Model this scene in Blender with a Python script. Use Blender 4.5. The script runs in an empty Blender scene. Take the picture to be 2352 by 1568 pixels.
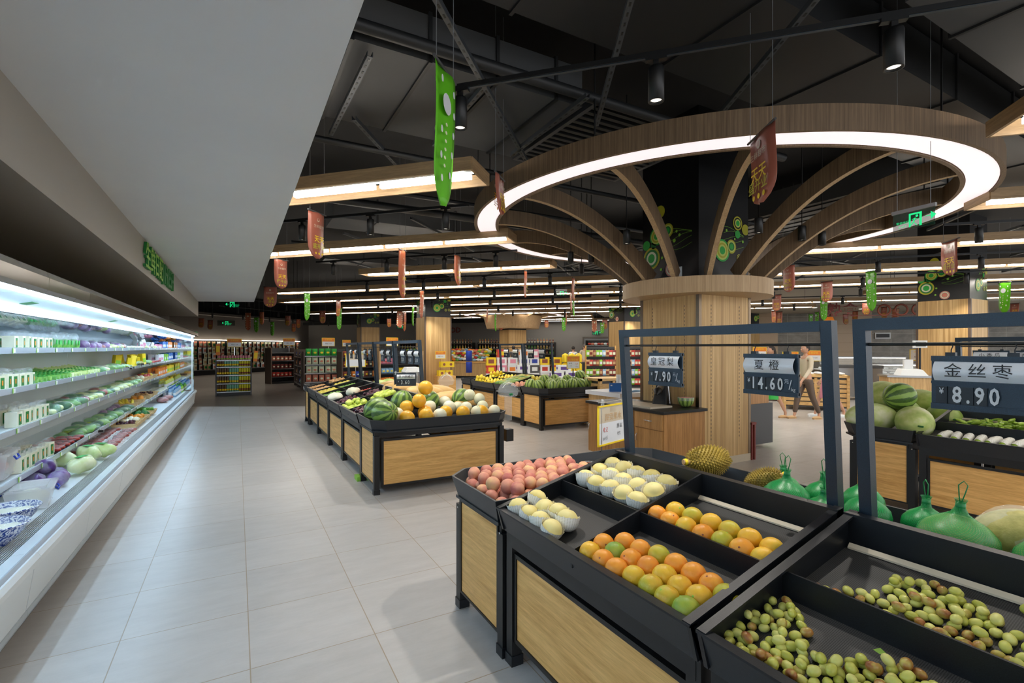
import bpy, math, random
from mathutils import Vector, Matrix
R = math.radians
PI = math.pi
rnd = random.Random(7)
scn = bpy.context.scene
COL = scn.collection

# ------------------------------------------------------------ camera, exposure, world
cam_d = bpy.data.cameras.new('camera')
cam = bpy.data.objects.new('camera', cam_d)
COL.objects.link(cam)
cam.location = (0, 0, 1.56)
cam.rotation_euler = (R(90), 0, -0.510528)
cam_d.sensor_width = 36.0
cam_d.lens = 1126.55 / 2352 * 36.0
cam_d.shift_y = 14.5 / 2352
cam_d.clip_start = 0.05
cam_d.clip_end = 200
scn.camera = cam
scn.view_settings.view_transform = 'Standard'
scn.view_settings.look = 'None'
scn.view_settings.gamma = 1.0
scn.view_settings.use_curve_mapping = False
scn.view_settings.exposure = 1.0
scn.cycles.max_bounces = 7
scn.cycles.diffuse_bounces = 4
scn.cycles.glossy_bounces = 3
scn.cycles.transmission_bounces = 6
scn.cycles.transparent_max_bounces = 10
scn.cycles.use_denoising = True
scn.cycles.sample_clamp_indirect = 6.0
scn.cycles.caustics_reflective = False
scn.cycles.caustics_refractive = False
wd = bpy.data.worlds.new('world'); scn.world = wd
wd.use_nodes = True
wd.node_tree.nodes['Background'].inputs[0].default_value = (0.95, 0.97, 1.0, 1)
wd.node_tree.nodes['Background'].inputs[1].default_value = 0.85
SPOT_W = 60.0
LED_TUBE = 10.0      # strengths of the shop's own lamps
LED_RING = 0.39
COOLER_TUBE = 18.0

# ------------------------------------------------------------ materials
def lin(c):
    if isinstance(c, str):
        c = [int(c[i:i+2], 16) / 255 for i in (0, 2, 4)]
    return tuple(((v / 12.92) if v <= 0.04045 else ((v + 0.055) / 1.055) ** 2.4) for v in c) + (1.0,)

class NT:
    def __init__(s, name):
        s.m = bpy.data.materials.new(name); s.m.use_nodes = True
        s.t = s.m.node_tree; s.b = s.t.nodes['Principled BSDF']
    def n(s, kind, **kw):
        x = s.t.nodes.new(kind)
        for k, v in kw.items(): setattr(x, k, v)
        return x
    def l(s, a, b): s.t.links.new(a, b)
    def set(s, **kw):
        for k, v in kw.items():
            s.b.inputs[k.replace('_', ' ')].default_value = v
    def math(s, op, a, b=None, c=None):
        x = s.n('ShaderNodeMath', operation=op)
        for i, v in enumerate((a, b, c)):
            if v is None: continue
            if isinstance(v, (int, float)): x.inputs[i].default_value = v
            else: s.l(v, x.inputs[i])
        return x.outputs[0]
    def coord(s, kind='Object', scale=(1, 1, 1)):
        if kind == 'World':
            src = s.n('ShaderNodeNewGeometry').outputs['Position']
        else:
            src = s.n('ShaderNodeTexCoord').outputs[kind]
        mp = s.n('ShaderNodeMapping'); mp.inputs['Scale'].default_value = scale
        s.l(src, mp.inputs[0]); return mp.outputs[0]
    def noise(s, co, scale=5, detail=3, rough=.5, dist=0):
        x = s.n('ShaderNodeTexNoise'); x.inputs['Scale'].default_value = scale
        x.inputs['Detail'].default_value = detail; x.inputs['Roughness'].default_value = rough
        x.inputs['Distortion'].default_value = dist
        s.l(co, x.inputs['Vector']); return x.outputs['Fac']
    def ramp(s, fac, stops, interp='LINEAR'):
        x = s.n('ShaderNodeValToRGB'); x.color_ramp.interpolation = interp
        e = x.color_ramp.elements
        while len(e) < len(stops): e.new(0.5)
        for i, (p, c) in enumerate(stops):
            e[i].position = p; e[i].color = lin(c) if not (isinstance(c, tuple) and len(c) == 4) else c
        s.l(fac, x.inputs[0]); return x.outputs[0]
    def mix(s, fac, a, b):
        x = s.n('ShaderNodeMix', data_type='RGBA')
        for i, v in ((0, fac), (6, a), (7, b)):
            if hasattr(v, 'links'): s.l(v, x.inputs[i])
            elif i == 0: x.inputs[0].default_value = v
            else: x.inputs[i].default_value = lin(v) if isinstance(v, str) else v
        return x.outputs[2]
    def col(s, o): s.l(o, s.b.inputs['Base Color'])
    def bump(s, h, strength=.2, dist=.01):
        x = s.n('ShaderNodeBump'); x.inputs['Strength'].default_value = strength
        x.inputs['Distance'].default_value = dist
        s.l(h, x.inputs['Height']); s.l(x.outputs[0], s.b.inputs['Normal'])

def flat(name, c, rough=.5, metal=0, **kw):
    m = NT(name); m.set(Base_Color=lin(c), Roughness=rough, Metallic=metal, **kw); return m.m
def noisy(name, c1, c2, scale=8, rough=.5, bump=0, metal=0, kind='Object', stretch=(1, 1, 1), detail=4, bd=.004):
    m = NT(name); f = m.noise(m.coord(kind, stretch), scale, detail, .55)
    m.col(m.ramp(f, [(.3, c1), (.7, c2)])); m.set(Roughness=rough, Metallic=metal)
    if bump: m.bump(f, bump, bd)
    return m.m
def emit(name, c, strength, base='ffffff'):
    m = NT(name); m.set(Base_Color=lin(base), Emission_Color=lin(c), Emission_Strength=strength, Roughness=.4); return m.m
def wood(name, c1, c2, stretch, scale=3, rough=.45, band=None):
    m = NT(name); co = m.coord('World', stretch)
    f = m.noise(co, scale, 6, .62, .6); g = m.noise(co, scale * 7, 2, .5)
    h = m.math('ADD', m.math('MULTIPLY', f, .75), m.math('MULTIPLY', g, .25))
    m.col(m.ramp(h, [(.34, c1), (.64, c2)])); m.set(Roughness=rough); m.bump(h, .05, .002); return m.m
def fruit(name, cols, rough=.45, spot=None, scale=6, bump=.08, bscale=60, vary=.5, sub=0.0):
    """mottled skin whose tone differs from fruit to fruit"""
    m = NT(name); oi = m.n('ShaderNodeObjectInfo').outputs['Random']
    ad = m.n('ShaderNodeVectorMath', operation='SCALE'); 
    v = m.n('ShaderNodeCombineXYZ'); m.l(oi, v.inputs[0]); m.l(oi, v.inputs[1])
    m.l(v.outputs[0], ad.inputs[0]); ad.inputs['Scale'].default_value = 37.0
    a2 = m.n('ShaderNodeVectorMath', operation='ADD'); m.l(m.coord(), a2.inputs[0]); m.l(ad.outputs[0], a2.inputs[1])
    f = m.noise(a2.outputs[0], scale, 3, .55)
    k = m.math('ADD', m.math('MULTIPLY', f, 1 - vary * .6), m.math('MULTIPLY', oi, vary * .6))
    n = len(cols); c = m.ramp(k, [(.25 + .5 * i / (n - 1), q) for i, q in enumerate(cols)])
    if spot:
        s = m.noise(a2.outputs[0], scale * 4, 2, .5)
        c = m.mix(m.ramp(s, [(.62, '000000'), (.68, 'ffffff')]), c, spot)
    m.col(c); m.set(Roughness=rough, Subsurface_Weight=sub)
    if bump: m.bump(m.noise(m.coord(), bscale, 2), bump, .002)
    return m.m
def melon(name, c1, c2, n=11, wob=1.6, w=.15, rough=.35):
    m = NT(name); co = m.coord()
    sp = m.n('ShaderNodeSeparateXYZ'); m.l(co, sp.inputs[0])
    an = m.math('ARCTAN2', sp.outputs[1], sp.outputs[0])
    nz = m.noise(m.coord('Object', (1, 1, .55)), 22, 4, .65)
    ph = m.math('ADD', m.math('MULTIPLY', an, float(n)), m.math('MULTIPLY', nz, wob * 4))
    s = m.math('MULTIPLY_ADD', m.math('SINE', ph), .5, .5)
    c = m.ramp(s, [(.0, c1), (.40 + w, c1), (.50 + w, c2)])
    fine = m.noise(co, 70, 3); c = m.mix(m.math('MULTIPLY', fine, .35), c, c2)
    m.col(c); m.set(Roughness=rough); return m.m
def glassy(name, c='ffffff', alpha=.25, rough=.05):
    m = NT(name); m.set(Base_Color=lin(c), Roughness=rough, Alpha=alpha); return m.m

MAT = {}
def build_materials():
    M = MAT
    M['black'] = noisy('black_metal', '08090a', '121416', 420, .42, .25, .0, bd=.001)
    M['blackedge'] = noisy('charcoal_metal', '0e1013', '1b1f25', 500, .35, .3, .1, bd=.001)
    M['frame'] = noisy('blue_black_metal', '14202b', '263848', 480, .38, .25, .1, bd=.001)
    M['tray'] = noisy('tray_side', '16191d', '262c32', 500, .42, .25, .0, bd=.001)
    M['oak'] = wood('oak_panel', 'c08d46', 'ebbb72', (2.2, 2.2, 34), 1.1)
    M['oakv'] = wood('oak_vertical', 'a78452', 'd3b079', (30, 30, 1.2), 1.0)
    M['oakdeep'] = wood('oak_counter', '9a6c37', 'c6935a', (30, 30, 1.5), 1.0)
    M['crate'] = wood('pale_pine', 'c79a58', 'eac88c', (4, 4, 20), 1.2, .55)
    # column boards with fine upright ribs
    m = NT('ribbed_oak'); co = m.coord('World', (1, 1, .02))
    f = m.noise(co, 22, 4, .7); m.col(m.ramp(f, [(.3, 'a3804e'), (.5, 'c6a26a'), (.7, 'dfc08a')])); m.set(Roughness=.5)
    m.bump(f, .15, .004); M['ribbed'] = m.m
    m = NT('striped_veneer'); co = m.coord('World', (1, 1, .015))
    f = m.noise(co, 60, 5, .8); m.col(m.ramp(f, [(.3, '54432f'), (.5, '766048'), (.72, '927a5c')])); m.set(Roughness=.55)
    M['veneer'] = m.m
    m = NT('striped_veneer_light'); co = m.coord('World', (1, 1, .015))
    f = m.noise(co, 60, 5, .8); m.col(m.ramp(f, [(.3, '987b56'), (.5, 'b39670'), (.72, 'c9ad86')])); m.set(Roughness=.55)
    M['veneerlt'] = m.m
    M['veneerside'] = wood('veneer_edge', 'a5845b', 'c6a67c', (8, 8, 8), 2)
    M['fixwood'] = wood('lamp_frame_wood', '8a7152', 'b2946c', (2, 2, 30), 1.2, .55)
    M['white'] = flat('white_paint', 'e9eef0', .35)
    M['cooler'] = flat('cooler_white', 'dbe4e8', .3)
    M['coolerlt'] = flat('cooler_lining', 'e2ecf0', .4)
    M['coolergrey'] = flat('reflection_grey', 'a9b4bb', .35)
    M['canopy'] = flat('canopy_grey', '8c8880', .12, .25)
    M['lip'] = glassy('price_rail', 'c8d2dc', .75, .15)
    M['mirror'] = flat('mirror', 'd5dfe2', .04, 1.0)
    M['chrome'] = flat('chrome', 'cfd2d4', .15, 1.0)
    M['bronze'] = flat('bronze_trim', '7a6a58', .3, 1.0)
    M['steel'] = flat('steel', '9a9c9e', .3, 1.0)
    M['soffit'] = noisy('soffit_paint', 'd6d7d8', 'dcdddd', 1.2, .6, kind='World')
    M['bulkhead'] = flat('bulkhead_paint', 'a39d94', .38)
    M['wallgrey'] = noisy('grey_wall_paint', '5d5752', '655f5a', .6, .7, kind='World')
    M['wallpale'] = flat('pale_grey_wall', '868380', .7)
    M['ceil'] = flat('ceiling_black', '151719', .8)
    M['duct'] = noisy('duct_grey', '3e4042', '47494b', .7, .6, kind='World')
    M['pipe'] = flat('pipe_dark', '1e2022', .5)
    M['strut'] = flat('strut_steel', '50555a', .45, .5)
    M['ceilpale'] = flat('pale_ceiling', 'c9c2b4', .7)
    M['tube'] = emit('led_tube', 'fff6ea', LED_TUBE)
    M['ring'] = emit('ring_diffuser', 'fdeff4', LED_RING)
    M['ctube'] = emit('cooler_tube', 'c4e4ff', COOLER_TUBE)
    M['spotface'] = emit('spot_face', 'fff3e0', .8)
    M['cornice'] = emit('cornice_light', 'fff2dc', 3.0)
    M['downlight'] = emit('downlight_face', 'fff6e6', 3)
    M['exitgreen'] = emit('exit_green', '1fe38a', .45, '1fae6a')
    M['exitplate'] = glassy('exit_plate', '1c4a3a', .45, .1)
    M['signwhite'] = flat('sign_white', 'dfe4ea', .3)
    M['signink'] = flat('sign_ink', '16181c', .5)
    M['digit'] = flat('digit_pale', 'c9cdd0', .5)
    M['black_dec'] = flat('column_black', '0a0b0d', .35)
    for k, c in dict(green='2fae45', dgreen='1c7a34', lgreen='8cc63f', yellow='b9b52c', lime='c9d96a', cream='dfe5c8', pink='c9857b', red='c23a2e', orange='e8862a', blue='1763b0', navy='2340a8', maroon='7d2f28', brown='8c4a37', yel='f2d21e', pinkp='d98aa0', teal='3f8f7e', purple='5d3f8f', tan='c8a476', wenge='5d4d42', canbrown='75614f', canteal='86c9b0', canyel='e2dc3a', beige='cbbfa8', grey='7b7f83', dgrey='4a4b4d', skyb='8fb8d8', salmon='d9886e').items():
        M[k] = flat('paint_' + k, c, .5)
    M['bgreen'] = flat('banner_green', '5fb81f', .4)
    M['bbrown'] = flat('banner_brown', 'a5604f', .3)
    M['borange'] = flat('banner_rust', 'bb6a4a', .3)
    M['mesh'] = None
    m = NT('net_liner'); co = m.coord('Object', (1, 1, 1)); sp = m.n('ShaderNodeSeparateXYZ'); m.l(co, sp.inputs[0])
    a = m.math('SINE', m.math('MULTIPLY', m.math('ADD', sp.outputs[0], sp.outputs[1]), 620.0))
    b = m.math('SINE', m.math('MULTIPLY', m.math('SUBTRACT', sp.outputs[0], sp.outputs[1]), 620.0))
    h = m.math('MULTIPLY', a, b); m.col(m.ramp(h, [(.0, '454545'), (.25, '0b0b0b')])); m.set(Roughness=.6)
    M['mesh'] = m.m
    m = NT('foam_net'); co = m.coord('Object', (1, 1, 1)); sp = m.n('ShaderNodeSeparateXYZ'); m.l(co, sp.inputs[0])
    an = m.math('MULTIPLY', m.math('ARCTAN2', sp.outputs[1], sp.outputs[0]), 14.0); zz = m.math('MULTIPLY', sp.outputs[2], 520.0)
    h = m.math('MULTIPLY', m.math('SINE', m.math('ADD', an, zz)), m.math('SINE', m.math('SUBTRACT', an, zz)))
    m.col(m.ramp(h, [(.0, 'f7f5ec'), (.6, 'dddaca')])); m.set(Roughness=.7); m.bump(h, .35, .002); M['foam'] = m.m
    M['watermelon'] = melon('watermelon_skin', '274a22', '86a84c', 9, .8, .06)
    M['watermelon_pale'] = melon('watermelon_pale_skin', '33541f', '9cb558', 10, .8, -.02)
    M['peach'] = fruit('peach_skin', ['e2bd80', 'cf9078', 'ad5c58'], .7, None, 14, .05, 80, .35)
    M['orange_o'] = fruit('orange_skin', ['e08a25', 'ea9a2a', 'e2a62c'], .4, None, 20, .25, 420, .4)
    M['orange_y'] = fruit('yellow_orange_skin', ['dda428', 'e6b52c', 'd6b52c'], .4, None, 20, .25, 420, .4)
    M['orange_l'] = fruit('lime_orange_skin', ['d9a32a', 'bdb02c', '9fa92c'], .4, None, 16, .25, 420, .3)
    M['orange_g'] = fruit('green_orange_skin', ['a9a82c', '86a030', '5f9632'], .4, None, 16, .25, 420, .3)
    M['pear'] = fruit('pear_skin', ['e0d084', 'e5d894', 'd9c878'], .5, None, 10, .04, 200, .4)
    M['jujube'] = fruit('jujube_skin', ['aeb046', 'c2c35e', 'd6d27e'], .35, None, 30, .0, 60, .7)
    M['jujube_brown'] = fruit('jujube_ripe_skin', ['bdbb58', 'b9ad56', 'a06a34', '7a3a22'], .35, None, 34, .0, 60, .25)
    M['honeydew'] = fruit('pale_melon_skin', ['d9dab4', 'e4e3c4', 'ecead2'], .4, None, 8, .06, 60, .4)
    M['yellowmelon'] = fruit('yellow_melon_skin', ['eba825', 'f0b32c', 'f3bd38'], .35, None, 8, .04, 60, .4)
    M['waxgourd'] = fruit('wax_gourd_skin', ['7c9840', '9ab354', 'c0cd80', 'dedfc0'], .5, None, 8, .06, 50, .35)
    M['pumpkin'] = fruit('butternut_skin', ['c99b56', 'd9ae68', 'e2bd7e'], .45, None, 8, .05, 60, .5)
    M['cantaloupe'] = fruit('netted_melon_skin', ['84843e', 'a39c58', 'bdb076'], .6, None, 30, .3, 160, .3)
    M['durian'] = fruit('durian_skin', ['6f5a22', '97812f', 'b39a3c'], .6, None, 20, .1, 60, .3)
    M['gourdskin'] = fruit('gourd_skin', ['1c5a2a', '2f7436', '4a8a48'], .35, None, 12, .0, 60, .3)
    m = NT('green_net'); co = m.coord('Object', (1, 1, 1)); m.set(Base_Color=lin('0a8f48'), Roughness=.35); sp = m.n('ShaderNodeSeparateXYZ'); m.l(co, sp.inputs[0])
    an = m.math('MULTIPLY', m.math('ARCTAN2', sp.outputs[1], sp.outputs[0]), 26.0); zz = m.math('MULTIPLY', sp.outputs[2], 420.0)
    h = m.math('ABSOLUTE', m.math('MULTIPLY', m.math('SINE', m.math('ADD', an, zz)), m.math('SINE', m.math('SUBTRACT', an, zz))))
    m.l(m.math('SUBTRACT', .88, m.math('MULTIPLY', h, .62)), m.b.inputs['Alpha']); M['greennet'] = m.m
    M['greenloop'] = flat('green_plastic', '087a3e', .35)
    M['plum'] = fruit('plum_skin', ['2c1626', '4a2230', '6a3a44'], .25, None, 14, 0, 60, .6)
    M['limef'] = fruit('lime_skin', ['4f8a2a', '6fa036', '8cb04a'], .4, None, 14, .1, 200, .6)
    M['applegreen'] = fruit('green_apple_skin', ['9cb33a', 'b5c64e', 'c9d468'], .3, None, 10, 0, 60, .6)
    M['lychee'] = fruit('longan_skin', ['a37a45', 'b88f58', 'caa46c'], .7, None, 30, .2, 200, .6)
    M['redfruit'] = fruit('red_fruit_skin', ['a32a2a', 'c4413a', 'd0604a'], .4, None, 14, 0, 60, .6)
    M['yellowfruit'] = fruit('yellow_fruit_skin', ['c9b838', 'dccb4c', 'e6d868'], .4, None, 12, 0, 60, .6)
    M['mango'] = fruit('mango_skin', ['e0c21e', 'ead22e', 'f0dc50'], .4, None, 8, 0, 60, .5)
    M['papaya'] = fruit('papaya_skin', ['4f8a3a', '84a244', 'd0ac4c'], .4, None, 6, 0, 60, .5)
    M['potato'] = fruit('potato_skin', ['a5794a', 'bb8f5c', 'cfa878'], .7, None, 20, .1, 80, .6)
    M['pepper'] = fruit('pepper_skin', ['7a9a28', '93b436', 'a9c44c'], .3, None, 14, 0, 60, .7)
    M['leaf'] = fruit('leaf_green', ['3f8a35', '6fae4a', 'a8cf6a'], .45, None, 24, .3, 60, .6)
    M['darkleaf'] = fruit('dark_leaf_green', ['1f5a30', '2f7a3c', '4f9a4c'], .45, None, 24, .3, 60, .6)
    M['napa'] = fruit('napa_cabbage', ['bfd868', 'dfeaa0', 'f0f4d0'], .4, None, 16, .3, 40, .5)
    M['purplecab'] = fruit('purple_cabbage', ['33204e', '5c3c80', '9a84b8'], .35, None, 26, .3, 40, .5)
    M['aubergine'] = fruit('purple_skin', ['5d3a6a', '8c5f94', 'b48fba'], .3, None, 8, 0, 60, .5)
    M['meat'] = fruit('sausage_red', ['7c3430', 'a04a42', 'c07066'], .35, None, 30, .2, 60, .6)
    M['tofu'] = fruit('tofu_cream', ['e2e0c0', 'eeecd2', 'f4f2e0'], .4, None, 8, 0, 60, .4)
    M['film'] = glassy('plastic_film', 'f2fbff', .16, .08)
    M['clear'] = glassy('clear_plastic', 'eef6f8', .18, .05)
    M['tubplastic'] = glassy('tub_plastic', 'ffffff', .3, .2)
    m = NT('blue_white_porcelain'); f = m.noise(m.coord(), 28, 4, .7, 2.5)
    m.col(m.ramp(f, [(.47, 'e9eef8'), (.52, '2c4a9a'), (.6, '203c8c')])); m.set(Roughness=.12); M['porcelain'] = m.m
    M['basket'] = noisy('basket_wood', 'caa56a', 'e6c894', 30, .6, .3, stretch=(1, 1, 6))
    M['skin'] = flat('skin', 'c79a80', .5, Subsurface_Weight=.1)
    M['hair'] = flat('dark_hair', '221c19', .6)
    M['greyhair'] = flat('grey_hair', '5d5753', .7)
    m = NT('stone_tile_wall'); co = m.coord('World'); sp = m.n('ShaderNodeSeparateXYZ'); m.l(co, sp.inputs[0])
    u = m.math('ADD', m.math('MULTIPLY', sp.outputs[0], -0.6947), m.math('MULTIPLY', sp.outputs[1], 0.7193))
    fz = m.math('FRACT', m.math('MULTIPLY', sp.outputs[2], 1 / .45)); fu = m.math('FRACT', m.math('MULTIPLY', u, 1 / .9))
    g = m.math('MAXIMUM', m.math('LESS_THAN', fz, .035), m.math('LESS_THAN', fu, .018))
    n2 = m.noise(m.coord('World', (1, 1, 1.6)), 2.2, 6, .65)
    m.col(m.mix(g, m.ramp(n2, [(.3, '6f6a60'), (.7, '9b968a')]), 'b9b3a5')); m.set(Roughness=.3); M['stonetile'] = m.m
    m = NT('beige_tile'); co = m.coord('World'); sp = m.n('ShaderNodeSeparateXYZ'); m.l(co, sp.inputs[0])
    fz = m.math('FRACT', m.math('MULTIPLY', sp.outputs[2], 1 / .45)); g = m.math('LESS_THAN', fz, .03)
    m.col(m.mix(g, 'b9a286', '9c8768')); m.set(Roughness=.35); M['beigetile'] = m.m
    # floor: 0.6 m tiles with thin tan joints; darker tile field at the back
    m = NT('floor_tile'); co = m.coord('World'); sp = m.n('ShaderNodeSeparateXYZ'); m.l(co, sp.inputs[0])
    def joint(o, off):
        q = m.math('FRACT', m.math('ADD', m.math('MULTIPLY', o, 1 / .6), off))
        return m.math('GREATER_THAN', m.math('ABSOLUTE', m.math('SUBTRACT', q, .5)), .4955)
    g = m.math('MAXIMUM', joint(sp.outputs[0], .5448 / .6), joint(sp.outputs[1], -2.6994 / .6 + 5))
    cell = m.n('ShaderNodeCombineXYZ')
    m.l(m.math('FLOOR', m.math('ADD', m.math('MULTIPLY', sp.outputs[0], 1 / .6), .5448 / .6)), cell.inputs[0])
    m.l(m.math('FLOOR', m.math('ADD', m.math('MULTIPLY', sp.outputs[1], 1 / .6), -2.6994 / .6 + 5)), cell.inputs[1])
    wn = m.n('ShaderNodeTexWhiteNoise'); m.l(cell.outputs[0], wn.inputs['Vector'])
    n1 = m.noise(m.coord('World', (1, 3.2, 1)), 3.0, 7, .7)
    f = m.math('ADD', m.math('MULTIPLY', n1, .8), m.math('MULTIPLY', wn.outputs['Value'], .2))
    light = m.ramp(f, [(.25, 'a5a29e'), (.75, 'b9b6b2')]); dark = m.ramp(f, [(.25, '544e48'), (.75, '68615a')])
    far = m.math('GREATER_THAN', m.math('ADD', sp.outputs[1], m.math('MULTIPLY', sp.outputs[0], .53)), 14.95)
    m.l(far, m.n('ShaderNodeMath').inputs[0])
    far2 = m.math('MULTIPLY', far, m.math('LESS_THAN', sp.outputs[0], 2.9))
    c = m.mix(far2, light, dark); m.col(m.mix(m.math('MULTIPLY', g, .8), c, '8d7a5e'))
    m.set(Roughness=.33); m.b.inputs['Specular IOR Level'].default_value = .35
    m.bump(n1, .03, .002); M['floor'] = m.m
build_materials()
M = MAT

# ------------------------------------------------------------ mesh building
class G:
    """collects faces of several materials and links them as one mesh object"""
    def __init__(s): s.v = []; s.f = []; s.mi = []; s.ms = []; s.cur = 0; s.sm = []; s.smooth = False; s.T = None
    def m(s, mat):
        if mat not in s.ms: s.ms.append(mat)
        s.cur = s.ms.index(mat); return s
    def add(s, vs, fs, smooth=None):
        b = len(s.v)
        if s.T is not None: vs = [tuple(s.T @ Vector(p)) for p in vs]
        s.v.extend(vs)
        sm = s.smooth if smooth is None else smooth
        for f in fs: s.f.append([b + i for i in f]); s.mi.append(s.cur); s.sm.append(sm)
        return s
    def box(s, x0, x1, y0, y1, z0, z1):
        v = [(x, y, z) for z in (z0, z1) for y in (y0, y1) for x in (x0, x1)]
        return s.add(v, [(0, 2, 3, 1), (4, 5, 7, 6), (0, 1, 5, 4), (2, 6, 7, 3), (0, 4, 6, 2), (1, 3, 7, 5)], False)
    def hexa(s, b, t):
        """b, t: four points each, same order"""
        return s.add(list(b) + list(t), [(3, 2, 1, 0), (4, 5, 6, 7), (0, 1, 5, 4), (1, 2, 6, 5), (2, 3, 7, 6), (3, 0, 4, 7)], False)
    def prism(s, poly, z0, z1):
        n = len(poly); v = [(x, y, z0) for x, y in poly] + [(x, y, z1) for x, y in poly]
        return s.add(v, [tuple(range(n - 1, -1, -1)), tuple(range(n, 2 * n))] + [(i, (i + 1) % n, n + (i + 1) % n, n + i) for i in range(n)], False)
    def beam(s, p, q, w, h, up=(0, 0, 1)):
        p = Vector(p); q = Vector(q); d = (q - p).normalized(); u = Vector(up)
        if abs(d.dot(u)) > .98: u = Vector((1, 0, 0))
        a = d.cross(u).normalized() * (w / 2); b = a.cross(d).normalized() * (h / 2)
        return s.hexa([tuple(p + i * a + j * b) for i, j in ((-1, -1), (1, -1), (1, 1), (-1, 1))], [tuple(q + i * a + j * b) for i, j in ((-1, -1), (1, -1), (1, 1), (-1, 1))])
    def tube(s, pts, r, n=8, closed=False, caps=True):
        pts = [Vector(p) for p in pts]; k = len(pts); rr = r if isinstance(r, (list, tuple)) else [r] * k
        vs = []; prev = None
        for i, p in enumerate(pts):
            a = pts[(i - 1) % k] if (closed or i > 0) else p; b = pts[(i + 1) % k] if (closed or i < k - 1) else p
            d = (b - a).normalized()
            if prev is None: u = d.orthogonal().normalized()
            else:
                u = prev - d * prev.dot(d); u = u.normalized() if u.length > 1e-6 else d.orthogonal().normalized()
            prev = u; w = d.cross(u)
            for j in range(n):
                t = 2 * PI * j / n; vs.append(tuple(p + (u * math.cos(t) + w * math.sin(t)) * rr[i]))
        fs = []
        for i in range(k if closed else k - 1):
            for j in range(n):
                a = i * n + j; b = i * n + (j + 1) % n; c = ((i + 1) % k) * n + (j + 1) % n; d = ((i + 1) % k) * n + j
                fs.append((a, b, c, d))
        s.add(vs, fs, True)
        if caps and not closed:
            s.add(vs[:n], [tuple(range(n - 1, -1, -1))], False); s.add(vs[-n:], [tuple(range(n))], False)
        return s
    def lathe(s, prof, n=20, c=(0, 0, 0), closed=False, smooth=True):
        vs = []; fs = []
        for r, z in prof:
            for j in range(n):
                t = 2 * PI * j / n; vs.append((c[0] + r * math.cos(t), c[1] + r * math.sin(t), c[2] + z))
        k = len(prof)
        for i in range(k if closed else k - 1):
            for j in range(n):
                fs.append((i * n + j, i * n + (j + 1) % n, ((i + 1) % k) * n + (j + 1) % n, ((i + 1) % k) * n + j))
        return s.add(vs, fs, smooth)
    def ball(s, c=(0, 0, 0), r=(1, 1, 1), nu=14, nv=9, fn=None):
        if not isinstance(r, (tuple, list)): r = (r, r, r)
        vs = [(c[0], c[1], c[2] - r[2])]; fs = []
        for i in range(1, nv):
            a = -PI / 2 + PI * i / nv
            for j in range(nu):
                t = 2 * PI * j / nu; k = fn(a, t) if fn else 1
                vs.append((c[0] + r[0] * math.cos(a) * math.cos(t) * k, c[1] + r[1] * math.cos(a) * math.sin(t) * k, c[2] + r[2] * math.sin(a) * (k if fn else 1)))
        vs.append((c[0], c[1], c[2] + r[2])); L = len(vs) - 1
        for j in range(nu):
            fs.append((0, 1 + (j + 1) % nu, 1 + j)); fs.append((L, L - nu + j, L - nu + (j + 1) % nu))
        for i in range(nv - 2):
            for j in range(nu):
                a = 1 + i * nu + j; b = 1 + i * nu + (j + 1) % nu; fs.append((a, b, b + nu, a + nu))
        return s.add(vs, fs, True)
    def pillow(s, w, h, d, c=(0, 0, 0), n=6):
        """flat sealed bag, full in the middle and thin at its rim"""
        vs = []; fs = []
        for side in (-1, 1):
            for i in range(n + 1):
                for j in range(n + 1):
                    a, b = j / n * 2 - 1, i / n * 2 - 1; k = (max(0, 1 - abs(a) ** 3) * max(0, 1 - abs(b) ** 4)) ** .5
                    pin = 1 - .07 * (1 - b * b) + .03 * math.sin(b * 9)
                    vs.append((c[0] + a * w / 2 * pin, c[1] + side * (d / 2 * k + .001), c[2] + b * h / 2))
        q = (n + 1) ** 2
        for i in range(n):
            for j in range(n):
                a = i * (n + 1) + j; fs.append((a, a + 1, a + n + 2, a + n + 1)); a += q; fs.append((a, a + n + 1, a + n + 2, a + 1))
        return s.add(vs, fs, True)
    def build(s, name, mat=None, parent=None, loc=(0, 0, 0), rot=(0, 0, 0), bevel=0):
        me = bpy.data.meshes.new(name); me.from_pydata(s.v, [], s.f)
        if mat is not None and not s.ms: s.ms = [mat]
        for q in s.ms: me.materials.append(q)
        me.polygons.foreach_set('material_index', s.mi); me.polygons.foreach_set('use_smooth', s.sm); me.update()
        o = bpy.data.objects.new(name, me); COL.objects.link(o); o.location = loc; o.rotation_euler = rot
        if parent is not None: o.parent = parent
        if bevel:
            b = o.modifiers.new('bevel', 'BEVEL'); b.width = bevel; b.segments = 2; b.limit_method = 'ANGLE'
        return o

def tag(o, label=None, cat=None, group=None, kind=None):
    if label: o['label'] = label
    if cat: o['category'] = cat
    if group: o['group'] = group
    if kind: o['kind'] = kind
    return o
def thing(name, label, cat, loc=(0, 0, 0), rz=0, group=None):
    o = bpy.data.objects.new(name, None); COL.objects.link(o); o.empty_display_size = .1
    o.location = loc; o.rotation_euler = (0, 0, rz); return tag(o, label, cat, group)
def kids(o): return [c for c in KIDS.get(o.name, [])] if False else list(o.children)
def dup(root, loc=None, rot=None, label=None, group=None, scale=None):
    r = root.copy(); COL.objects.link(r)
    if loc is not None: r.location = loc
    if rot is not None: r.rotation_euler = rot
    if scale is not None: r.scale = scale if isinstance(scale, (tuple, list)) else (scale,) * 3
    if label: r['label'] = label
    if group: r['group'] = group
    elif 'group' in r and group is not None: del r['group']
    for ch in root.children:
        c = ch.copy(); COL.objects.link(c); c.parent = r
        for g in ch.children:
            d = g.copy(); COL.objects.link(d); d.parent = c
    return r
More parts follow.
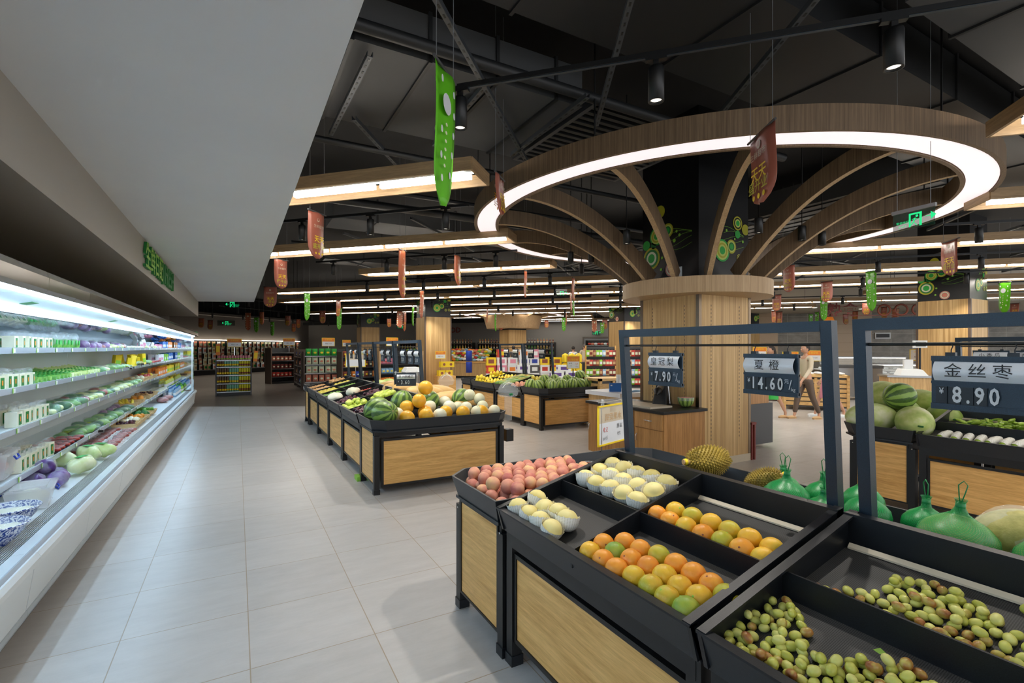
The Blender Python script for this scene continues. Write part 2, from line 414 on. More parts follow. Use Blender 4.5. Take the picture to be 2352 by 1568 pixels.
class Proto:
    """first placement uses the original, later ones copies"""
    def __init__(s, o): s.o = o; s.used = False
    def put(s, loc, rot=(0, 0, 0), label=None, group=None, scale=None):
        if not s.used:
            s.used = True; o = s.o; o.location = loc; o.rotation_euler = rot
            if label: o['label'] = label
            if group: o['group'] = group
            if scale is not None: o.scale = scale if isinstance(scale, (tuple, list)) else (scale,) * 3
            return o
        return dup(s.o, loc, rot, label, group, scale)
ORD = 'first second third fourth fifth sixth seventh eighth ninth tenth eleventh twelfth thirteenth fourteenth fifteenth sixteenth seventeenth eighteenth nineteenth twentieth twenty-first twenty-second twenty-third twenty-fourth twenty-fifth twenty-sixth twenty-seventh twenty-eighth twenty-ninth thirtieth'.split()
ORD += ['thirty-' + w for w in ORD[:9]] + ['fortieth'] + ['forty-' + w for w in ORD[:9]] + ['fiftieth'] + ['fifty-' + w for w in ORD[:9]] + ['sixtieth']
def ordl(i, n):
    if n == 1: return 'only'
    if i == 0: return 'leftmost'
    if i == n - 1: return 'rightmost'
    return ORD[i] + ' from left'
CY, SY = math.cos(.510528), math.sin(.510528)
def across(o):
    p = o.matrix_basis.translation; return (p.x * CY - p.y * SY) / max(.1, p.x * SY + p.y * CY)
def rank(objs, text):
    """label look-alikes by their order from left to right: text holds a %s"""
    q = sorted(objs, key=across)
    for i, o in enumerate(q): o['label'] = text % ordl(i, len(q))

_font = {}
def text_mesh(body, size=1, depth=0.0, bold=0.0, align='CENTER', spacing=1.0):
    """flat lettering as vertices and faces in the XY plane"""
    key = (body, depth, bold, align, spacing)
    if key not in _font:
        cu = bpy.data.curves.new('t', 'FONT'); cu.body = body; cu.size = 1; cu.extrude = depth; cu.offset = bold
        cu.align_x = align; cu.align_y = 'CENTER'; cu.space_character = spacing; cu.resolution_u = 2
        o = bpy.data.objects.new('t', cu); COL.objects.link(o)
        bpy.context.view_layer.update()
        me = o.evaluated_get(bpy.context.evaluated_depsgraph_get()).to_mesh()
        _font[key] = ([tuple(v.co) for v in me.vertices], [tuple(p.vertices) for p in me.polygons])
        o.to_mesh_clear(); bpy.data.objects.remove(o); bpy.data.curves.remove(cu)
    v, f = _font[key]
    return [(x * size, y * size, z * size) for x, y, z in v], f
def write(g, mat, body, size, x, z, y, sx=1.0, bold=0.0, depth=0.0, align='CENTER', spacing=1.0):
    """lettering in g's local XZ plane at depth y, reading along +x, seen from -y"""
    v, f = text_mesh(body, size, depth, bold, align, spacing)
    g.m(mat); g.add([(x + a * sx, y - c, z + b) for a, b, c in v], f, False)
U44 = (-math.sin(R(44)), math.cos(R(44)))
V44 = (math.cos(R(44)), math.sin(R(44)))
def uv(u, v): return (u * U44[0] + v * V44[0], u * U44[1] + v * V44[1])
# ------------------------------------------------------------ the setting
def struct(name, g, mat=None):
    return tag(g.build(name, mat), kind='structure')
g = G(); g.box(-3.2, 34, -5, 42, -.1, 0); struct('floor', g, M['floor'])
g = G(); g.box(-3.2, 34, -5, 42, 4.7, 4.8); struct('ceiling', g, M['ceil'])
g = G(); g.box(-3.3, -3.2, -5, 42, 0, 4.8); struct('wall_left', g, M['wallgrey'])
# low white ceiling over the cooler aisle and the grey bulkhead above the cooler
g = G(); g.prism([(-3.2, -5), (.385, -5), (.385, 14.62), (-.9, 15.2), (-3.2, 15.2)], 2.77, 3.0); struct('ceiling_soffit', g, M['soffit'])
g = G(); g.box(-3.2, -.9, -5, 15.33, 2.38, 2.77); struct('trim_1', g, M['bulkhead'])
def slab_uv(g, u0, u1, v0, v1, z0, z1):
    p = [uv(u0, v0), uv(u0, v1), uv(u1, v1), uv(u1, v0)]
    g.prism(p, z0, z1)
# back wall square to the lamps, with a dark band above
g = G(); slab_uv(g, 25.35, 25.55, 15, 31, 0, 3.45); struct('wall_back', g, M['wallgrey'])
g = G(); slab_uv(g, 25.35, 25.55, 15, 31, 3.45, 4.7); struct('trim_2', g, M['ceil'])
g = G(); slab_uv(g, 24.8, 25.35, 15, 31, 3.45, 3.6); struct('trim_3', g, M['wallgrey'])
g = G(); slab_uv(g, 1.5, 25.5, 31, 31.2, 0, 3.25); struct('wall_far', g, M['wallpale'])
g = G(); slab_uv(g, 1.5, 25.5, 30.4, 31.2, 3.25, 4.7); struct('trim_4', g, M['ceil'])
g = G(); slab_uv(g, -24, 1.5, 28.2, 28.4, 0, 3.4); struct('wall_right', g, M['stonetile'])
g = G(); slab_uv(g, 1.4, 1.5, 28.2, 31, 0, 3.4); struct('wall_step', g, M['stonetile'])
g = G(); slab_uv(g, -24, 3.0, 22.6, 28.2, 3.3, 3.5); slab_uv(g, -24, 3.0, 22.6, 22.8, 3.5, 4.7); struct('trim_5', g, M['ceilpale'])
# beige tiled piers along the stone wall
for i, (u, w) in enumerate(((-4.95, .75), (-8.9, .85), (-13.2, .8))):
    g = G(); slab_uv(g, u - w, u + w, 27.5, 28.2, 0, 3.3); struct('trim_%d' % (6 + i), g, M['beigetile'])
g = G(); g.m(M['white']); slab_uv(g, -10.75, -10.1, 28.12, 28.2, 2.0, 2.3); g.m(M['black']); slab_uv(g, -10.7, -10.15, 28.1, 28.13, 2.06, 2.24)
tag(g.build('air_grille'), 'small white framed air grille in the grey stone tiled wall', 'vent')
for i, (u, v) in enumerate(((-3.2, 24.0), (-5.0, 25.0), (-6.4, 24.0), (-8.6, 25.4), (-10.5, 24.2))):
    x, y = uv(u, v); g = G(); g.m(M['downlight']).lathe([(.0, -.012), (.09, -.012), (.09, .0)], 14); g.m(M['white']).lathe([(.09, -.015), (.12, -.01), (.12, 0)], 14)
    o = g.build('downlight', loc=(x, y, 3.3)); tag(o, cat='lamp', group='round downlights in the pale ceiling'); DL = globals().setdefault('DL', []); DL.append(o)
rank(DL, 'round recessed downlight in the pale ceiling before the tiled wall, %s')
# doors in the far walls
g = G(); slab_uv(g, 3.05, 4.55, 30.9, 31.0, 0, 2.15); d = tag(g.build('door_1', M['grey']), kind='structure')
g = G(); slab_uv(g, 2.95, 3.05, 30.86, 31.0, 0, 2.25); slab_uv(g, 4.55, 4.65, 30.86, 31.0, 0, 2.25); slab_uv(g, 2.95, 4.65, 30.86, 31.0, 2.15, 2.25); g.build('door_frame', M['wallgrey'], d)
g = G(); slab_uv(g, 20.3, 21.9, 30.9, 31.0, 0, 2.1); tag(g.build('door_2', M['wallpale']), kind='structure')

# ------------------------------------------------------------ columns
CIRC_F = [(.47, .34, .15, 'gcl'), (.66, .41, .095, 'ycl'), (.79, .59, .055, 'g'), (.79, .74, .095, 'ycg'), (.955, .67, .075, 'y'), (.82, .27, .05, 'f'), (.95, .28, .05, 'f'), (.56, .62, .018, 'l'), (.73, .52, .015, 'l'), (.9, .5, .02, 'l')]
CIRC_S = [(.10, .52, .07, 'g'), (.30, .62, .13, 'gcl'), (.2, .32, .16, 'ylg'), (.5, .66, .1, 'ycl'), (.36, .95, .09, 'y'), (.24, .50, .05, 'd'), (.56, .12, .1, 'p'), (.40, .30, .02, 'l'), (.38, .14, .02, 'l'), (.66, .62, .018, 'l'), (.62, .50, .025, 'l'), (.71, .56, .02, 'l')]
def decor(g, circs, put):
    """rings of colour laid on a black face; put(s, t, lift) gives the point"""
    def disc(s, t, r, mat, lift):
        n = 24; vs = [put(s, t, lift)] + [put(s + r * math.cos(2 * PI * i / n), t + r * math.sin(2 * PI * i / n), lift) for i in range(n)]
        g.m(mat).add(vs, [(0, 1 + i, 1 + (i + 1) % n) for i in range(n)], False)
    for s, t, r, k in circs:
        seq = dict(gcl=['green', 'lime', 'yellow', 'lime', 'green'], ycl=['yellow', 'lime', 'dgreen', 'green'], ycg=['yellow', 'black', 'lime', 'green'], ylg=['yellow', 'dgreen', 'cream', 'green'], g=['green'], y=['yellow'], d=['dgreen'], p=['pink', 'cream', 'pink', 'salmon'], l=['lgreen'], f=['yellow', 'black', 'lime', 'black'])[k]
        for i, c in enumerate(seq): disc(s, t, r * (1 - i * .8 / max(2, len(seq))), M[c], .006 + i * .0012)
    for j in range(5):
        pts = [(s0 / 12, .42 + .05 * j + .05 * math.sin(s0 / 12 * 7 + j)) for s0 in range(6, 12)]
        for (a, b), (c, d) in zip(pts, pts[1:]):
            g.m(M['lgreen']).add([put(a, b, .005), put(c, d, .005), put(c, d + .004, .005), put(a, b + .004, .005)], [(0, 1, 2, 3)], False)
def column(x0, y0, w, ztop, label, t0, big=False):
    t = thing('wood_clad_column', label, 'column', (x0, y0, 0))
    g = G(); g.box(0, w, 0, w, .1, ztop); g.build('cladding', M['ribbed'], t)
    g = G(); g.box(.02, w - .02, .02, w - .02, ztop, 4.7); g.build('upper_shaft', M['black_dec'], t)
    g = G(); g.box(-.004, w + .004, -.004, w + .004, 0, .1); g.build('plinth', M['beige'], t)
    for i, (cx, cy) in enumerate(((0, 0), (w, 0), (0, w), (w, w))):
        sx = 1 if cx == 0 else -1; sy = 1 if cy == 0 else -1
        g = G(); g.box(*sorted((cx - sx * .006, cx + sx * .045)), *sorted((cy - sy * .006, cy + sy * .045)), .1, ztop)
        g.build('corner_trim', M['bronze'] if big else M['wenge'], t)
    g = G(); q = .02
    decor(g, CIRC_F, lambda s, z, l: (min(max(s, .03), w - .03), q - l, t0 + z))
    decor(g, CIRC_S, lambda s, z, l: (q - l, w - min(max(s, .03), w - .03), t0 + z))
    g.build('circle_graphic', None, t)
    if big:
        for fx in (.23, .80):
            g = G(); 
            for k in range(36): g.box(fx, fx + .006, -.003, .001, .35 + k * .05, .375 + k * .05)
            g.build('slotted_strip', M['dgrey'], t, kind=None) if False else g.build('slotted_strip', M['dgrey'], t)
            g = G()
            for k in range(36): g.box(-.003, .001, fx, fx + .006, .35 + k * .05, .375 + k * .05)
            g.build('slotted_strip', M['dgrey'], t)
    return t
column(5.18, 4.33, 1.04, 2.3, 'large oak clad column carrying the round timber light canopy', 2.52, True)
column(5.99, 17.22, 1.04, 2.7, 'oak clad column with black graphic top behind the nearer fruit island', 2.7)
column(5.92, 27.6, 1.06, 2.7, 'farther oak clad column with green circle graphic near the snack shelves', 2.7)
column(14.45, 15.96, 1.04, 2.7, 'oak clad column just left of and behind the canopy column', 2.7)
column(22.4, 15.6, 1.04, 2.7, 'small far oak clad column right of the canopy column', 2.7)
column(14.75, 4.7, 1.04, 2.7, 'oak clad column at right with black circle graphic above the melons', 2.7)
g = G(); g.box(-.012, 0, 0, .17, 0, .13); g.m(M['white']).box(-.03, -.012, .02, .15, .02, .11)
tag(g.build('junction_box', M['dgrey'], loc=(5.2, 4.62, 2.52)), 'white junction box on the black upper shaft of the canopy column', 'box')

# ------------------------------------------------------------ round light canopy
def ring_frame(ro, ri, z0, z1):
    a = .035; f = G(); f.lathe([(ro, z0), (ro, z1), (ri, z1), (ri, z0), (ri + a, z0), (ri + a, z0 + .02), (ro - a, z0 + .02), (ro - a, z0)], 120, closed=True, smooth=False); return f
cx, cy = 5.7, 4.84
T = thing('round_light_canopy', 'large round timber ring light with curved ribs on the big column', 'canopy light', (cx, cy, 0))
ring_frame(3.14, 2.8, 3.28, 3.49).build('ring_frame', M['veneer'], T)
g = G(); g.lathe([(2.845, 3.292), (3.095, 3.292)], 120, smooth=False); g.build('light_diffuser', M['ring'], T)
g = G(); g.lathe([(.0, 2.25), (1.0, 2.25), (1.0, 2.455), (0, 2.455)], 96, smooth=False); g.build('collar', M['veneerlt'], T)
for k in range(14):
    a = R(-155 + 360 / 14 * k); n = 18; lo = []; hi = []
    for i in range(n + 1):
        r = .90 + (2.83 - .90) * i / n; z = 3.285 - .83 * (max(0, (2.82 - r)) / 1.87) ** 2.08
        s = .83 * 2.08 / 1.87 * (max(0, 2.82 - r) / 1.87) ** 1.08; q = math.hypot(1, s)
        lo.append((r, z)); hi.append((r - s / q * .2, min(z + .2 / q, 3.5)))
    g = G(); h = .03; ca, sa = math.cos(a), math.sin(a)
    def P(r, z, w): return (r * ca - w * sa, r * sa + w * ca, z)
    vs = []
    for (r, z), (r2, z2) in zip(lo, hi): vs += [P(r, z, -h), P(r, z, h), P(r2, z2, h), P(r2, z2, -h)]
    g.m(M['veneer'])
    for i in range(n):
        b = 4 * i; q = [vs[b + j] for j in range(8)]
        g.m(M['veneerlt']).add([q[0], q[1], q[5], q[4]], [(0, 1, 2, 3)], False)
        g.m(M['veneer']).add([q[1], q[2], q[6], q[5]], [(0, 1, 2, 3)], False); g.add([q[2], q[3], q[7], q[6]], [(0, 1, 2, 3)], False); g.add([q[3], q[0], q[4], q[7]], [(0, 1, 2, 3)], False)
    g.build('rib', None, T)
for k in range(6):
    a = 2 * PI * k / 6 + .4; g = G(); g.beam((2.97 * math.cos(a), 2.97 * math.sin(a), 3.48), (2.97 * math.cos(a), 2.97 * math.sin(a), 4.7), .012, .012); g.build('hanging_rod', M['black'], T)
PEN = []
for x, y in ((5.92, 3.44), (5.12, 3.46), (4.68, 5.9), (4.43, 6.08), (4.22, 4.62), (6.42, 3.48), (5.25, 6.89)):
    t = thing('pendant_lamp', '', 'pendant lamp', (x, y, 2.85), 0, 'black cylinder pendants inside the round canopy')
    g = G(); g.lathe([(0, .17), (.042, .17), (.045, .16), (.045, 0), (.035, 0), (.033, .01)], 16); g.build('lamp_housing', M['black'], t)
    g = G(); g.lathe([(0, .012), (.033, .012)], 16); g.build('lamp_face', M['spotface'], t)
    g = G(); g.beam((0, 0, .17), (0, 0, 1.85), .008, .008); g.build('cord', M['black'], t); PEN.append(t)
rank(PEN, 'black cylinder pendant lamp hanging inside the round canopy, %s')
# the smaller, far canopy: shallow ring above a flared drum
cx, cy = 12.2, 21.7
T = thing('round_light_canopy', 'small far round ring light above a flared timber drum', 'canopy light', (cx, cy, 0))
ring_frame(2.5, 2.2, 3.2, 3.38).build('ring_frame', M['veneerlt'], T)
g = G(); g.lathe([(2.24, 3.21), (2.46, 3.21)], 80, smooth=False); g.build('light_diffuser', M['ring'], T)
g = G(); g.lathe([(0, 2.52), (1.32, 2.52), (1.5, 3.15), (0, 3.15)], 64, smooth=False); g.build('flared_drum', M['veneerlt'], T)
for k in range(8):
    a = 2 * PI * k / 8; g = G(); g.beam((1.4 * math.cos(a), 1.4 * math.sin(a), 3.1), (2.25 * math.cos(a), 2.25 * math.sin(a), 3.3), .05, .12); g.build('rib', M['veneerlt'], T)
g = G(); g.m(M['ribbed']).box(-.5, .5, -.5, .5, 0, 2.45); g.m(M['black']).box(-.5, .5, -.5, .5, 2.45, 2.52); g.build('column_shaft', None, T)

# ------------------------------------------------------------ ceiling services
def duct(x0, x1, y0, y1, z0, z1, label, ribs=5, mat='duct'):
    t = thing('air_duct', label, 'duct', ((x0 + x1) / 2, (y0 + y1) / 2, z0))
    a, b = (x1 - x0) / 2, (y1 - y0) / 2
    g = G(); g.box(-a, a, -b, b, 0, z1 - z0); g.build('duct_body', M[mat], t)
    for i in range(ribs):
        x = -a + 2 * a * (i + .5) / ribs; g = G(); g.box(x - .015, x + .015, -b - .02, b + .02, -.02, z1 - z0 + .02); g.build('seam_flange', M['pipe'], t)
duct(.45, 2.95, 3.86, 5.3, 3.92, 4.3, 'wide flat grey air duct beside the white ceiling edge', 4)
duct(-.5, 12, 2.2, 3.3, 4.15, 4.6, 'long dark air duct running across above the track lights', 8, 'pipe')
duct(4.2, 12, .2, 1.7, 4.05, 4.5, 'broad dark duct at the top right over the pear trays', 5, 'duct')
duct(1.5, 14, 9.2, 10.1, 3.9, 4.3, 'long grey air duct behind the round canopy', 8)
duct(2.0, 20, 13.6, 14.4, 3.9, 4.3, 'far grey air duct above the second fruit island', 9)
duct(8.5, 10.2, 3.2, 12, 4.0, 4.4, 'grey air duct running away at right of the round canopy', 6)
t = thing('air_grille', 'long slatted air grille in the dark ceiling at top right', 'vent', (6.9, .75, 4.0))
g = G(); g.box(-.9, .9, -.3, -.25, -.03, .05); g.box(-.9, .9, .25, .3, -.03, .05); g.box(-.9, -.85, -.3, .3, -.03, .05); g.box(.85, .9, -.3, .3, -.03, .05); g.build('frame', M['dgrey'], t)
g = G()
for i in range(17): g.box(-.85, .85, -.25 + i * .03, -.238 + i * .03, -.02, .04)
g.build('slats', M['pipe'], t)
t = thing('louvred_panel', 'black louvred panel beside the grey duct above the canopy edge', 'vent', (3.9, 4.6, 3.95))
g = G()
for i in range(14): g.box(-.8, .8, -.75 + i * .11, -.70 + i * .11, 0, .05)
g.build('slats', M['pipe'], t); g = G(); g.box(-.85, -.8, -.8, .8, 0, .08); g.box(.8, .85, -.8, .8, 0, .08); g.box(-.85, .85, .8, .84, 0, .08); g.box(-.85, .85, -.84, -.8, 0, .08); g.build('frame', M['dgrey'], t)
for i, (y, z, r, x0, x1, l) in enumerate(((3.72, 3.95, .05, .3, 6, 'thick dark pipe along the near edge of the flat grey duct'), (5.6, 3.8, .035, .4, 9, 'dark pipe crossing above the first lamp row'), (7.6, 3.75, .06, .4, 14, 'fat dark pipe across behind the round canopy'), (11.4, 3.8, .05, 1, 18, 'far dark pipe across the shop ceiling'), (6.7, 3.7, .03, .4, 14, 'thin conduit pipe above the second lamp row'))):
    g = G(); g.tube([(x0, y, z), (x1, y, z)], r, 12); tag(g.build('ceiling_pipe', M['pipe']), l, 'pipe')
def strut(p, q):
    """slotted steel channel"""
    g = G(); p = Vector(p); q = Vector(q); d = (q - p).normalized(); s = Vector((-d.y, d.x, 0)).normalized(); L = (q - p).length
    g.m(M['strut']).beam(p, q, .04, .004); g.beam(p + s * .02 + Vector((0, 0, .02)), q + s * .02 + Vector((0, 0, .02)), .003, .04); g.beam(p - s * .02 + Vector((0, 0, .02)), q - s * .02 + Vector((0, 0, .02)), .003, .04)
    g.m(M['black'])
    for k in range(int(L / .1)): c = p + d * (.05 + k * .1) - Vector((0, 0, .003)); g.beam(c - d * .018, c + d * .018, .014, .003)
    return tag(g.build('slotted_strut'), cat='strut', group='slotted steel struts under the black ceiling')
ST = [strut((1.05, 2.93, 3.8), (3.07, 5.11, 3.8)), strut((1.0, 4.97, 3.8), (1.79, 6.08, 3.8)), strut((2.1, 2.2, 3.8), (3.17, 3.91, 3.8)), strut((3.2, 1.7, 3.8), (4.1, 3.2, 3.8)), strut((2.8, 5.0, 3.8), (2.74, 3.5, 3.8)), strut((.9, 3.86, 3.82), (.87, 5.5, 3.82)), strut((1.9, 3.8, 3.85), (1.95, 5.3, 3.85))]
for k in range(14):
    u = 7.5 - 1.75 * k; v0 = 7.4 + (k % 2) * .6
    if k == 0: v0 = 9
    for j in range(3):
        a = uv(u + .3 * j, v0 + 3.6 * j + (5 if 2 < k < 6 and j == 0 else 0)); b = uv(u + .3 * j, v0 + 3.6 * j + 2.9 + (3 if 2 < k < 6 and j == 0 else 0)); ST.append(strut((a[0], a[1], 3.72), (b[0], b[1], 3.72)))
for i, o in enumerate(sorted(ST, key=across)): o['label'] = 'slotted steel strut hung under the black ceiling between lamp rows'

# ------------------------------------------------------------ linear lamps in timber frames
LAMPS = []
def lamp_row(v, u0, n, z=3.2):
    """timber frame with n tubes, from u0 downwards"""
    pitch = 1.065; L = n * pitch + .12; u1 = u0 - L
    x, y = uv((u0 + u1) / 2, v); t = thing('framed_strip_lamp', '', 'ceiling lamp', (x, y, z), R(134), 'strip lamps in timber frames under the black ceiling')
    a = L / 2; w = .235
    g = G()
    for s in (-1, 1): g.box(-a, a, s * w - .012, s * w + .012, 0, .12)
    for s in (-1, 1): g.box(s * a - .012, s * a + .012, -w, w, 0, .12)
    g.build('timber_frame', M['fixwood'], t)
    g = G(); g.box(-a, a, -.03, .03, .06, .09); g.build('batten', M['white'], t)
    for k in range(n):
        x0 = -a + .06 + k * pitch; g = G(); g.box(x0 + .035, x0 + pitch - .035, -.024, .024, .0, .045); g.build('light_tube', M['tube'], t)
    for s in (-.8, .8):
        g = G(); g.beam((s * a, 0, .09), (s * a, 0, 4.7 - z), .008, .008); g.build('hanger', M['black'], t)
    LAMPS.append(t)
    return u1
def lamp_line(v, u0, u1, per=6):
    u = u0
    while u > u1:
        n = min(per, max(1, int((u - u1) / 1.065)))
        u = lamp_row(v, u, n) - .02
        if n < per: break
lamp_line(4.45, 1.66 + 3 * 1.065 + .12, 1.7, 3)
lamp_line(4.5, -2.45, -9)
lamp_line(7.13, 2.15 + 5 * 1.065 + .12, 2.2, 5)
lamp_line(6.95, -3.5, -12)
lamp_line(9.72, 6.42, 1.1, 5)
lamp_line(9.5, -2.35, -14)
lamp_line(12.25, 11.2, 4.6); lamp_line(12.25, 4.2, -16)
lamp_line(14.75, 13.2, -17)
lamp_line(17.4, 12.6, -3); lamp_line(17.4, -6, -18)
lamp_line(20.1, 16.5, -19)
lamp_line(22.5, 10.4, -6.5)
lamp_line(25.1, 11, 3.2)
lamp_line(27.7, 9, 3.2); lamp_line(29.6, 8, 2)
for i, v in enumerate((.9, -1.5)): lamp_line(v, 4 - i, -5)
rank(LAMPS, 'strip lamp in a long timber frame hung under black ceiling, %s of all')

# ------------------------------------------------------------ track rails with cylinder spots
SPOTS = []; RAILS = []
g = G(); g.lathe([(0, .2), (.043, .2), (.046, .19), (.046, 0), (.036, 0), (.034, .012)], 16)
sp = thing('track_spotlight', '', 'spotlight', (0, 0, 0), 0, 'black cylinder spotlights on the ceiling tracks')
g.build('lamp_housing', M['black'], sp)
g = G(); g.lathe([(0, .013), (.034, .013)], 14); g.build('lamp_face', M['spotface'], sp)
ld = bpy.data.lights.new('spot_bulb', 'SPOT'); ld.energy = SPOT_W; ld.spot_size = R(105); ld.spot_blend = 1.0; ld.color = (1, .93, .84); ld.shadow_soft_size = .03
lb = bpy.data.objects.new('spot_bulb', ld); COL.objects.link(lb); lb.parent = sp; lb.location = (0, 0, -.01)
g = G(); g.box(-.015, .015, -.015, .015, .2, .27); g.box(-.06, .06, -.018, .018, .24, .275); g.build('track_adapter', M['black'], sp)
SP = Proto(sp)
for v, ua, ub, us in ((3.0, 1.35, -6, (1.26, .02, -1.16, -2.4, -3.6)), (5.5, 5.3, 2.2, (4.6, 3.55, 2.5)), (5.5, -3.9, -8, (-4.5, -5.7, -6.9)), (8.3, 6.6, 2.4, (6.2, 5.0, 3.8, 2.8)), (8.3, -3.8, -10, (-4.2, -5.6, -7)),
        (11.0, 8, -12, (7.2, 5.6, 4.0, 2.4, .8, -.8, -2.4, -4, -5.6, -7.2)), (13.5, 9, -13, (8.2, 6.4, 4.6, 2.8, 1, -.8, -2.6, -4.6, -6.6)), (16.0, 11, -10, (10, 7.8, 5.6, 3.4, 1.2, -1, -3.2, -5.4)),
        (18.7, 12, -12, (11, 8.6, 6.2, 3.8, 1.4, -1, -3.4, -5.8)), (21.4, 13, -8, (12, 9, 6.4, 4, 1, -2, -5)), (24.0, 9, 4, (8.5, 6.5, 4.5)), (27.6, 22, 5, (21, 18.8, 16.6, 14.4, 12.2, 10, 7.5))):  # last track and its spots are added to brighten the far wall
    z = 3.28; p = uv(ua, v); q = uv(ub, v)
    g = G(); g.m(M['black']).beam((p[0], p[1], z), (q[0], q[1], z), .035, .03); g.m(M['frame']).beam((p[0], p[1], z - .016), (q[0], q[1], z - .016), .02, .004)
    RAILS.append(tag(g.build('lighting_track'), cat='track', group='black lighting tracks'))
    for u in us:
        x, y = uv(u, v); SPOTS.append(SP.put((x, y, z - .275), (0, 0, R(134))))
for u, va, vb, vs_ in ((22.9, 17.5, 30, (18.5, 20.5, 22.5, 24.5, 26.5, 28.5)), (18.6, 17, 29, (18, 20.5, 23, 25.5, 28)), (15.2, 12.6, 18, (13.2, 15.2, 17.2))):  # tracks and spots added to brighten the dark back left
    p = uv(u, va); q = uv(u, vb); g = G(); g.m(M['black']).beam((p[0], p[1], 3.42), (q[0], q[1], 3.42), .035, .03); RAILS.append(tag(g.build('lighting_track'), cat='track', group='black lighting tracks'))
    for v in vs_:
        x, y = uv(u, v); SPOTS.append(SP.put((x, y, 3.145), (0, 0, R(44))))
rank(RAILS, 'black lighting track hung from the ceiling, %s of the tracks')
for o in SPOTS: o['label'] = 'black cylinder spotlight pointing down from a ceiling lighting track'
# ------------------------------------------------------------ produce islands
W = 1.64
def leg(t, x, y, h=.66, d=1):
    g = G(); g.box(x - .028, x + .028, y - .028, y + .028, .03, h); o = g.build('leg', M['black'], t)
    g = G(); g.box(x - .033, x + .033, y - .033, y + .033, 0, .05); g.build('foot', M['blackedge'], o); return o
def panel(g, wood_, a, b, z0, z1, t=.014, f=.022):
    """black framed board from a to b (vertical); faces both ways"""
    (ax, ay), (bx, by) = a, b; d = Vector((bx - ax, by - ay, 0)); L = d.length; d.normalize(); nrm = Vector((-d.y, d.x, 0))
    def bx_(s0, s1, zz0, zz1, th):
        p = [Vector((ax, ay, 0)) + d * s + nrm * q for s, q in ((s0, -th), (s1, -th), (s1, th), (s0, th))]
        g.hexa([(v.x, v.y, zz0) for v in p], [(v.x, v.y, zz1) for v in p])
    g.m(M['black']); bx_(0, f, z0, z1, t); bx_(L - f, L, z0, z1, t); bx_(f, L - f, z0, z0 + f, t); bx_(f, L - f, z1 - f, z1, t)
    g.m(wood_); bx_(f, L - f, z0 + f, z1 - f, t * .45)
def wall_loop(g, poly, z0, z1, th=.012, inset=.035):
    """tray side: slanted outwards to the rim"""
    n = len(poly); c = Vector((sum(p[0] for p in poly) / n, sum(p[1] for p in poly) / n))
    def off(p, k):
        v = Vector(p) - c; return (p[0] - k * (1 if v.x > 0 else -1), p[1] - k * (1 if v.y > 0 else -1))
    for i in range(n):
        a, b = poly[i], poly[(i + 1) % n]; ai, bi = off(a, th), off(b, th); al, bl = off(a, inset), off(b, inset); all_, bll = off(a, inset + th), off(b, inset + th)
        g.hexa([(*al, z0), (*bl, z0), (*bll, z0), (*all_, z0)], [(*a, z1), (*b, z1), (*bi, z1), (*ai, z1)])
def end_unit(x0, y0, L, cham, label, ch=.13):
    """flat end tray on legs; cham is 'near' or 'far'"""
    t = thing('display_table', label, 'display table', (x0, y0, 0), 0)
    if cham == 'near': poly = [(0, L), (0, ch), (ch, 0), (W - ch, 0), (W, ch), (W, L)]; e = .14
    else: poly = [(0, 0), (W, 0), (W, L - ch), (W - ch, L), (ch, L), (0, L - ch)]; e = L - .14
    g = G(); wall_loop(g, poly, .665, .795); g.prism([(p[0] * .97 + .025, p[1] * .96 + .015) for p in poly], .665, .68); g.build('tray', M['tray'], t)
    g = G(); g.prism([(p[0] * .955 + .037, p[1] * .93 + .025) for p in poly], .70, .704); g.build('net_liner', M['mesh'], t)
    ya, yb = (.13, L - .03) if cham == 'near' else (.03, L - .13)
    g = G(); g.box(.05, W - .05, ya, yb, .60, .66); g.build('apron', M['black'], t)
    for xx in (.07, W - .07):
        for yy in (ya, yb): leg(t, xx, yy, .62)
    g = G(); panel(g, M['oak'], (.055, ya + .028), (.055, yb - .028), .10, .655, .012, .012); g.build('side_panel', None, t)
    g = G(); panel(g, M['oak'], (W - .055, ya + .028), (W - .055, yb - .028), .10, .655, .012, .012); g.build('side_panel', None, t)
    ye = ya - .005 if cham == 'near' else yb + .005
    g = G(); panel(g, M['oak'], (.12, ye), (W - .12, ye), .07, .585, .014, .025); g.build('end_panel', None, t)
    for k in (0, 1):
        g = G(); yy = ya - .032 if cham == 'near' else yb + .029
        g.m(M['chrome']).lathe([(0, .004), (.006, .002), (.006, 0)], 8)
        o = g.build('bolt', None, t, loc=(.04, ya if k else yb, .62 if k else .6), rot=(0, R(-90), 0))
    return t
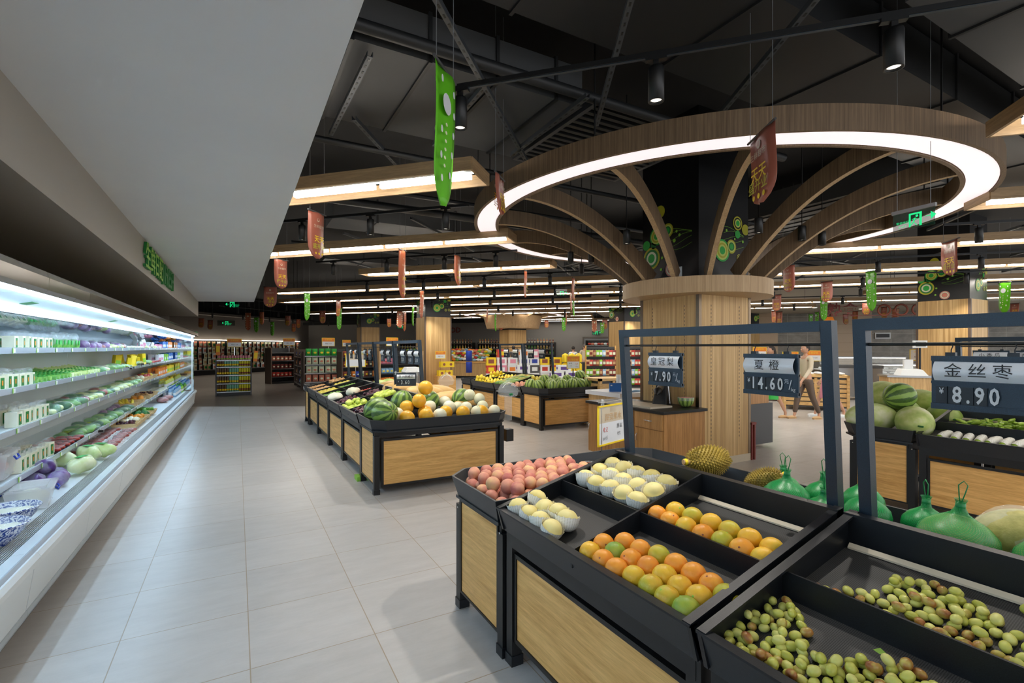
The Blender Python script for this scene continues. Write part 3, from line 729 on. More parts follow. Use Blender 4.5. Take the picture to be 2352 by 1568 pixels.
def slope_unit(x0, y0, label, L=1.2, cross=True, mid=.6, frame=True):
    """sloping front tray, sign frame on the ridge and low rear tray"""
    t = thing('sloped_display_table', label, 'display table', (x0, y0, 0), 0)
    zf, zb, xb = .77, .975, .80
    g = G(); e = .006
    g.m(M['tray']).hexa([(.045, e, .65), (.045, L - e, .65), (.057, L - e, .65), (.057, e, .65)], [(0, e, zf), (0, L - e, zf), (.014, L - e, zf), (.014, e, zf)])
    for y in (e, L - e - .014):
        g.m(M['blackedge']).hexa([(.03, y, .66), (xb, y, .80), (xb, y + .014, .80), (.03, y + .014, .66)], [(0, y, zf), (xb, y, zb), (xb, y + .014, zb), (0, y + .014, zf)])
    # folded rims
    g.hexa([(-.004, e, zf - .004), (-.004, L - e, zf - .004), (.03, L - e, zf - .004), (.03, e, zf - .004)], [(-.004, e, zf + .003), (-.004, L - e, zf + .003), (.03, L - e, zf + .003), (.03, e, zf + .003)])
    for y in (e, L - e - .03):
        g.hexa([(0, y, zf - .002), (xb, y, zb - .002), (xb, y + .03, zb - .002), (0, y + .03, zf - .002)], [(0, y, zf + .006), (xb, y, zb + .006), (xb, y + .03, zb + .006), (0, y + .03, zf + .006)])
    g.box(xb - .04, xb, e, L - e, .80, zb + .002)
    g.m(M['black']).hexa([(.05, e, .655), (xb, e, .80), (xb, L - e, .80), (.05, L - e, .655)], [(.05, e, .665), (xb, e, .82), (xb, L - e, .82), (.05, L - e, .665)])
    g.build('sloped_tray', None, t)
    g = G(); g.m(M['mesh']).hexa([(.03, .02, .70), (.745, .02, .857), (.745, L - .02, .857), (.03, L - .02, .70)], [(.03, .02, .704), (.745, .02, .861), (.745, L - .02, .861), (.03, L - .02, .704)]); g.build('net_liner', None, t)
    g = G(); g.m(M['beige']).hexa([(.735, .03, .862), (.75, .03, .868), (.75, L - .03, .868), (.735, L - .03, .862)], [(.735, .03, .868), (.748, .03, .88), (.748, L - .03, .88), (.735, L - .03, .868)]); g.build('liner_edge', None, t)
    if cross:
        g = G(); g.box(.375, .383, .02, L - .02, .775, .862); g.build('divider', M['blackedge'], t)
    if mid:
        g = G(); g.hexa([(.02, mid - .005, .70), (xb - .04, mid - .005, .85), (xb - .04, mid + .005, .85), (.02, mid + .005, .70)], [(.02, mid - .005, zf), (xb - .04, mid - .005, zb), (xb - .04, mid + .005, zb), (.02, mid + .005, zf)]); g.build('divider', M['blackedge'], t)
    g = G(); g.box(.05, .075, .03, L - .03, .585, .655); g.build('apron', M['black'], t)
    g = G(); g.box(.05, .07, .06, L - .06, .51, .585); g.build('shadow_rail', M['black'], t) if False else None
    for xx in (.08, W - .08):
        for yy in (.04, L - .04): leg(t, xx, yy, .66)
    g = G(); panel(g, M['oak'], (.075, .07), (.075, L - .07), .12, .555, .014, .02); g.build('front_panel', None, t)
    g = G(); panel(g, M['oak'], (W - .055, .07), (W - .055, L - .07), .12, .60, .014, .02); g.build('rear_panel', None, t)
    g = G(); r0 = xb + .03
    wall_loop(g, [(r0, e), (W, e), (W, L - e), (r0, L - e)], .69, .795, .012, .02); g.box(r0 + .02, W - .03, .03, L - .03, .69, .70)
    g.build('rear_tray', M['tray'], t)
    if frame:
        g = G(); g.m(M['frame']).hexa([(xb + .0, 0, .93), (xb + .07, 0, .90), (xb + .07, L, .90), (xb, L, .93)], [(xb, 0, .965), (xb + .07, 0, .945), (xb + .07, L, .945), (xb, L, .965)]); g.build('ridge_rail', None, t)
        f = G().m(M['frame']); B = .835; A = .785
        for y in (.05, L - .05): f.hexa([(B - .02, y - .02, .93), (B + .02, y - .02, .93), (B + .02, y + .02, .93), (B - .02, y + .02, .93)], [(A - .02, y - .02, 1.66), (A + .02, y - .02, 1.66), (A + .02, y + .02, 1.66), (A - .02, y + .02, 1.66)])
        f.box(A - .02, A + .02, .07, L - .07, 1.62, 1.66); fo = f.build('sign_frame', None, t)
        g = G(); g.tube([(A + .004, .06, 1.572), (A + .004, L - .06, 1.572)], .0055, 8); g.build('hanging_rod', M['black'], fo)
    return t
X1, X2, X3, X4 = 1.12, 1.22, 4.94, 5.42
end_unit(X1, 2.17, .70, 'far', 'nearest end table, its tray heaped with peaches')
slope_unit(X1, .96, 'sloped table of pears and oranges next to the peach table')
slope_unit(X1, -.25, 'sloped table of green jujubes at the bottom right', mid=0)
end_unit(X2, 5.13, .79, 'near', 'end table of the middle island heaped with melons')
for i, l in enumerate(('sloped table of green fruit right behind the melon end table', 'sloped table of dark plums and white bags in the middle island', 'sloped table of limes and longans in the middle island', 'farthest sloped table of the middle island with potatoes and yellow pears')):
    slope_unit(X2, 5.925 + 1.2 * i, l)
end_unit(X2, 10.74, .65, 'far', 'flat far end table of the middle island beside the yellow framed board')
end_unit(X3, 7.68, .80, 'near', 'end table heaped with watermelons, left of the big column')
slope_unit(X3, 8.49, 'sloped table of papayas and pink fruit behind the watermelon table')
slope_unit(X3, 9.70, 'far sloped table of yellow mangoes behind the papayas')
end_unit(X3, 10.92, .70, 'far', 'low far end table beyond the yellow mangoes')
end_unit(X4, 2.13, .66, 'far', 'right hand end table carrying wax gourds and big melons')
slope_unit(X4, .92, 'sloped table of green peppers and netted gourds at right', mid=0)
slope_unit(X4, -.29, 'sloped table at the right edge under the long pepper sign', mid=0)

# ------------------------------------------------------------ hanging price signs
def price_sign(loc, rz, w, name, digits, label, unit=True, h=.16, hooks=True, detail=True):
    """black holder, curved white name card over a row of pale digits; built in XZ facing -y"""
    t = thing('price_sign', label, 'price sign', loc, rz); s = w / .24
    g = G().m(M['frame']); a = w / 2
    g.box(-a, a, -.004, .004, -h, 0); g.box(-a, a, -.009, .009, -.012, .003); g.box(-a, a, -.009, .009, -h - .006, -h + .012); g.box(-a, a, -.008, .006, -h * .53, -h * .48)
    g.build('sign_holder', None, t)
    n = 8; vs = []; z0, z1 = -h * .47, -.014
    for i in range(n + 1):
        z = z0 + (z1 - z0) * i / n; b = .016 * math.sin(PI * i / n)
        vs += [(-a + .008, -.006 - b, z), (a - .012, -.006 - b, z)]
    g = G().m(M['signwhite']).add(vs, [(2 * i, 2 * i + 1, 2 * i + 3, 2 * i + 2) for i in range(n)], True)
    if name: write(g, M['signink'], name, .045 if len(name) < 5 else .037, -.004, (z0 + z1) / 2, -.0235, spacing=(1.9 if len(name) < 3 else 1.45) if len(name) < 4 else 1.0)
    g.build('name_card', None, t)
    if digits:
        g = G().m(M['dgrey']); zc = -h * .75
        cells = len(digits.replace('.', '')) + 1
        for i in range(cells): g.m(M['blackedge']).box(-a + .012 + i * .033 * s * .95, -a + .012 + (i * .033 + .03) * s * .95, -.0085, -.005, zc - .026, zc + .026)
        write(g, M['digit'], '¥', .026 * s, -a + .027 * s, zc + .011, -.0095, .8, .01)
        write(g, M['digit'], digits, .068, -.012 * s, zc, -.0095, .68, .022, spacing=1.4)
        if unit: write(g, M['digit'], '元', .02, a - .045, zc + .014, -.0095); write(g, M['digit'], '/', .055, a - .03, zc, -.0095, .9); write(g, M['digit'], 'kg', .02, a - .018, zc - .016, -.0095)
        g.build('digit_strip', None, t)
    if hooks:
        for sx in (-.3, .3):
            g = G(); x = sx * w; g.box(x - .012, x + .012, -.008, .008, 0, .014)
            g.tube([(x, 0, .012), (x, 0, .022), (x + .004, 0, .032), (x, 0, .044), (x - .005, 0, .04)], .0018, 6); g.build('hook', M['black'], t)
    return t
E = R(-90)
price_sign((1.905, 1.80, 1.532), E, .222, '皇冠梨', '7.90', 'black price sign for pears, 7.90, hanging from the first frame')
price_sign((1.905, 1.235, 1.532), E, .235, '夏橙', '14.60', 'black price sign for oranges reading 14.60, hanging in first frame')
price_sign((1.905, .582, 1.532), E, .235, '金丝枣', '8.90', 'large black price sign for jujubes reading 8.90 at right edge', unit=False, h=.155)
price_sign((6.205, 1.83, 1.532), E, .26, '小香瓜', '', 'small white name sign reading 小香瓜 at far right')
price_sign((6.205, 1.53, 1.532), E, .28, '青长辣椒', '', 'small white name sign for long peppers at the right edge')
PS = []
for y, d in ((6.05, '5.80'), (6.32, '4.60'), (6.66, '7.20'), (7.4, '9.90'), (7.75, '6.50'), (8.6, '3.20'), (8.98, '8.80'), (9.75, '4.50'), (10.2, '5.60')):
    PS.append(price_sign((2.005, y, 1.532), E, .2, '', d, '', unit=False, h=.18))
rank(PS, 'small price sign hanging in the middle island frames, %s')
PS = []
for y, d in ((8.9, '9.80'), (9.35, '6.90'), (10.05, '6.60'), (10.5, '7.90')): PS.append(price_sign((5.725, y, 1.532), E, .24, '', d, '', unit=False, h=.2))
rank(PS, 'price sign hanging over the papaya and mango trays, %s')
t = price_sign((1.88, 6.12, 1.235), R(-18), .25, '景洪麒麟瓜', '3.60', 'tilted black price sign for watermelons reading 3.60 on a clear stand', unit=False, h=.155, hooks=False)
g = G(); g.tube([(-.15, .0, .012), (.15, 0, .012)], .004, 6); g.tube([(.14, .01, .02), (.14, .01, -.40)], .005, 6); g.build('clear_stand', M['clear'], t)
for sx in (-.13, .13): g = G(); g.lathe([(0, -.02), (.012, -.02), (.012, .03), (0, .03)], 8, (sx, 0, 0)); g.build('clip', M['clear'], t)

# poster boards in yellow frames
def board(loc, rz, w, h, label, mat='salmon', frame='yel', txt=True, rod=True, mirror=False, tilt=0):
    t = thing('price_board', label, 'price board', loc, rz); t.rotation_euler = (0, tilt, rz)
    g = G(); f = .012
    for a in ((-w / 2, w / 2, -f / 2, f / 2, 0, f), (-w / 2, w / 2, -f / 2, f / 2, h - f, h), (-w / 2, -w / 2 + f, -f / 2, f / 2, 0, h), (w / 2 - f, w / 2, -f / 2, f / 2, 0, h)): g.box(*a)
    g.build('board_frame', M[frame], t)
    g = G(); g.m(M['signwhite']).box(-w / 2 + f, w / 2 - f, -.002, .002, f, h * .56); g.m(M[mat]).box(-w / 2 + f, w / 2 - f, -.002, .002, h * .56, h - f)
    if txt:
        if mirror: g.T = Matrix.Scale(-1, 4, (1, 0, 0))
        write(g, M['yellow'] if not mirror else M['beige'], '每日' if not mirror else '活动', h * .16, 0, h * .87, -.004); write(g, M['yel'] if not mirror else M['tan'], '水果促销', h * .2, 0, h * .68, -.004)
        write(g, M['dgrey'], '油桃', h * .13, -w * .22, h * .42, -.004, spacing=1.3); write(g, M['red'], '5.9', h * .17, w * .26, h * .38, -.004)
        write(g, M['dgrey'], '7.9', h * .13, -w * .2, h * .22, -.004); write(g, M['grey'], '元/kg', h * .1, w * .26, h * .18, -.004)
        g.T = None
    g.build('paper_insert', None, t)
    if rod:
        for sx in (-.35, .35): g = G(); g.lathe([(0, 0), (.014, 0), (.014, .03), (.006, .05), (0, .05)], 8, (sx * w, 0, h)); g.build('clip', M['clear'], t)
    return t
b = board((2.51, 2.90, .83), R(18), .42, .30, 'tilted yellow framed price board seen from behind, left of first sign frame', 'beige', mirror=True, tilt=R(0))
g = G(); g.tube([(-.2, .0, .325), (.27, .0, .325)], .005, 6); g.tube([(-.16, 0, .31), (-.16, 0, -.04)], .005, 6); g.build('support_rod', M['chrome'], b)
b = board((2.25, 11.0, 1.14), R(-5), .42, .29, 'yellow framed grey board standing behind the far end of middle island', 'beige', txt=False)
g = G(); g.tube([(.0, 0, 0), (0, 0, -.34)], .006, 6); g.build('support_rod', M['chrome'], b)
b = board((6.15, 8.35, 1.12), R(-12), .30, .27, 'orange and yellow price board standing in the watermelons', 'orange')
g = G(); g.tube([(.0, .01, 0), (0, .01, -.40)], .012, 6); g.build('support_rod', M['black'], b)
# domed sample boxes clipped to the island corners
def dome(loc, label):
    t = thing('sample_dome', label, 'food sample box', loc)
    g = G(); g.lathe([(.13, 0), (.12, -.05), (.10, -.06), (0, -.06)], 24); g.build('clear_bowl', M['clear'], t)
    g = G(); g.lathe([(.15, .0), (.15, .012), (.128, .014), (.12, .05), (.085, .10), (.03, .125), (.02, .15), (0, .15)], 24); g.build('clear_lid', M['clear'], t)
    g = G(); g.tube([(-.09, -.02, .05), (-.05, -.02, .095), (0, -.02, .11), (.05, -.02, .095), (.09, -.02, .05)], .004, 6); g.build('lid_rib', M['white'], t)
    g = G(); g.box(-.035, .035, -.035, .035, -.36, -.06); g.build('stand', M['clear'], t)
    return t
t = dome((2.98, 5.42, 1.01), 'clear domed sample box at the right corner of melon table')
g = G(); g.lathe([(0, .0), (.022, 0), (.022, .03), (0, .03)], 10, (-.03, -.13, -.04)); g.build('green_cap', M['greenloop'], t)
g = G(); g.box(-.05, .05, -.05, .05, -.62, -.47); g.build('waste_cup', M['black'], t)
dome((3.05, 7.7, 1.0), 'clear domed sample box farther back beside the oak column')
g = G()
g.tube([(2.02, 2.62, .80), (2.3, 2.35, .80), (2.62, 2.1, .80)], .012, 6); tag(g.build('roll_rack', M['chrome']), 'chrome rod rack lying behind the ridge left of the durian', 'rack')
# ------------------------------------------------------------ fruit and vegetables
def solid(name, mat, r, n=16, m=10, fn=None, label='', cat='fruit'):
    g = G(); g.ball((0, 0, 0), r, n, m, fn); o = g.build(name, mat); o['category'] = cat; return Proto(o)
def with_part(p, name, g, mat=None): g.build(name, mat, p.o); return p
def rrot(k=1.0): return (rnd.uniform(-k, k), rnd.uniform(-k, k), rnd.uniform(0, 6.28))
def heap(protos, x0, x1, y0, y1, r, zf, label, group, layers=1, fill=1.0, jit=.18, rot=1.5, skip=None, top=.35, pitch=2.02, cap=999):
    """close packed layers of fruit lying on the surface zf(x, y)"""
    out = []
    for L in range(layers):
        ins = L * r * .9; d = pitch * r; row = 0; y = y0 + r + ins
        while y <= y1 - r - ins + 1e-6:
            x = x0 + r + ins + (row % 2) * d / 2
            while x <= x1 - r - ins + 1e-6:
                if rnd.random() < fill * (1 if L == 0 else top / .35 * .6) and not (skip and skip(x, y)) and len(out) < cap:
                    px, py = x + rnd.uniform(-jit, jit) * r, y + rnd.uniform(-jit, jit) * r
                    o = rnd.choice(protos).put((px, py, zf(px, py) + r * (1 + 1.5 * L) + rnd.uniform(0, .1) * r), rrot(rot), label, group, rnd.uniform(.92, 1.06)); out.append(o)
                x += d
            y += d * .87; row += 1
    return out
def FL(x0): return lambda x, y: .705 + (x - x0 - .03) * .22
flat_z = lambda x, y: .705
# peaches
def peach_fn(a, t): return 1 - .10 * math.exp(-(t - PI) ** 2 * 14) * math.cos(a) - .10 * max(0, math.sin(a) - .85) * 5
pe = Proto(tag(G().ball((0, 0, 0), (.0405, .0405, .0385), 18, 12, peach_fn).build('peach', M['peach']), cat='peach'))
P1 = heap([pe], 1.17, 2.05, 2.21, 2.82, .0385, flat_z, 'pink and yellow peach in the heap on the nearest end table', 'peaches on the nearest end table', layers=2, top=.5, fill=.95, jit=.3, cap=215)
# nashi pears in foam nets
def pear_proto():
    g = G(); g.ball((0, 0, 0), (.048, .048, .046), 20, 12, lambda a, t: 1 - .07 * max(0, math.sin(a) - .9) * 8); o = g.build('pear', M['pear']); o['category'] = 'pear'
    n = 28; vs = []; prof = [(.0, -.047), (.024, -.044), (.042, -.03), (.0505, -.01), (.0525, .006), (.054, .016)]
    for i, (r, z) in enumerate(prof):
        for j in range(n):
            t = 2 * PI * j / n; q = 1 if i < 5 else (1.05 if j % 2 else .98); dz = .005 * (j % 2) if i == 5 else 0
            vs.append((r * q * math.cos(t), r * q * math.sin(t), z + dz))
    h = G(); h.add(vs, [(i * n + j, i * n + (j + 1) % n, (i + 1) * n + (j + 1) % n, (i + 1) * n + j) for i in range(5) for j in range(n)], True); h.build('foam_net', M['foam'], o)
    h = G(); h.lathe([(0, .0455), (.004, .045), (.004, .042)], 8); h.build('stalk_end', M['brown'], o)
    return Proto(o)
pr = pear_proto()
PF = [(1.207, 2.093, .774), (1.32, 2.097, .799), (1.203, 1.981, .773), (1.282, 1.967, .791), (1.203, 1.884, .773), (1.3, 1.88, .795), (1.285, 1.791, .791), (1.192, 1.775, .771)]
PR = [(1.819, 2.105, .909), (1.721, 2.094, .887), (1.811, 2.003, .907), (1.619, 2.087, .865), (1.714, 1.992, .886), (1.807, 1.90, .906), (1.607, 1.982, .862), (1.705, 1.89, .884), (1.811, 1.80, .907), (1.613, 1.88, .863), (1.70, 1.783, .884), (1.80, 1.695, .905), (1.607, 1.777, .862), (1.70, 1.677, .884), (1.593, 1.675, .861)]
for L, nm in ((PF, 'the front pear tray'), (PR, 'the rear pear tray')):
    q = [pr.put(p, (rnd.uniform(-.25, .1), rnd.uniform(-.5, -.1), rnd.uniform(0, 6.28)), scale=rnd.uniform(.96, 1.04), group='pale pears in white foam nets on ' + nm) for p in L]
    rank(q, 'pale yellow pear in white foam net on ' + nm + ', %s')
# oranges
def orange_proto(mat, s=1.0):
    g = G(); g.ball((0, 0, 0), (.0425, .0425, .041), 20, 14, lambda a, t: 1 - .03 * max(0, math.sin(a) - .93) * 14); o = g.build('orange', M[mat]); o['category'] = 'orange'
    h = G(); h.lathe([(0, .0412), (.003, .0412), (.004, .040)], 8); h.build('stem_button', M['lgreen'] if mat != 'orange_o' else M['brown'], o); return Proto(o)
OP = dict(o=orange_proto('orange_o'), y=orange_proto('orange_y'), l=orange_proto('orange_l'), g=orange_proto('orange_g'))
ORF = [(1.199, 1.517, .759, 'y'), (1.271, 1.523, .775, 'o'), (1.33, 1.466, .788, 'o'), (1.26, 1.442, .773, 'g'), (1.197, 1.436, .759, 'o'), (1.266, 1.362, .774, 'o'), (1.335, 1.385, .789, 'o'), (1.192, 1.357, .758, 'o'), (1.273, 1.283, .776, 'o'), (1.348, 1.304, .793, 'l'), (1.200, 1.277, .761, 'y'), (1.272, 1.205, .775, 'y'), (1.348, 1.224, .792, 'o'), (1.200, 1.197, .761, 'l'), (1.262, 1.13, .773, 'y'), (1.345, 1.145, .789, 'o'), (1.193, 1.12, .759, 'l'), (1.262, 1.053, .771, 'y'), (1.34, 1.07, .787, 'o'), (1.191, 1.042, .759, 'g'), (1.32, 1.0, .785, 'l')]
ORR = [(1.56, 1.519, .845, 'o'), (1.55, 1.439, .845, 'o'), (1.625, 1.479, .861, 'y'), (1.552, 1.358, .845, 'y'), (1.63, 1.395, .861, 'l'), (1.55, 1.275, .843, 'o'), (1.632, 1.305, .862, 'y'), (1.555, 1.194, .845, 'l'), (1.63, 1.22, .86, 'l'), (1.55, 1.111, .844, 'o'), (1.628, 1.135, .86, 'y'), (1.55, 1.03, .841, 'y'), (1.625, 1.048, .855, 'y')]
for L, nm in ((ORF, 'the front orange tray'), (ORR, 'the rear orange tray')):
    q = [OP[c].put((x, y, z + .003), rrot(1.2), scale=rnd.uniform(.95, 1.03), group='oranges in ' + nm) for x, y, z, c in L]
    rank(q, 'orange resting in ' + nm + ' among its rows, %s')
# jujubes
def juj(mat):
    g = G(); g.ball((0, 0, 0), (.0128, .0128, .0172), 14, 10, lambda a, t: 1 - .12 * max(0, abs(math.sin(a)) - .9) * 6); o = g.build('jujube', M[mat]); o['category'] = 'jujube'
    h = G(); h.lathe([(0, .0162), (.0025, .0162), (.003, .0155)], 7); h.build('stem_scar', M['brown'], o); return Proto(o)
jp = [juj('jujube')] * 9 + [juj('jujube_brown')]; jr = [jp[0]] * 3 + [jp[9]]
def inpoly(x, y, P):
    c = False
    for i in range(len(P)):
        (a, b), (d, e) = P[i], P[i - 1]
        if (b > y) != (e > y) and x < (d - a) * (y - b) / (e - b) + a: c = not c
    return c
def scatter(protos, poly, r, zf, label, group, n, two=.45):
    pts = []; tries = 0; xs = [p[0] for p in poly]; ys = [p[1] for p in poly]; out = []
    while len(pts) < n and tries < 60000:
        tries += 1; x, y = rnd.uniform(min(xs), max(xs)), rnd.uniform(min(ys), max(ys))
        if not inpoly(x, y, poly): continue
        k = 0
        if any((x - a) ** 2 + (y - b) ** 2 < (1.72 * r) ** 2 for a, b, c in pts if c == 0):
            if tries < 9000: continue
            k = 1
            if any((x - a) ** 2 + (y - b) ** 2 < (1.85 * r) ** 2 for a, b, c in pts if c == 1) or sum((x - a) ** 2 + (y - b) ** 2 < (2.6 * r) ** 2 for a, b, c in pts if c == 0) < 4: continue
        pts.append((x, y, k)); out.append(rnd.choice(protos).put((x, y, zf(x, y) + .0128 + k * .018), (R(90) + rnd.uniform(-.5, .5), rnd.uniform(-.5, .5), rnd.uniform(0, 6.28)), label, group, rnd.uniform(.9, 1.08)))
    return out
JF = [(1.18, .93), (1.18, .70), (1.18, .4), (1.34, .40), (1.36, .43), (1.425, .50), (1.43, .58), (1.37, .66), (1.31, .70), (1.33, .77), (1.41, .79), (1.47, .88), (1.46, .93)]
JR = [(1.52, .93), (1.55, .93), (1.59, .86), (1.64, .80), (1.66, .73), (1.76, .74), (1.80, .66), (1.79, .57), (1.74, .50), (1.69, .43), (1.66, .34), (1.52, .32)]
scatter(jp, JF, .0150, FL(X1), 'small green jujube in the front tray at the bottom right', 'jujubes in the front tray', 160)
scatter(jr, JR, .0150, FL(X1), 'green or browned jujube in the rear tray at the bottom right', 'jujubes in the rear tray', 138)
jr[0].put((1.80, .46, .878), (1.2, .3, 1), 'single jujube lying apart on the bare net in the rear tray')
g = G(); g.add([(0, 0, 0), (.02, -.012, .004), (.045, 0, .008), (.02, .014, .003)], [(0, 1, 2, 3)], True); tag(g.build('leaf', M['limef'], loc=(1.40, .62, .795), rot=(0, .3, .4)), 'small green leaf lying on the net in the front jujube tray', 'leaf')
# melons on the middle end table
wm = Proto(tag(G().ball((0, 0, 0), (.138, .138, .15), 32, 20).build('watermelon', M['watermelon']), cat='watermelon'))
G().lathe([(0, .149), (.012, .1495), (.014, .147)], 10).build('stem_scar', M['tan'], wm.o)
WM = [((1.40, 5.66, .85), (.3, 1.2, .5)), ((1.40, 5.33, .85), (1.35, 0, .35)), ((1.78, 5.98, .88), (.1, .2, 0)), ((2.13, 6.00, .87), (.8, .5, 1)), ((2.66, 6.15, .87), (1.2, .4, 2))]
q = [wm.put(l, r, scale=(1, .97, 1.02) if i else (1.03, 1, 1.05)) for i, (l, r) in enumerate(WM)]
rank(q, 'dark striped watermelon on the melon end table, %s of five')
ym = Proto(tag(G().ball((0, 0, 0), (.08, .08, .084), 20, 14).build('yellow_melon', M['yellowmelon']), cat='melon')); G().lathe([(0, .0845), (.006, .0845), (.009, .082)], 8).build('stem_scar', M['tan'], ym.o)
hm = Proto(tag(G().ball((0, 0, 0), (.078, .078, .082), 20, 14).build('pale_melon', M['honeydew']), cat='melon')); G().lathe([(0, .0825), (.005, .0825), (.008, .08)], 8).build('stem_scar', M['lgreen'], hm.o)
YM = [(2.02, 5.78, 1.07), (1.86, 5.55, .94), (1.73, 5.62, .86), (1.63, 5.27, .79), (1.85, 5.28, .80), (2.14, 5.42, .80), (2.31, 5.30, .80), (2.56, 5.31, .79), (1.93, 5.55, .80)]
q = [ym.put((x, y, z), rrot(1.2), group='yellow melons on the end table', scale=1.08 if z > 1 else 1.02) for x, y, z in YM]; rank(q, 'smooth golden yellow melon on the melon end table, %s')
HM = [(1.58, 5.50, .80), (2.03, 5.66, .85), (2.36, 6.0, .85), (2.02, 5.30, .79), (2.30, 5.70, .82), (2.44, 5.50, .83), (2.62, 5.80, .95), (2.72, 5.72, .90), (2.66, 5.50, .83), (2.74, 5.34, .79), (2.45, 5.78, .80), (2.50, 5.32, .79)]
q = [hm.put((x, y, z), rrot(1.2), group='pale melons on the end table', scale=rnd.uniform(.92, 1.05)) for x, y, z in HM]; rank(q, 'round cream white melon on the melon end table, %s')
# middle island sloped trays
def sm(name, mat, r, cat, n=12, m=8): return Proto(tag(G().ball((0, 0, 0), r, n, m).build(name, M[mat]), cat=cat))
ga = sm('green_apple', 'applegreen', (.036, .036, .034), 'apple'); gp = sm('green_pear', 'applegreen', (.04, .04, .043), 'pear'); pl = sm('plum', 'plum', .024, 'plum'); lo = sm('longan', 'lychee', .016, 'longan')
li = sm('lime', 'limef', (.026, .026, .03), 'lime'); yp = sm('yellow_pear', 'yellowfruit', (.036, .036, .04), 'pear'); po = sm('potato', 'potato', (.03, .04, .028), 'potato'); rf = sm('red_plum', 'redfruit', .022, 'plum')
z2 = FL(X2)
def bin2(k, side, rear): 
    y0 = 5.925 + 1.2 * k + (.61 if side else .02); x0 = X2 + (.395 if rear else .03); return (x0, x0 + (.34 if rear else .335), y0, y0 + .565)
for (k, s, r_), pr_, r, lab, grp, lay in (((0, 0, 0), pl, .024, 'small dark plum in the front tray beside the watermelons', 'dark plums beside the watermelons', 2), ((0, 0, 1), lo, .018, 'small tan longan in the tray behind the nearest watermelon', 'longans behind the watermelons', 2), ((0, 1, 0), ga, .034, 'yellow green apple in the front tray left of the watermelons', 'green apples in the front tray', 2), ((0, 1, 1), gp, .038, 'light green pear heaped in the rear tray below the signs', 'green pears in the rear tray', 2),
        ((1, 0, 0), pl, .029, 'glossy dark purple plum in the front tray of boxed plums', 'dark plums in the front tray', 2), ((1, 0, 1), pl, .029, 'glossy dark purple plum in the rear tray of boxed plums', 'dark plums in the rear tray', 2), ((1, 1, 1), rf, .021, 'small red plum in the tray behind the white bags', 'red plums behind the white bags', 1),
        ((2, 0, 0), li, .026, 'green lime in the front tray left of the white bags', 'limes in the front tray', 1), ((2, 0, 1), lo, .022, 'tan longan in the rear tray left of the dark plums', 'longans in the rear tray', 1), ((2, 1, 1), li, .026, 'green lime in the rear tray of the middle island', 'limes in the rear tray', 1), ((2, 1, 0), yp, .036, 'yellow pear in the near tray toward the far end', 'yellow pears in the near tray', 1),
        ((3, 0, 1), yp, .036, 'yellow pear in the rear tray near the far end', 'yellow pears in the rear tray', 1), ((3, 1, 1), po, .03, 'brown potato in the rear tray at the far end', 'potatoes in the rear tray', 2), ((3, 0, 0), po, .028, 'brown potato in the front tray near the far end', 'potatoes in the front tray', 1), ((3, 1, 0), po, .028, 'brown potato in the front tray at the far end', 'potatoes in the farthest front tray', 1)):
    b = bin2(k, s, r_); heap([pr_], *b, r, z2, lab, grp, lay, .95, cap=110)
# white bags on the sloped tray
def bagmesh(rx, ry, rz, seed, n=18, m=12):
    q = random.Random(seed); ph = [q.uniform(0, 6) for _ in range(4)]
    return lambda a, t: 1 + .10 * math.sin(3 * t + ph[0] + 2 * a) + .06 * math.sin(7 * t + ph[1]) * math.cos(a * 3 + ph[2]) - .25 * max(0, math.sin(a) - .7)
for i, (x, y) in enumerate(((1.33, 7.95), (1.62, 8.1))):
    g = G(); g.ball((0, 0, 0), (.11, .13, .075), 20, 12, bagmesh(1, 1, 1, i)); tag(g.build('plastic_bag', M['tofu'], loc=(x, y, z2(x, y) + .07)), ('white knotted plastic bag at the front edge among the plums', 'white plastic bag farther up the tray among the plums')[i], 'bag')
g = G(); g.box(-.06, .06, -.08, .08, 0, .07); tag(g.build('cardboard_box', M['potato'], loc=(1.75, 7.85, z2(1.75, 7.85))), 'small brown cardboard box between the white bags and plums', 'box')
# butternut pumpkins and green gourds behind the middle frames
bn = Proto(tag(G().ball((0, 0, 0), (.10, .10, .26), 20, 14, lambda a, t: 1 - .25 * math.sin(a)).build('pumpkin', M['pumpkin']), cat='pumpkin')); G().tube([(0, 0, .18), (0, 0, .215)], .018, 8).build('stalk', M['tan'], bn.o)
q = [bn.put((x, y, z), (R(90) + a, 0, b), scale=s) for x, y, z, a, b, s in ((2.62, 6.25, .86, 0, 1.3, 1.1), (2.35, 6.55, .92, .1, 1.5, 1.1), (2.62, 6.75, .90, .1, 1.2, 1.1), (2.3, 7.0, .93, .1, 1.3, 1.1), (2.6, 7.25, .88, 0, 1.6, 1.1), (2.3, 7.6, .90, .1, 1.7, 1.1), (2.55, 7.8, .88, .1, 1.2, 1.1), (2.4, 8.2, .90, 0, 1.4, 1.1), (2.75, 6.1, .80, 0, 1.8, .8))]
rank(q, 'long yellow tan pumpkin lying behind the middle frames, %s')
wg = Proto(tag(G().ball((0, 0, 0), (.14, .14, .22), 24, 14).build('wax_gourd', M['waxgourd']), cat='gourd')); G().tube([(0, 0, .21), (.01, 0, .24), (.03, .0, .25)], .008, 6).build('stalk', M['darkleaf'], wg.o)
q = [wg.put((x, y, .86), (R(90), 0, 1.2), scale=.7) for x, y in ((2.4, 8.7), (2.6, 9.0), (2.35, 9.3), (2.6, 9.6))]; rank(q, 'dark green gourd lying behind the middle frames at the far part, %s')
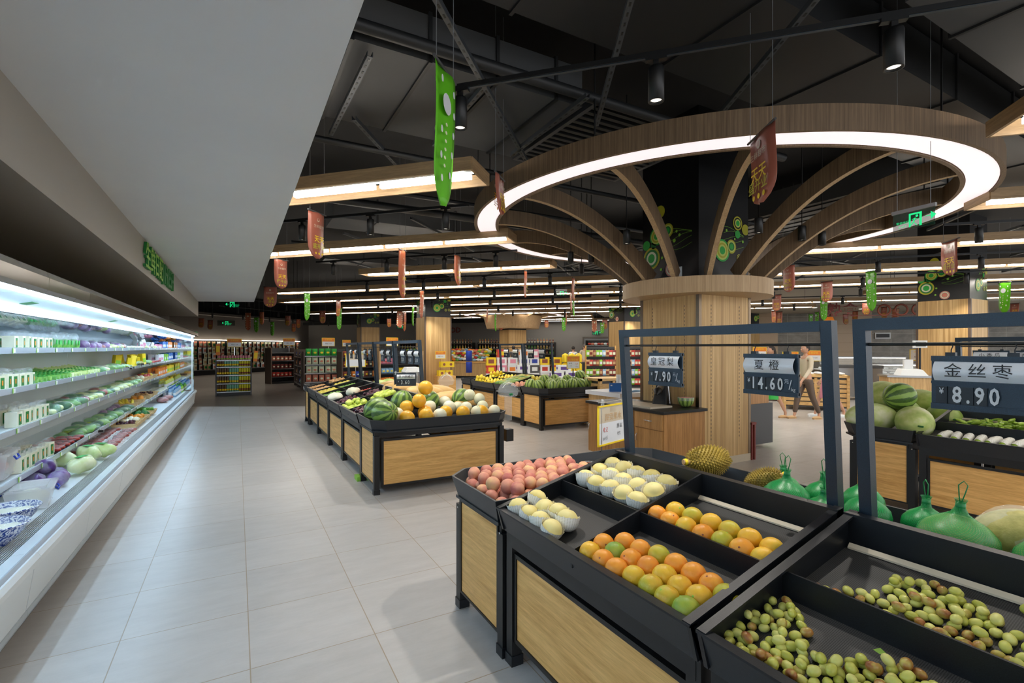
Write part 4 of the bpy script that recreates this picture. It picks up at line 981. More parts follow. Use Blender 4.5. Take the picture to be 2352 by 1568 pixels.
# second island
w2 = Proto(tag(G().ball((0, 0, 0), (.108, .108, .118), 24, 16).build('watermelon', M['watermelon_pale']), cat='watermelon')); G().lathe([(0, .1175), (.01, .1175), (.012, .115)], 8).build('stem_scar', M['tan'], w2.o)
W2 = [(5.07, 8.30, .82), (5.10, 8.05, .82), (5.30, 7.86, .82), (5.42, 8.12, .84), (5.55, 7.90, .83), (5.65, 8.16, .85), (5.80, 7.92, .83), (5.90, 8.20, .90), (6.05, 7.95, .83), (6.12, 8.25, .84), (6.28, 8.0, .83), (6.42, 8.28, .86), (5.45, 8.36, .90), (6.34, 8.36, .97), (5.72, 8.40, .90)]
q = [w2.put(p, (rnd.uniform(-.4, .4), rnd.uniform(-.5, .5), rnd.uniform(0, 6)), group='watermelons on the second island', scale=rnd.uniform(.96, 1.1)) for p in W2]; rank(q, 'light striped watermelon on the end table near the column, %s')
z3 = FL(X3); mg = sm('mango', 'mango', (.04, .04, .06), 'mango'); pp = Proto(tag(G().ball((0, 0, 0), (.055, .055, .12), 16, 10).build('papaya', M['papaya']), cat='papaya')); pk = sm('pink_pomelo', 'peach', (.05, .05, .048), 'pomelo')
def bin3(y0, side, rear): y = y0 + (.61 if side else .02); x0 = X3 + (.395 if rear else .03); return (x0, x0 + .335, y, y + .565)
heap([pk], *bin3(8.49, 0, 0), .05, z3, 'pink pomelo in the front tray left of the watermelons', 'pink pomelos in the front tray', 1)
heap([yp], *bin3(8.49, 0, 1), .04, z3, 'yellow fruit in the rear tray behind the watermelons', 'yellow fruit behind the watermelons', 2)
for i, (x0, y0, w, L) in enumerate((bin3(8.49, 1, 0)[0:1] + bin3(8.49, 1, 0)[2:3] + (0, 0), bin3(8.49, 1, 1)[0:1] + bin3(8.49, 1, 1)[2:3] + (0, 0))):
    q = [pp.put((x0 + .08 + .11 * (j % 3), y0 + .08 + .19 * (j // 3), z3(x0 + .08 + .11 * (j % 3), 0) + .06), (R(90), 0, 1.1 + rnd.uniform(-.3, .3)), 'green and yellow papaya in the %s tray of the second island' % ('front', 'rear')[i], 'papayas in the %s tray' % ('front', 'rear')[i]) for j in range(9)]
heap([mg], *bin3(9.70, 0, 0), .042, z3, 'orange yellow mango in the near front tray by papayas', 'mangoes in the near front tray', 1, rot=.3)
heap([mg], *bin3(9.70, 0, 1), .042, z3, 'orange yellow mango in the near rear tray by papayas', 'mangoes in the near rear tray', 1, rot=.3)
heap([mg], *bin3(9.70, 1, 0), .046, z3, 'bright yellow mango heaped at the far front corner', 'bright mangoes at the far front corner', 2, rot=.3)
heap([mg], *bin3(9.70, 1, 1), .046, z3, 'bright yellow mango heaped in the far rear tray', 'bright mangoes in the far rear tray', 2, rot=.3)
# right island
q = [wg.put(p, r, scale=s) for p, r, s in (((5.66, 2.58, .85), (R(90), 0, .9), (1.05, 1.05, 1.1)), ((5.72, 2.24, .84), (R(90), 0, -1.1), (1.1, 1.1, 1.3)), ((6.15, 2.5, .88), (R(90), 0, -.9), (1.0, 1.0, 1.2)), ((6.3, 2.2, .86), (R(90), 0, -1), 1.1), ((6.0, 2.62, 1.06), (R(90), 0, -.8), (1.05, 1.05, 1.3)), ((6.55, 2.5, .95), (R(90), 0, -.8), (1.1, 1.1, 1.4)), ((6.7, 2.3, 1.0), (R(90), 0, -.8), (1.1, 1.1, 1.3)))]
rank(q, 'big pale green wax gourd piled on the right end table, %s')
q = [wm.put(p, r, scale=s) for p, r, s in (((5.86, 2.42, 1.07), (1.3, .5, .8), .98), ((6.02, 2.66, 1.04), (1.1, .2, 2.0), .9))]
q[0]['label'] = 'striped watermelon on top of the pile on the right end table'; q[1]['label'] = 'striped watermelon behind the upper one, left on the right table'
pe2 = Proto(tag(G().tube([(0, 0, 0), (.02, .004, 0), (.045, 0, .002), (.07, -.008, .0), (.085, -.004, .003)], [.007, .013, .012, .008, .002], 8).build('green_pepper', M['pepper']), cat='pepper')); G().tube([(0, 0, 0), (-.015, 0, .003)], .003, 5).build('stalk', M['darkleaf'], pe2.o)
z4 = FL(X4)
for L in range(3):
    for i in range(62):
        x, y = X4 + .48 + rnd.uniform(0, .20), .98 + rnd.uniform(0, .95)
        pe2.put((x, y, z4(x, y) + .012 + .018 * L), (rnd.uniform(-.4, .4), rnd.uniform(-.4, .4), rnd.uniform(0, 6.28)), 'light green pepper heaped in the upper tray at right', 'green peppers heaped at right', rnd.uniform(.9, 1.2))
cu = Proto(tag(G().tube([(-.085, 0, 0), (-.07, 0, 0), (0, 0, .004), (.07, 0, 0), (.085, 0, 0)], [.012, .026, .03, .026, .012], 14).build('small_gourd', M['pepper']), cat='gourd')); G().tube([(-.072, 0, 0), (-.06, 0, 0), (0, 0, .004), (.06, 0, 0), (.088, 0, 0)], [.0275, .031, .034, .031, .02], 14, caps=False).build('foam_net', M['foam'], cu.o)
q = [cu.put((X4 + .17, 1.96 - .082 * i, z4(X4 + .16, 0) + .035), (0, -.22, rnd.uniform(-.25, .1)), group='small gourds in white nets', scale=rnd.uniform(.95, 1.05)) for i in range(12)]; rank(q, 'small green gourd in white foam net at right, %s')
# durians
def durian(loc, rot, s, label):
    q = random.Random(int(loc[1] * 100)); g = G(); g.ball((0, 0, 0), (.082, .082, .128), 24, 16, lambda a, t: 1 + .05 * math.cos(5 * t)); 
    n = 520; vs = []; fs = []
    for i in range(n):
        z = 1 - 2 * (i + .5) / n; t = i * 2.39996; rr = math.sqrt(1 - z * z); k = 1 + .05 * math.cos(5 * t)
        p = Vector((.082 * rr * math.cos(t) * k, .082 * rr * math.sin(t) * k, .128 * z * k)); d = Vector((rr * math.cos(t), rr * math.sin(t), z * .75)).normalized(); u = d.orthogonal().normalized(); w = d.cross(u)
        b = len(vs); vs += [tuple(p + (u * math.cos(a) + w * math.sin(a)) * .0075 - d * .003) for a in (0, PI / 2, PI, 3 * PI / 2)] + [tuple(p + d * .0145)]
        fs += [(b, b + 1, b + 4), (b + 1, b + 2, b + 4), (b + 2, b + 3, b + 4), (b + 3, b, b + 4)]
    g.add(vs, fs, False); o = g.build('durian', M['durian'], loc=loc, rot=rot); o.scale = (s,) * 3
    h = G(); h.tube([(0, 0, .125), (0, 0, .165)], .016, 10); h.build('stalk', M['tan'], o); h = G(); h.tube([(0, 0, .142), (0, 0, .16)], .0185, 12); h.build('yellow_band', M['yel'], o)
    return tag(o, label, 'durian')
durian((2.50, 2.02, .875), (R(90), 0, R(-105)), 1.05, 'spiky brown durian with yellow banded stalk behind the ridge')
durian((2.50, 1.66, .83), (R(60), 0, R(20)), .8, 'second durian half hidden behind the green netted gourds')
# gourds in green net bags
def netted(loc, rx, rz, label, skin='gourdskin', tilt=0):
    t = thing('netted_gourd', label, 'gourd', loc); t.rotation_euler = (0, tilt, rnd.uniform(0, 6))
    g = G(); g.ball((0, 0, rz), (rx, rx, rz), 24, 14); g.build('gourd', M[skin], t)
    g = G(); k = 1.035; g.lathe([(0, -.004), (rx * .6, rz * .18), (rx * .93 * k, rz * .6), (rx * k, rz), (rx * .94 * k, rz * 1.38), (rx * .70 * k, rz * 1.72), (rx * .40, rz * 1.96), (rx * .22, rz * 2.12), (.016, rz * 2.34), (.012, rz * 2.34 + .012), (.02, rz * 2.34 + .03)], 26); g.build('net_bag', M['greennet'], t)
    z = rz * 2.34
    g = G(); g.lathe([(0, z - .012), (.017, z - .012), (.015, z + .02), (0, z + .02)], 12); g.build('net_collar', M['greenloop'], t)
    g = G(); g.tube([(0, 0, z + .01), (.008, .004, z + .05), (.014, .006, z + .085), (.002, .003, z + .10), (-.011, -.002, z + .082), (-.006, -.002, z + .04), (0, 0, z + .01)], .0022, 6); g.build('tie_loop', M['greenloop'], t)
    return t
for i, (x, y, z, rx, rz, l) in enumerate(((2.42, 1.49, .72, .105, .085, 'green netted gourd with a tall loop beside the second durian'), (2.62, 1.62, .72, .08, .07, 'small green netted gourd behind the tall looped one'), (2.62, 1.42, .72, .085, .075, 'green netted gourd third from the durian'), (2.40, 1.29, .72, .085, .07, 'low green netted gourd just left of the frame post'), (2.60, 1.22, .74, .085, .08, 'green netted gourd just right of the first frame post'), (2.42, 1.12, .74, .09, .08, 'green netted gourd between the two frame posts'),
        (2.58, .97, .72, .085, .075, 'dark green netted gourd right of the second frame post'), (2.36, .80, .73, .12, .10, 'large light green netted gourd at the lower right'), (2.36, .52, .73, .12, .10, 'large green netted gourd cut by the right edge'))):
    netted((x, y, z), rx, rz, l, 'waxgourd' if i > 6 else 'gourdskin', rnd.uniform(-.08, .08))
g = G(); g.ball((0, 0, 0), (.10, .10, .135), 24, 16); o = tag(g.build('netted_melon', M['cantaloupe'], loc=(2.58, .70, .84), rot=(1.2, 0, .6)), 'film wrapped tan melon behind the large green netted gourd', 'melon')
h = G(); h.ball((0, 0, 0), (.102, .102, .137), 20, 12, bagmesh(1, 1, 1, 5)); h.build('plastic_wrap', M['clear'], o); o2 = dup(o, (2.6, .50, .84), (1.3, .2, 1.2), 'second film wrapped tan melon near the right edge')
# halved watermelon and juicer come with the counter
# ------------------------------------------------------------ open refrigerated wall case
SH = ((.64, -1.37), (.985, -1.38), (1.27, -1.40), (1.555, -1.40))     # shelf heights and front edges
CU = 2.35
for k in range(7):
    y1 = 15.32 - CU * k; y0 = y1 - CU + .004; L = y1 - y0
    t = thing('refrigerated_case', '', 'cooler', (-1.4, y0, 0)); CS = globals().setdefault('CS', []); CS.append(t)
    def part(name, g, mat=None, par=None, bevel=0): return g.build(name, mat, par or t, (1.4 * 0, 0, 0), bevel=bevel)
    X = lambda x: x + 1.4
    def slab(pts, name, mat, par=None):
        n = len(pts); v = [(X(a), 0, b) for a, b in pts] + [(X(a), L, b) for a, b in pts]; g = G()
        g.add(v, [tuple(range(n)), tuple(range(2 * n - 1, n - 1, -1))] + [(i, n + i, n + (i + 1) % n, (i + 1) % n) for i in range(n)], False); return g.build(name, mat, par or t)
    slab([(-1.95, .0), (-1.06, .0), (-1.06, .1), (-1.95, .1)], 'base', M['dgrey'])
    slab([(-1.06, .09), (-1.0, .09), (-.985, .12), (-.985, .15), (-1.06, .15)], 'reflection_strip', M['coolergrey'])  # grey strip in place of the reflected line along the case foot
    for j in (0, 1):
        g = G(); a, b = j * L / 2 + .003, (j + 1) * L / 2 - .003
        g.hexa([(X(-1.03), a, .15), (X(-.99), a, .15), (X(-.99), b, .15), (X(-1.03), b, .15)], [(X(-1.03), a, .385), (X(-.955), a, .385), (X(-.955), b, .385), (X(-1.03), b, .385)]); g.build('front_panel', M['cooler'], t)
    slab([(-1.05, .385), (-.95, .385), (-.93, .40), (-.93, .43), (-.945, .455), (-1.05, .455)], 'bumper', M['cooler'])
    slab([(-.962, .455), (-.955, .455), (-.965, .475), (-.972, .475)], 'glass_lip', M['lip'])
    g = G()
    for j in range(26): g.box(X(-1.055) - j * 0.0, X(-1.055) - j * 0.0, 0, 0, 0, 0) if False else None
    for j in range(9): g.box(X(-1.05 - .012 * j - .004), X(-1.05 - .012 * j), 0, L, .428, .436)
    for j in range(8): g.box(X(-1.16), X(-1.04), L * j / 8, L * j / 8 + .006, .424, .430)
    g.build('air_grille', M['cooler'], t)
    slab([(-1.90, .49), (-1.16, .435), (-1.16, .415), (-1.90, .46)], 'deck', M['coolerlt'])
    slab([(-1.95, .1), (-1.90, .1), (-1.90, 1.95), (-1.95, 1.95)], 'back_panel', M['coolerlt'])
    for z, xf in SH:
        s = slab([(-1.90, z - .005), (xf, z - .018), (xf, z - .03), (-1.90, z - .03)], 'shelf', M['coolerlt'])
        slab([(xf + .001, z - .038), (xf + .012, z - .036), (xf + .018, z + .006), (xf + .008, z + .008)], 'price_rail', M['lip'], s)
        g = G()
        for j in range(5):
            yy = .22 + j * .47; g.m(M['lgreen']).box(X(xf + .019), X(xf + .0205), yy, yy + .012, z - .034, z + .004); g.m(M['white']).box(X(xf + .018), X(xf + .0195), yy + .012, yy + .05, z - .03, z + .0)
        g.build('price_tickets', None, s)
    # canopy with two rows of tubes and a tilted mirror below it
    slab([(-1.95, 1.99), (-.96, 1.99), (-.91, 1.975), (-.895, 1.94), (-.90, 1.875), (-.92, 1.855), (-.96, 1.87), (-.97, 1.90), (-1.95, 1.90)], 'canopy', M['canopy'])
    slab([(-1.27, 1.81), (-1.02, 1.865), (-1.02, 1.875), (-1.27, 1.82)], 'canopy_lining', M['coolerlt'])
    slab([(-1.83, 1.655), (-1.285, 1.79), (-1.285, 1.80), (-1.83, 1.665)], 'mirror_panel', M['mirror'])
    slab([(-1.29, 1.783), (-1.275, 1.787), (-1.275, 1.80), (-1.29, 1.80)], 'mirror_edge', M['dgrey'])
    for xx, zz in ((-.985, 1.865), (-1.255, 1.806)):
        for j in (0, 1):
            g = G(); a, b = j * L / 2 + .03, (j + 1) * L / 2 - .03; g.tube([(X(xx), a, zz - .004), (X(xx), b, zz - .004)], .013, 8); g.build('light_tube', M['ctube'], t)
    if k == 0:
        g = G(); g.m(M['mirror']).box(X(-1.9), X(-1.0), L - .012, L - .002, .46, 1.86); g.build('end_glass', None, t)
        g = G(); g.box(X(-1.05), X(-1.02), L - .03, L, .45, 1.87); g.build('end_post', M['white'], t)
    g = G(); g.box(X(-1.15), X(-1.07), .5, .6, 1.838, 1.842); g.T = Matrix.Translation((X(-1.12), .55, 1.846)) @ Matrix.Rotation(.214, 4, 'Y'); 
    g = G(); g.m(M['dgreen']).hexa([(X(-1.16), .5, 1.828), (X(-1.10), .5, 1.842), (X(-1.10), .62, 1.842), (X(-1.16), .62, 1.828)], [(X(-1.16), .5, 1.830), (X(-1.10), .5, 1.844), (X(-1.10), .62, 1.844), (X(-1.16), .62, 1.830)]); g.build('sticker', None, t)
rank(CS, 'white open refrigerated case in the long cooler run, %s')
# FRESH sign on the bulkhead
t = thing('wall_sign', 'green raised letters reading 生鲜日配 FRESH on the grey bulkhead', 'sign', (-.9, 6.72, 2.40), R(90))
g = G(); v, f = text_mesh('生鲜日配', .32, .12, .02); 
for nm, body, s, x, sx in (('chinese_letters', '生鲜日配', .33, .62, 1.08), ('divider_bar', '', 0, 1.40, 1), ('latin_letters', 'FRESH', .40, 2.06, .98)):
    g = G()
    if body:
        v, f = text_mesh(body, s, .04, .012); g.m(M['dgreen']).add([(x + a * sx, -c - .016, .165 + b * .95) for a, b, c in v], f, False)
        v, f = text_mesh(body, s, 0, .012); g.m(M['lgreen']).add([(x + a * sx, -.0305, .165 + b * .95) for a, b, c in v], f, False)
    else: g.m(M['dgreen']).box(x - .03, x + .02, -.03, 0, .02, .31)
    g.build(nm, None, t)
# ------------------------------------------------------------ goods in the cooler
def good(name, cat, build):
    o = build(); o['category'] = cat; return Proto(o)
def b_tofu():
    g = G(); g.m(M['tofu']).box(-.035, .035, -.045, .045, 0, .11); g.m(M['dgreen']).box(.035, .0365, -.02, .025, .015, .095); g.m(M['orange']).box(.0365, .037, -.005, .01, .04, .075); o = g.build('tofu_pack')
    h = G(); h.ball((0, 0, .12), (.03, .04, .035), 8, 5, bagmesh(1, 1, 1, 2)); h.build('plastic_wrap', M['film'], o); return o
def b_bag(mat, r, seed, film=True, name='vegetable_bag'):
    def f():
        g = G(); g.ball((0, 0, r[2]), r, 14, 9, bagmesh(1, 1, 1, seed)); o = g.build(name, M[mat])
        if film: h = G(); h.ball((0, 0, r[2] * 1.1), (r[0] * 1.1, r[1] * 1.1, r[2] * 1.15), 10, 7, bagmesh(1, 1, 1, seed + 9)); h.build('plastic_wrap', M['film'], o)
        return o
    return f
def b_upbag():
    g = G(); g.m(M['leaf']).ball((0, 0, .05), (.035, .05, .055), 12, 8, bagmesh(1, 1, 1, 3)); o = g.build('salad_bag')
    h = G(); h.m(M['film']).ball((0, 0, .085), (.035, .055, .085), 12, 8); h.build('clear_sleeve', None, o); h = G(); h.m(M['green']).box(.03, .036, -.03, .02, .05, .09); h.build('green_label', None, o); return o
def b_stick(mat):
    def f():
        g = G(); g.tube([(.13, 0, .03), (-.05, 0, .05), (-.16, 0, .09)], [.022, .03, .02], 10); o = g.build('wrapped_vegetable', M[mat]); h = G()
        for i in range(7): h.box(.10 - i * .03, .115 - i * .03, -.02, .02, .058 + i * .004, .062 + i * .004)
        h.build('green_print', M['green'], o); return o
    return f
def b_tray(mat, n=6, base='black', name='packed_tray'):
    def f():
        g = G(); g.m(M[base]).box(-.075, .075, -.055, .055, 0, .018); o = g.build(name); q = random.Random(n); h = G()
        for i in range(n): h.ball((q.uniform(-.05, .05), q.uniform(-.035, .035), .03), (.03, .018, .018), 8, 6)
        h.build('contents', M[mat], o); h = G(); h.box(-.07, .07, -.05, .05, .045, .05); h.build('plastic_wrap', M['film'], o); return o
    return f
def b_basket(mat, n, r, name='produce_basket', L=.26):
    def f():
        g = G(); wall_loop(g, [(-.12, -L / 2), (.12, -L / 2), (.12, L / 2), (-.12, L / 2)], 0, .055, .006, .02); g.box(-.1, .1, -L / 2 + .02, L / 2 - .02, 0, .006); o = g.build(name, M['basket']); return o
    return f
def b_bottle(mat, cap, h=.2, r=.03):
    def f():
        g = G(); g.lathe([(0, 0), (r, 0), (r, h * .62), (r * .9, h * .72), (r * .4, h * .86), (r * .4, h * .9), (0, h * .9)], 12); o = g.build('bottle', M[mat]); k = G(); k.lathe([(0, h * .88), (r * .45, h * .88), (r * .45, h), (0, h)], 10); k.build('cap', M[cap], o)
        k = G(); k.lathe([(r * 1.02, h * .2), (r * 1.02, h * .5)], 12); k.build('label_band', M['white'], o); return o
    return f
def b_carton(mat, mat2, s=(.03, .035, .16)):
    def f():
        g = G(); g.m(M[mat]).box(-s[0], s[0], -s[1], s[1], 0, s[2]); g.m(M[mat2]).box(s[0], s[0] + .001, -s[1] * .8, s[1] * .8, s[2] * .25, s[2] * .6); return g.build('carton')
    return f
PT = {}
def P_(key, name, cat, f): PT[key] = good(name, cat, f)
P_('tofu', '', 'tofu', b_tofu); P_('up', '', 'bagged salad', b_upbag)
P_('purp', '', 'aubergine', b_bag('aubergine', (.05, .045, .045), 1, True, 'aubergine')); P_('brownb', '', 'bagged mushrooms', b_bag('meat', (.05, .04, .035), 2, True, 'mushroom_bag'))
P_('gbag', '', 'bagged greens', b_bag('leaf', (.075, .055, .035), 3, True, 'greens_bag')); P_('dbag', '', 'bagged greens', b_bag('darkleaf', (.075, .05, .035), 4, True, 'greens_bag'))
P_('wbag', '', 'bagged vegetable', b_bag('napa', (.07, .05, .03), 5, True, 'vegetable_bag')); P_('stick', '', 'wrapped vegetable', b_stick('napa')); P_('stick2', '', 'wrapped vegetable', b_stick('leaf'))
P_('meat', '', 'packed meat', b_tray('meat', 9, 'white', 'meat_tray')); P_('ptray', '', 'packed tray', b_tray('pepper', 7)); P_('rtray', '', 'packed tray', b_tray('redfruit', 5)); P_('mtray', '', 'packed tray', b_tray('tofu', 6, 'white'))
P_('yb', '', 'packet', b_carton('yel', 'lgreen')); P_('ob', '', 'packet', b_carton('orange', 'white')); P_('gb', '', 'packet', b_carton('lgreen', 'white')); P_('bb', '', 'packet', b_carton('blue', 'white')); P_('wb', '', 'packet', b_carton('white', 'pinkp')); P_('pb', '', 'packet', b_carton('pinkp', 'white', (.03, .04, .09)))
P_('basket', '', 'basket', b_basket('', 0, 0)); P_('bot', '', 'bottle', b_bottle('skyb', 'blue')); P_('bot2', '', 'bottle', b_bottle('lime', 'yel')); P_('bot3', '', 'bottle', b_bottle('lgreen', 'green', .16, .035))
names = {'shelf1': 'lowest', 'shelf2': 'second', 'shelf3': 'third', 'shelf4': 'top'}
def shelf_row(lv, y0, y1, key, dy, lab, rows=2, dx=.13, rot=(0, 0, 0), x0=None, s=1.0, jz=.15):
    if lv == 0: z, xf = .44, -1.17
    else: z, xf = SH[lv - 1]; z -= .016
    out = []; y = y0
    while y < y1:
        for r_ in range(rows):
            x = (x0 if x0 is not None else xf - .07) - r_ * dx; soft = isinstance(key, tuple); kk = rnd.choice(key) if soft else key; x += rnd.uniform(-.02, .02) if soft else 0; zz = z + (.0742 * (-1.16 - x) if lv == 0 else .0)
            out.append(PT[kk].put((x, y + rnd.uniform(-.12, .12) * dy * (2.2 if soft else 1), zz + .002), (rot[0] + (rnd.uniform(-.25, .25) if soft else 0), rot[1] + (rnd.uniform(-.25, .25) if soft else 0), rot[2] + rnd.uniform(-jz, jz) * (6 if soft else 1)), scale=s * (rnd.uniform(.8, 1.2) if soft else rnd.uniform(.95, 1.05))))
        y += dy
    where = 'bottom deck' if lv == 0 else names['shelf%d' % lv] + ' shelf'
    grp = lab + ' on the cooler %s' % where
    for o in out: o['group'] = grp; o['label'] = lab + ' on the cooler ' + where
    return out
shelf_row(4, 5.0, 5.85, 'tofu', .13, 'cream tofu pack with dark label'); shelf_row(4, 5.95, 6.75, 'up', .12, 'upright clear bag of salad'); shelf_row(4, 6.9, 8.0, ('purp', 'purp', 'brownb'), .12, 'wrapped purple or brown vegetable'); shelf_row(4, 8.1, 9.1, ('brownb', 'purp', 'wbag'), .12, 'small mixed vegetable bag')
shelf_row(4, 9.2, 10.6, 'mtray', .16, 'wrapped white tray'); shelf_row(4, 10.7, 12.0, ('wbag', 'mtray', 'pb', 'wb'), .12, 'pale or pink wrapped pack'); shelf_row(4, 12.1, 13.2, 'pb', .1, 'pink and white packet'); shelf_row(4, 13.3, 14.2, 'bb', .09, 'small blue and white packet'); shelf_row(4, 14.3, 15.2, 'ob', .09, 'small orange packet')
shelf_row(3, 4.75, 5.4, 'tofu', .12, 'cream tofu pack with green label'); shelf_row(3, 5.5, 6.5, 'stick2', .12, 'green printed vegetable sleeve', 1, rot=(0, 0, 0), x0=-1.58); shelf_row(3, 6.5, 7.6, 'stick', .12, 'pale printed vegetable sleeve', 1, x0=-1.58)
shelf_row(3, 7.8, 8.8, ('brownb', 'wbag', 'gbag'), .14, 'tilted bag of mushrooms or greens'); shelf_row(3, 8.9, 11.2, ('ptray', 'ptray', 'gbag', 'yb'), .13, 'green or yellow wrapped pack', s=1.05); shelf_row(3, 11.3, 12.6, 'rtray', .14, 'wrapped tray of red vegetables'); shelf_row(3, 12.7, 13.5, 'wb', .09, 'white and pink packet'); shelf_row(3, 13.6, 14.3, 'gb', .09, 'bright green packet'); shelf_row(3, 14.4, 15.2, 'bb', .09, 'tall blue packet', s=1.1)
shelf_row(2, 5.0, 5.7, 'tofu', .12, 'cream tofu pack with green label'); shelf_row(2, 5.75, 6.7, ('gbag', 'dbag', 'wbag'), .13, 'film bag of green stems'); shelf_row(2, 6.8, 8.2, ('dbag', 'gbag', 'wbag', 'brownb'), .13, 'film bag of mixed greens'); shelf_row(2, 8.3, 10.3, ('wbag', 'wbag', 'gbag'), .13, 'film bag of pale stems')
shelf_row(1, 5.0, 5.7, 'tofu', .11, 'cream tofu pack with green label'); shelf_row(1, 5.75, 6.6, 'rtray', .15, 'wrapped tray of red onions', 2); shelf_row(1, 6.65, 8.4, ('gbag', 'dbag', 'ptray', 'gbag'), .15, 'film bag of bright greens', 2, s=1.1); shelf_row(1, 8.5, 9.4, ('dbag', 'purp', 'wbag'), .15, 'film bag of dark or pale vegetables', 2)
shelf_row(0, 6.55, 8.1, 'meat', .17, 'white tray of red sausages', 3, .17, s=1.15, rot=(0, 0, 1.2), jz=.35); 
BK = []
for lv, ys in ((2, (10.6, 10.95, 11.3, 11.65, 12.0)), (1, (9.75, 10.1, 10.45, 11.2, 11.6, 12.0)), (0, (8.45, 8.8, 9.15, 9.6, 10.1))):
    for y in ys:
        z, xf = (.445, -1.17) if lv == 0 else (SH[lv - 1][0] - .015, SH[lv - 1][1]); o = PT['basket'].put((xf - .16, y, z + (.02 if lv == 0 else 0)), (0, 0, 0), scale=1.2, group='shallow woven produce baskets'); BK.append(o)
rank(BK, 'shallow woven basket of produce in the cooler, %s')
def fill(y, lv, mat, r, n, name, lab, cat, z0=.05):
    z, xf = (.445, -1.17) if lv == 0 else (SH[lv - 1][0] - .015, SH[lv - 1][1]); p = Proto(tag(G().ball((0, 0, 0), r, 10, 7).build(name, M[mat]), cat=cat)); rr = r if not isinstance(r, tuple) else max(r)
    for i in range(n): p.put((xf - .16 + rnd.uniform(-.09, .09), y + rnd.uniform(-.12, .12), z + z0 + .02 * (lv == 0) + rnd.uniform(0, .03)), rrot(.8), lab, lab)
fill(8.45, 0, 'plum', (.02, .02, .03), 26, 'black_mushroom', 'small dark mushroom in the nearest deck basket', 'mushroom'); fill(8.8, 0, 'tofu', (.05, .04, .035), 7, 'white_radish', 'white root in the second deck basket', 'radish'); fill(9.15, 0, 'orange_o', .032, 14, 'orange', 'small orange in the third deck basket', 'orange'); fill(9.6, 0, 'darkleaf', (.03, .03, .05), 10, 'cucumber', 'green vegetable in the fourth deck basket', 'cucumber'); fill(10.1, 0, 'leaf', (.05, .03, .02), 22, 'green_leaf', 'green leaf bunch in the last deck basket', 'leaf vegetable')
fill(9.75, 1, 'mango', (.025, .025, .06), 9, 'yellow_pepper', 'long yellow pepper in the lowest shelf basket', 'pepper'); fill(10.45, 1, 'orange_o', .045, 9, 'orange', 'large orange in the lowest shelf basket', 'orange'); fill(11.2, 1, 'potato', .03, 14, 'potato', 'brown potato in the lowest shelf basket', 'potato'); fill(11.6, 1, 'plum', .022, 26, 'plum', 'dark plum in the lowest shelf basket', 'plum')
fill(10.6, 2, 'tofu', (.05, .04, .03), 6, 'white_root', 'pale root in the second shelf basket', 'radish'); fill(11.3, 2, 'redfruit', .035, 8, 'red_apple', 'red apple in the second shelf basket', 'apple'); fill(11.65, 2, 'mango', .035, 8, 'yellow_apple', 'yellow fruit in the second shelf basket', 'fruit')
o = good('', 'ribs', b_bag('meat', (.10, .22, .05), 7, True, 'rib_pack')).put((-1.33, 12.2, .45), label='long packed slab of ribs on the far cooler deck'); good('', 'ribs', b_bag('meat', (.09, .2, .05), 8, True, 'rib_pack')).put((-1.30, 12.8, .45), label='second packed slab of ribs farther along the deck')
shelf_row(0, 13.4, 14.6, 'bot', .09, 'blue capped water bottle', 3, .09); shelf_row(0, 14.65, 15.2, 'bot3', .09, 'green bottle at the far end', 3, .09); shelf_row(1, 12.5, 13.6, 'mtray', .14, 'wrapped pale tray'); shelf_row(1, 13.7, 15.2, 'bot2', .1, 'yellow capped bottle', 2, .1); shelf_row(2, 12.5, 13.8, 'ob', .1, 'orange packet'); shelf_row(2, 13.9, 15.2, 'yb', .09, 'bright yellow packet')
# big loose vegetables and containers at the near end of the deck
for i, (x, y, z, rz) in enumerate(((-1.25, 6.12, .55, .6), (-1.20, 5.66, .53, -.3), (-1.42, 5.98, .54, .9), (-1.46, 5.72, .53, .4), (-1.2, 6.35, .53, .9))):
    g = G(); g.ball((0, 0, 0), (.075, .15, .07), 20, 12, bagmesh(1, 1, 1, i + 20)); o = g.build('napa_cabbage', M['napa'], loc=(x, y, z), rot=(0, 0, rz)); tag(o, None, 'cabbage'); NC = globals().setdefault('NC', []); NC.append(o)
    h = G(); h.ball((0, 0, 0), (.08, .158, .074), 16, 10, bagmesh(1, 1, 1, i + 20)); h.build('printed_film', M['film'], o); h = G(); h.box(-.03, .02, -.06, .05, .068, .0705); h.build('green_print', M['green'], o)
rank(NC, 'pale napa cabbage in printed film on the cooler deck, %s')
pc = Proto(tag(G().ball((0, 0, 0), (.07, .075, .06), 18, 12, bagmesh(1, 1, 1, 30)).build('purple_cabbage', M['purplecab']), cat='cabbage')); G().ball((0, 0, 0), (.074, .079, .064), 14, 9, bagmesh(1, 1, 1, 31)).build('plastic_wrap', M['film'], pc.o)
q = [pc.put(p, (0, .3, i)) for i, p in enumerate(((-1.38, 5.16, .52), (-1.30, 5.34, .52), (-1.36, 5.30, .60), (-1.26, 5.22, .51)))]; rank(q, 'halved purple cabbage wrapped in film, %s')
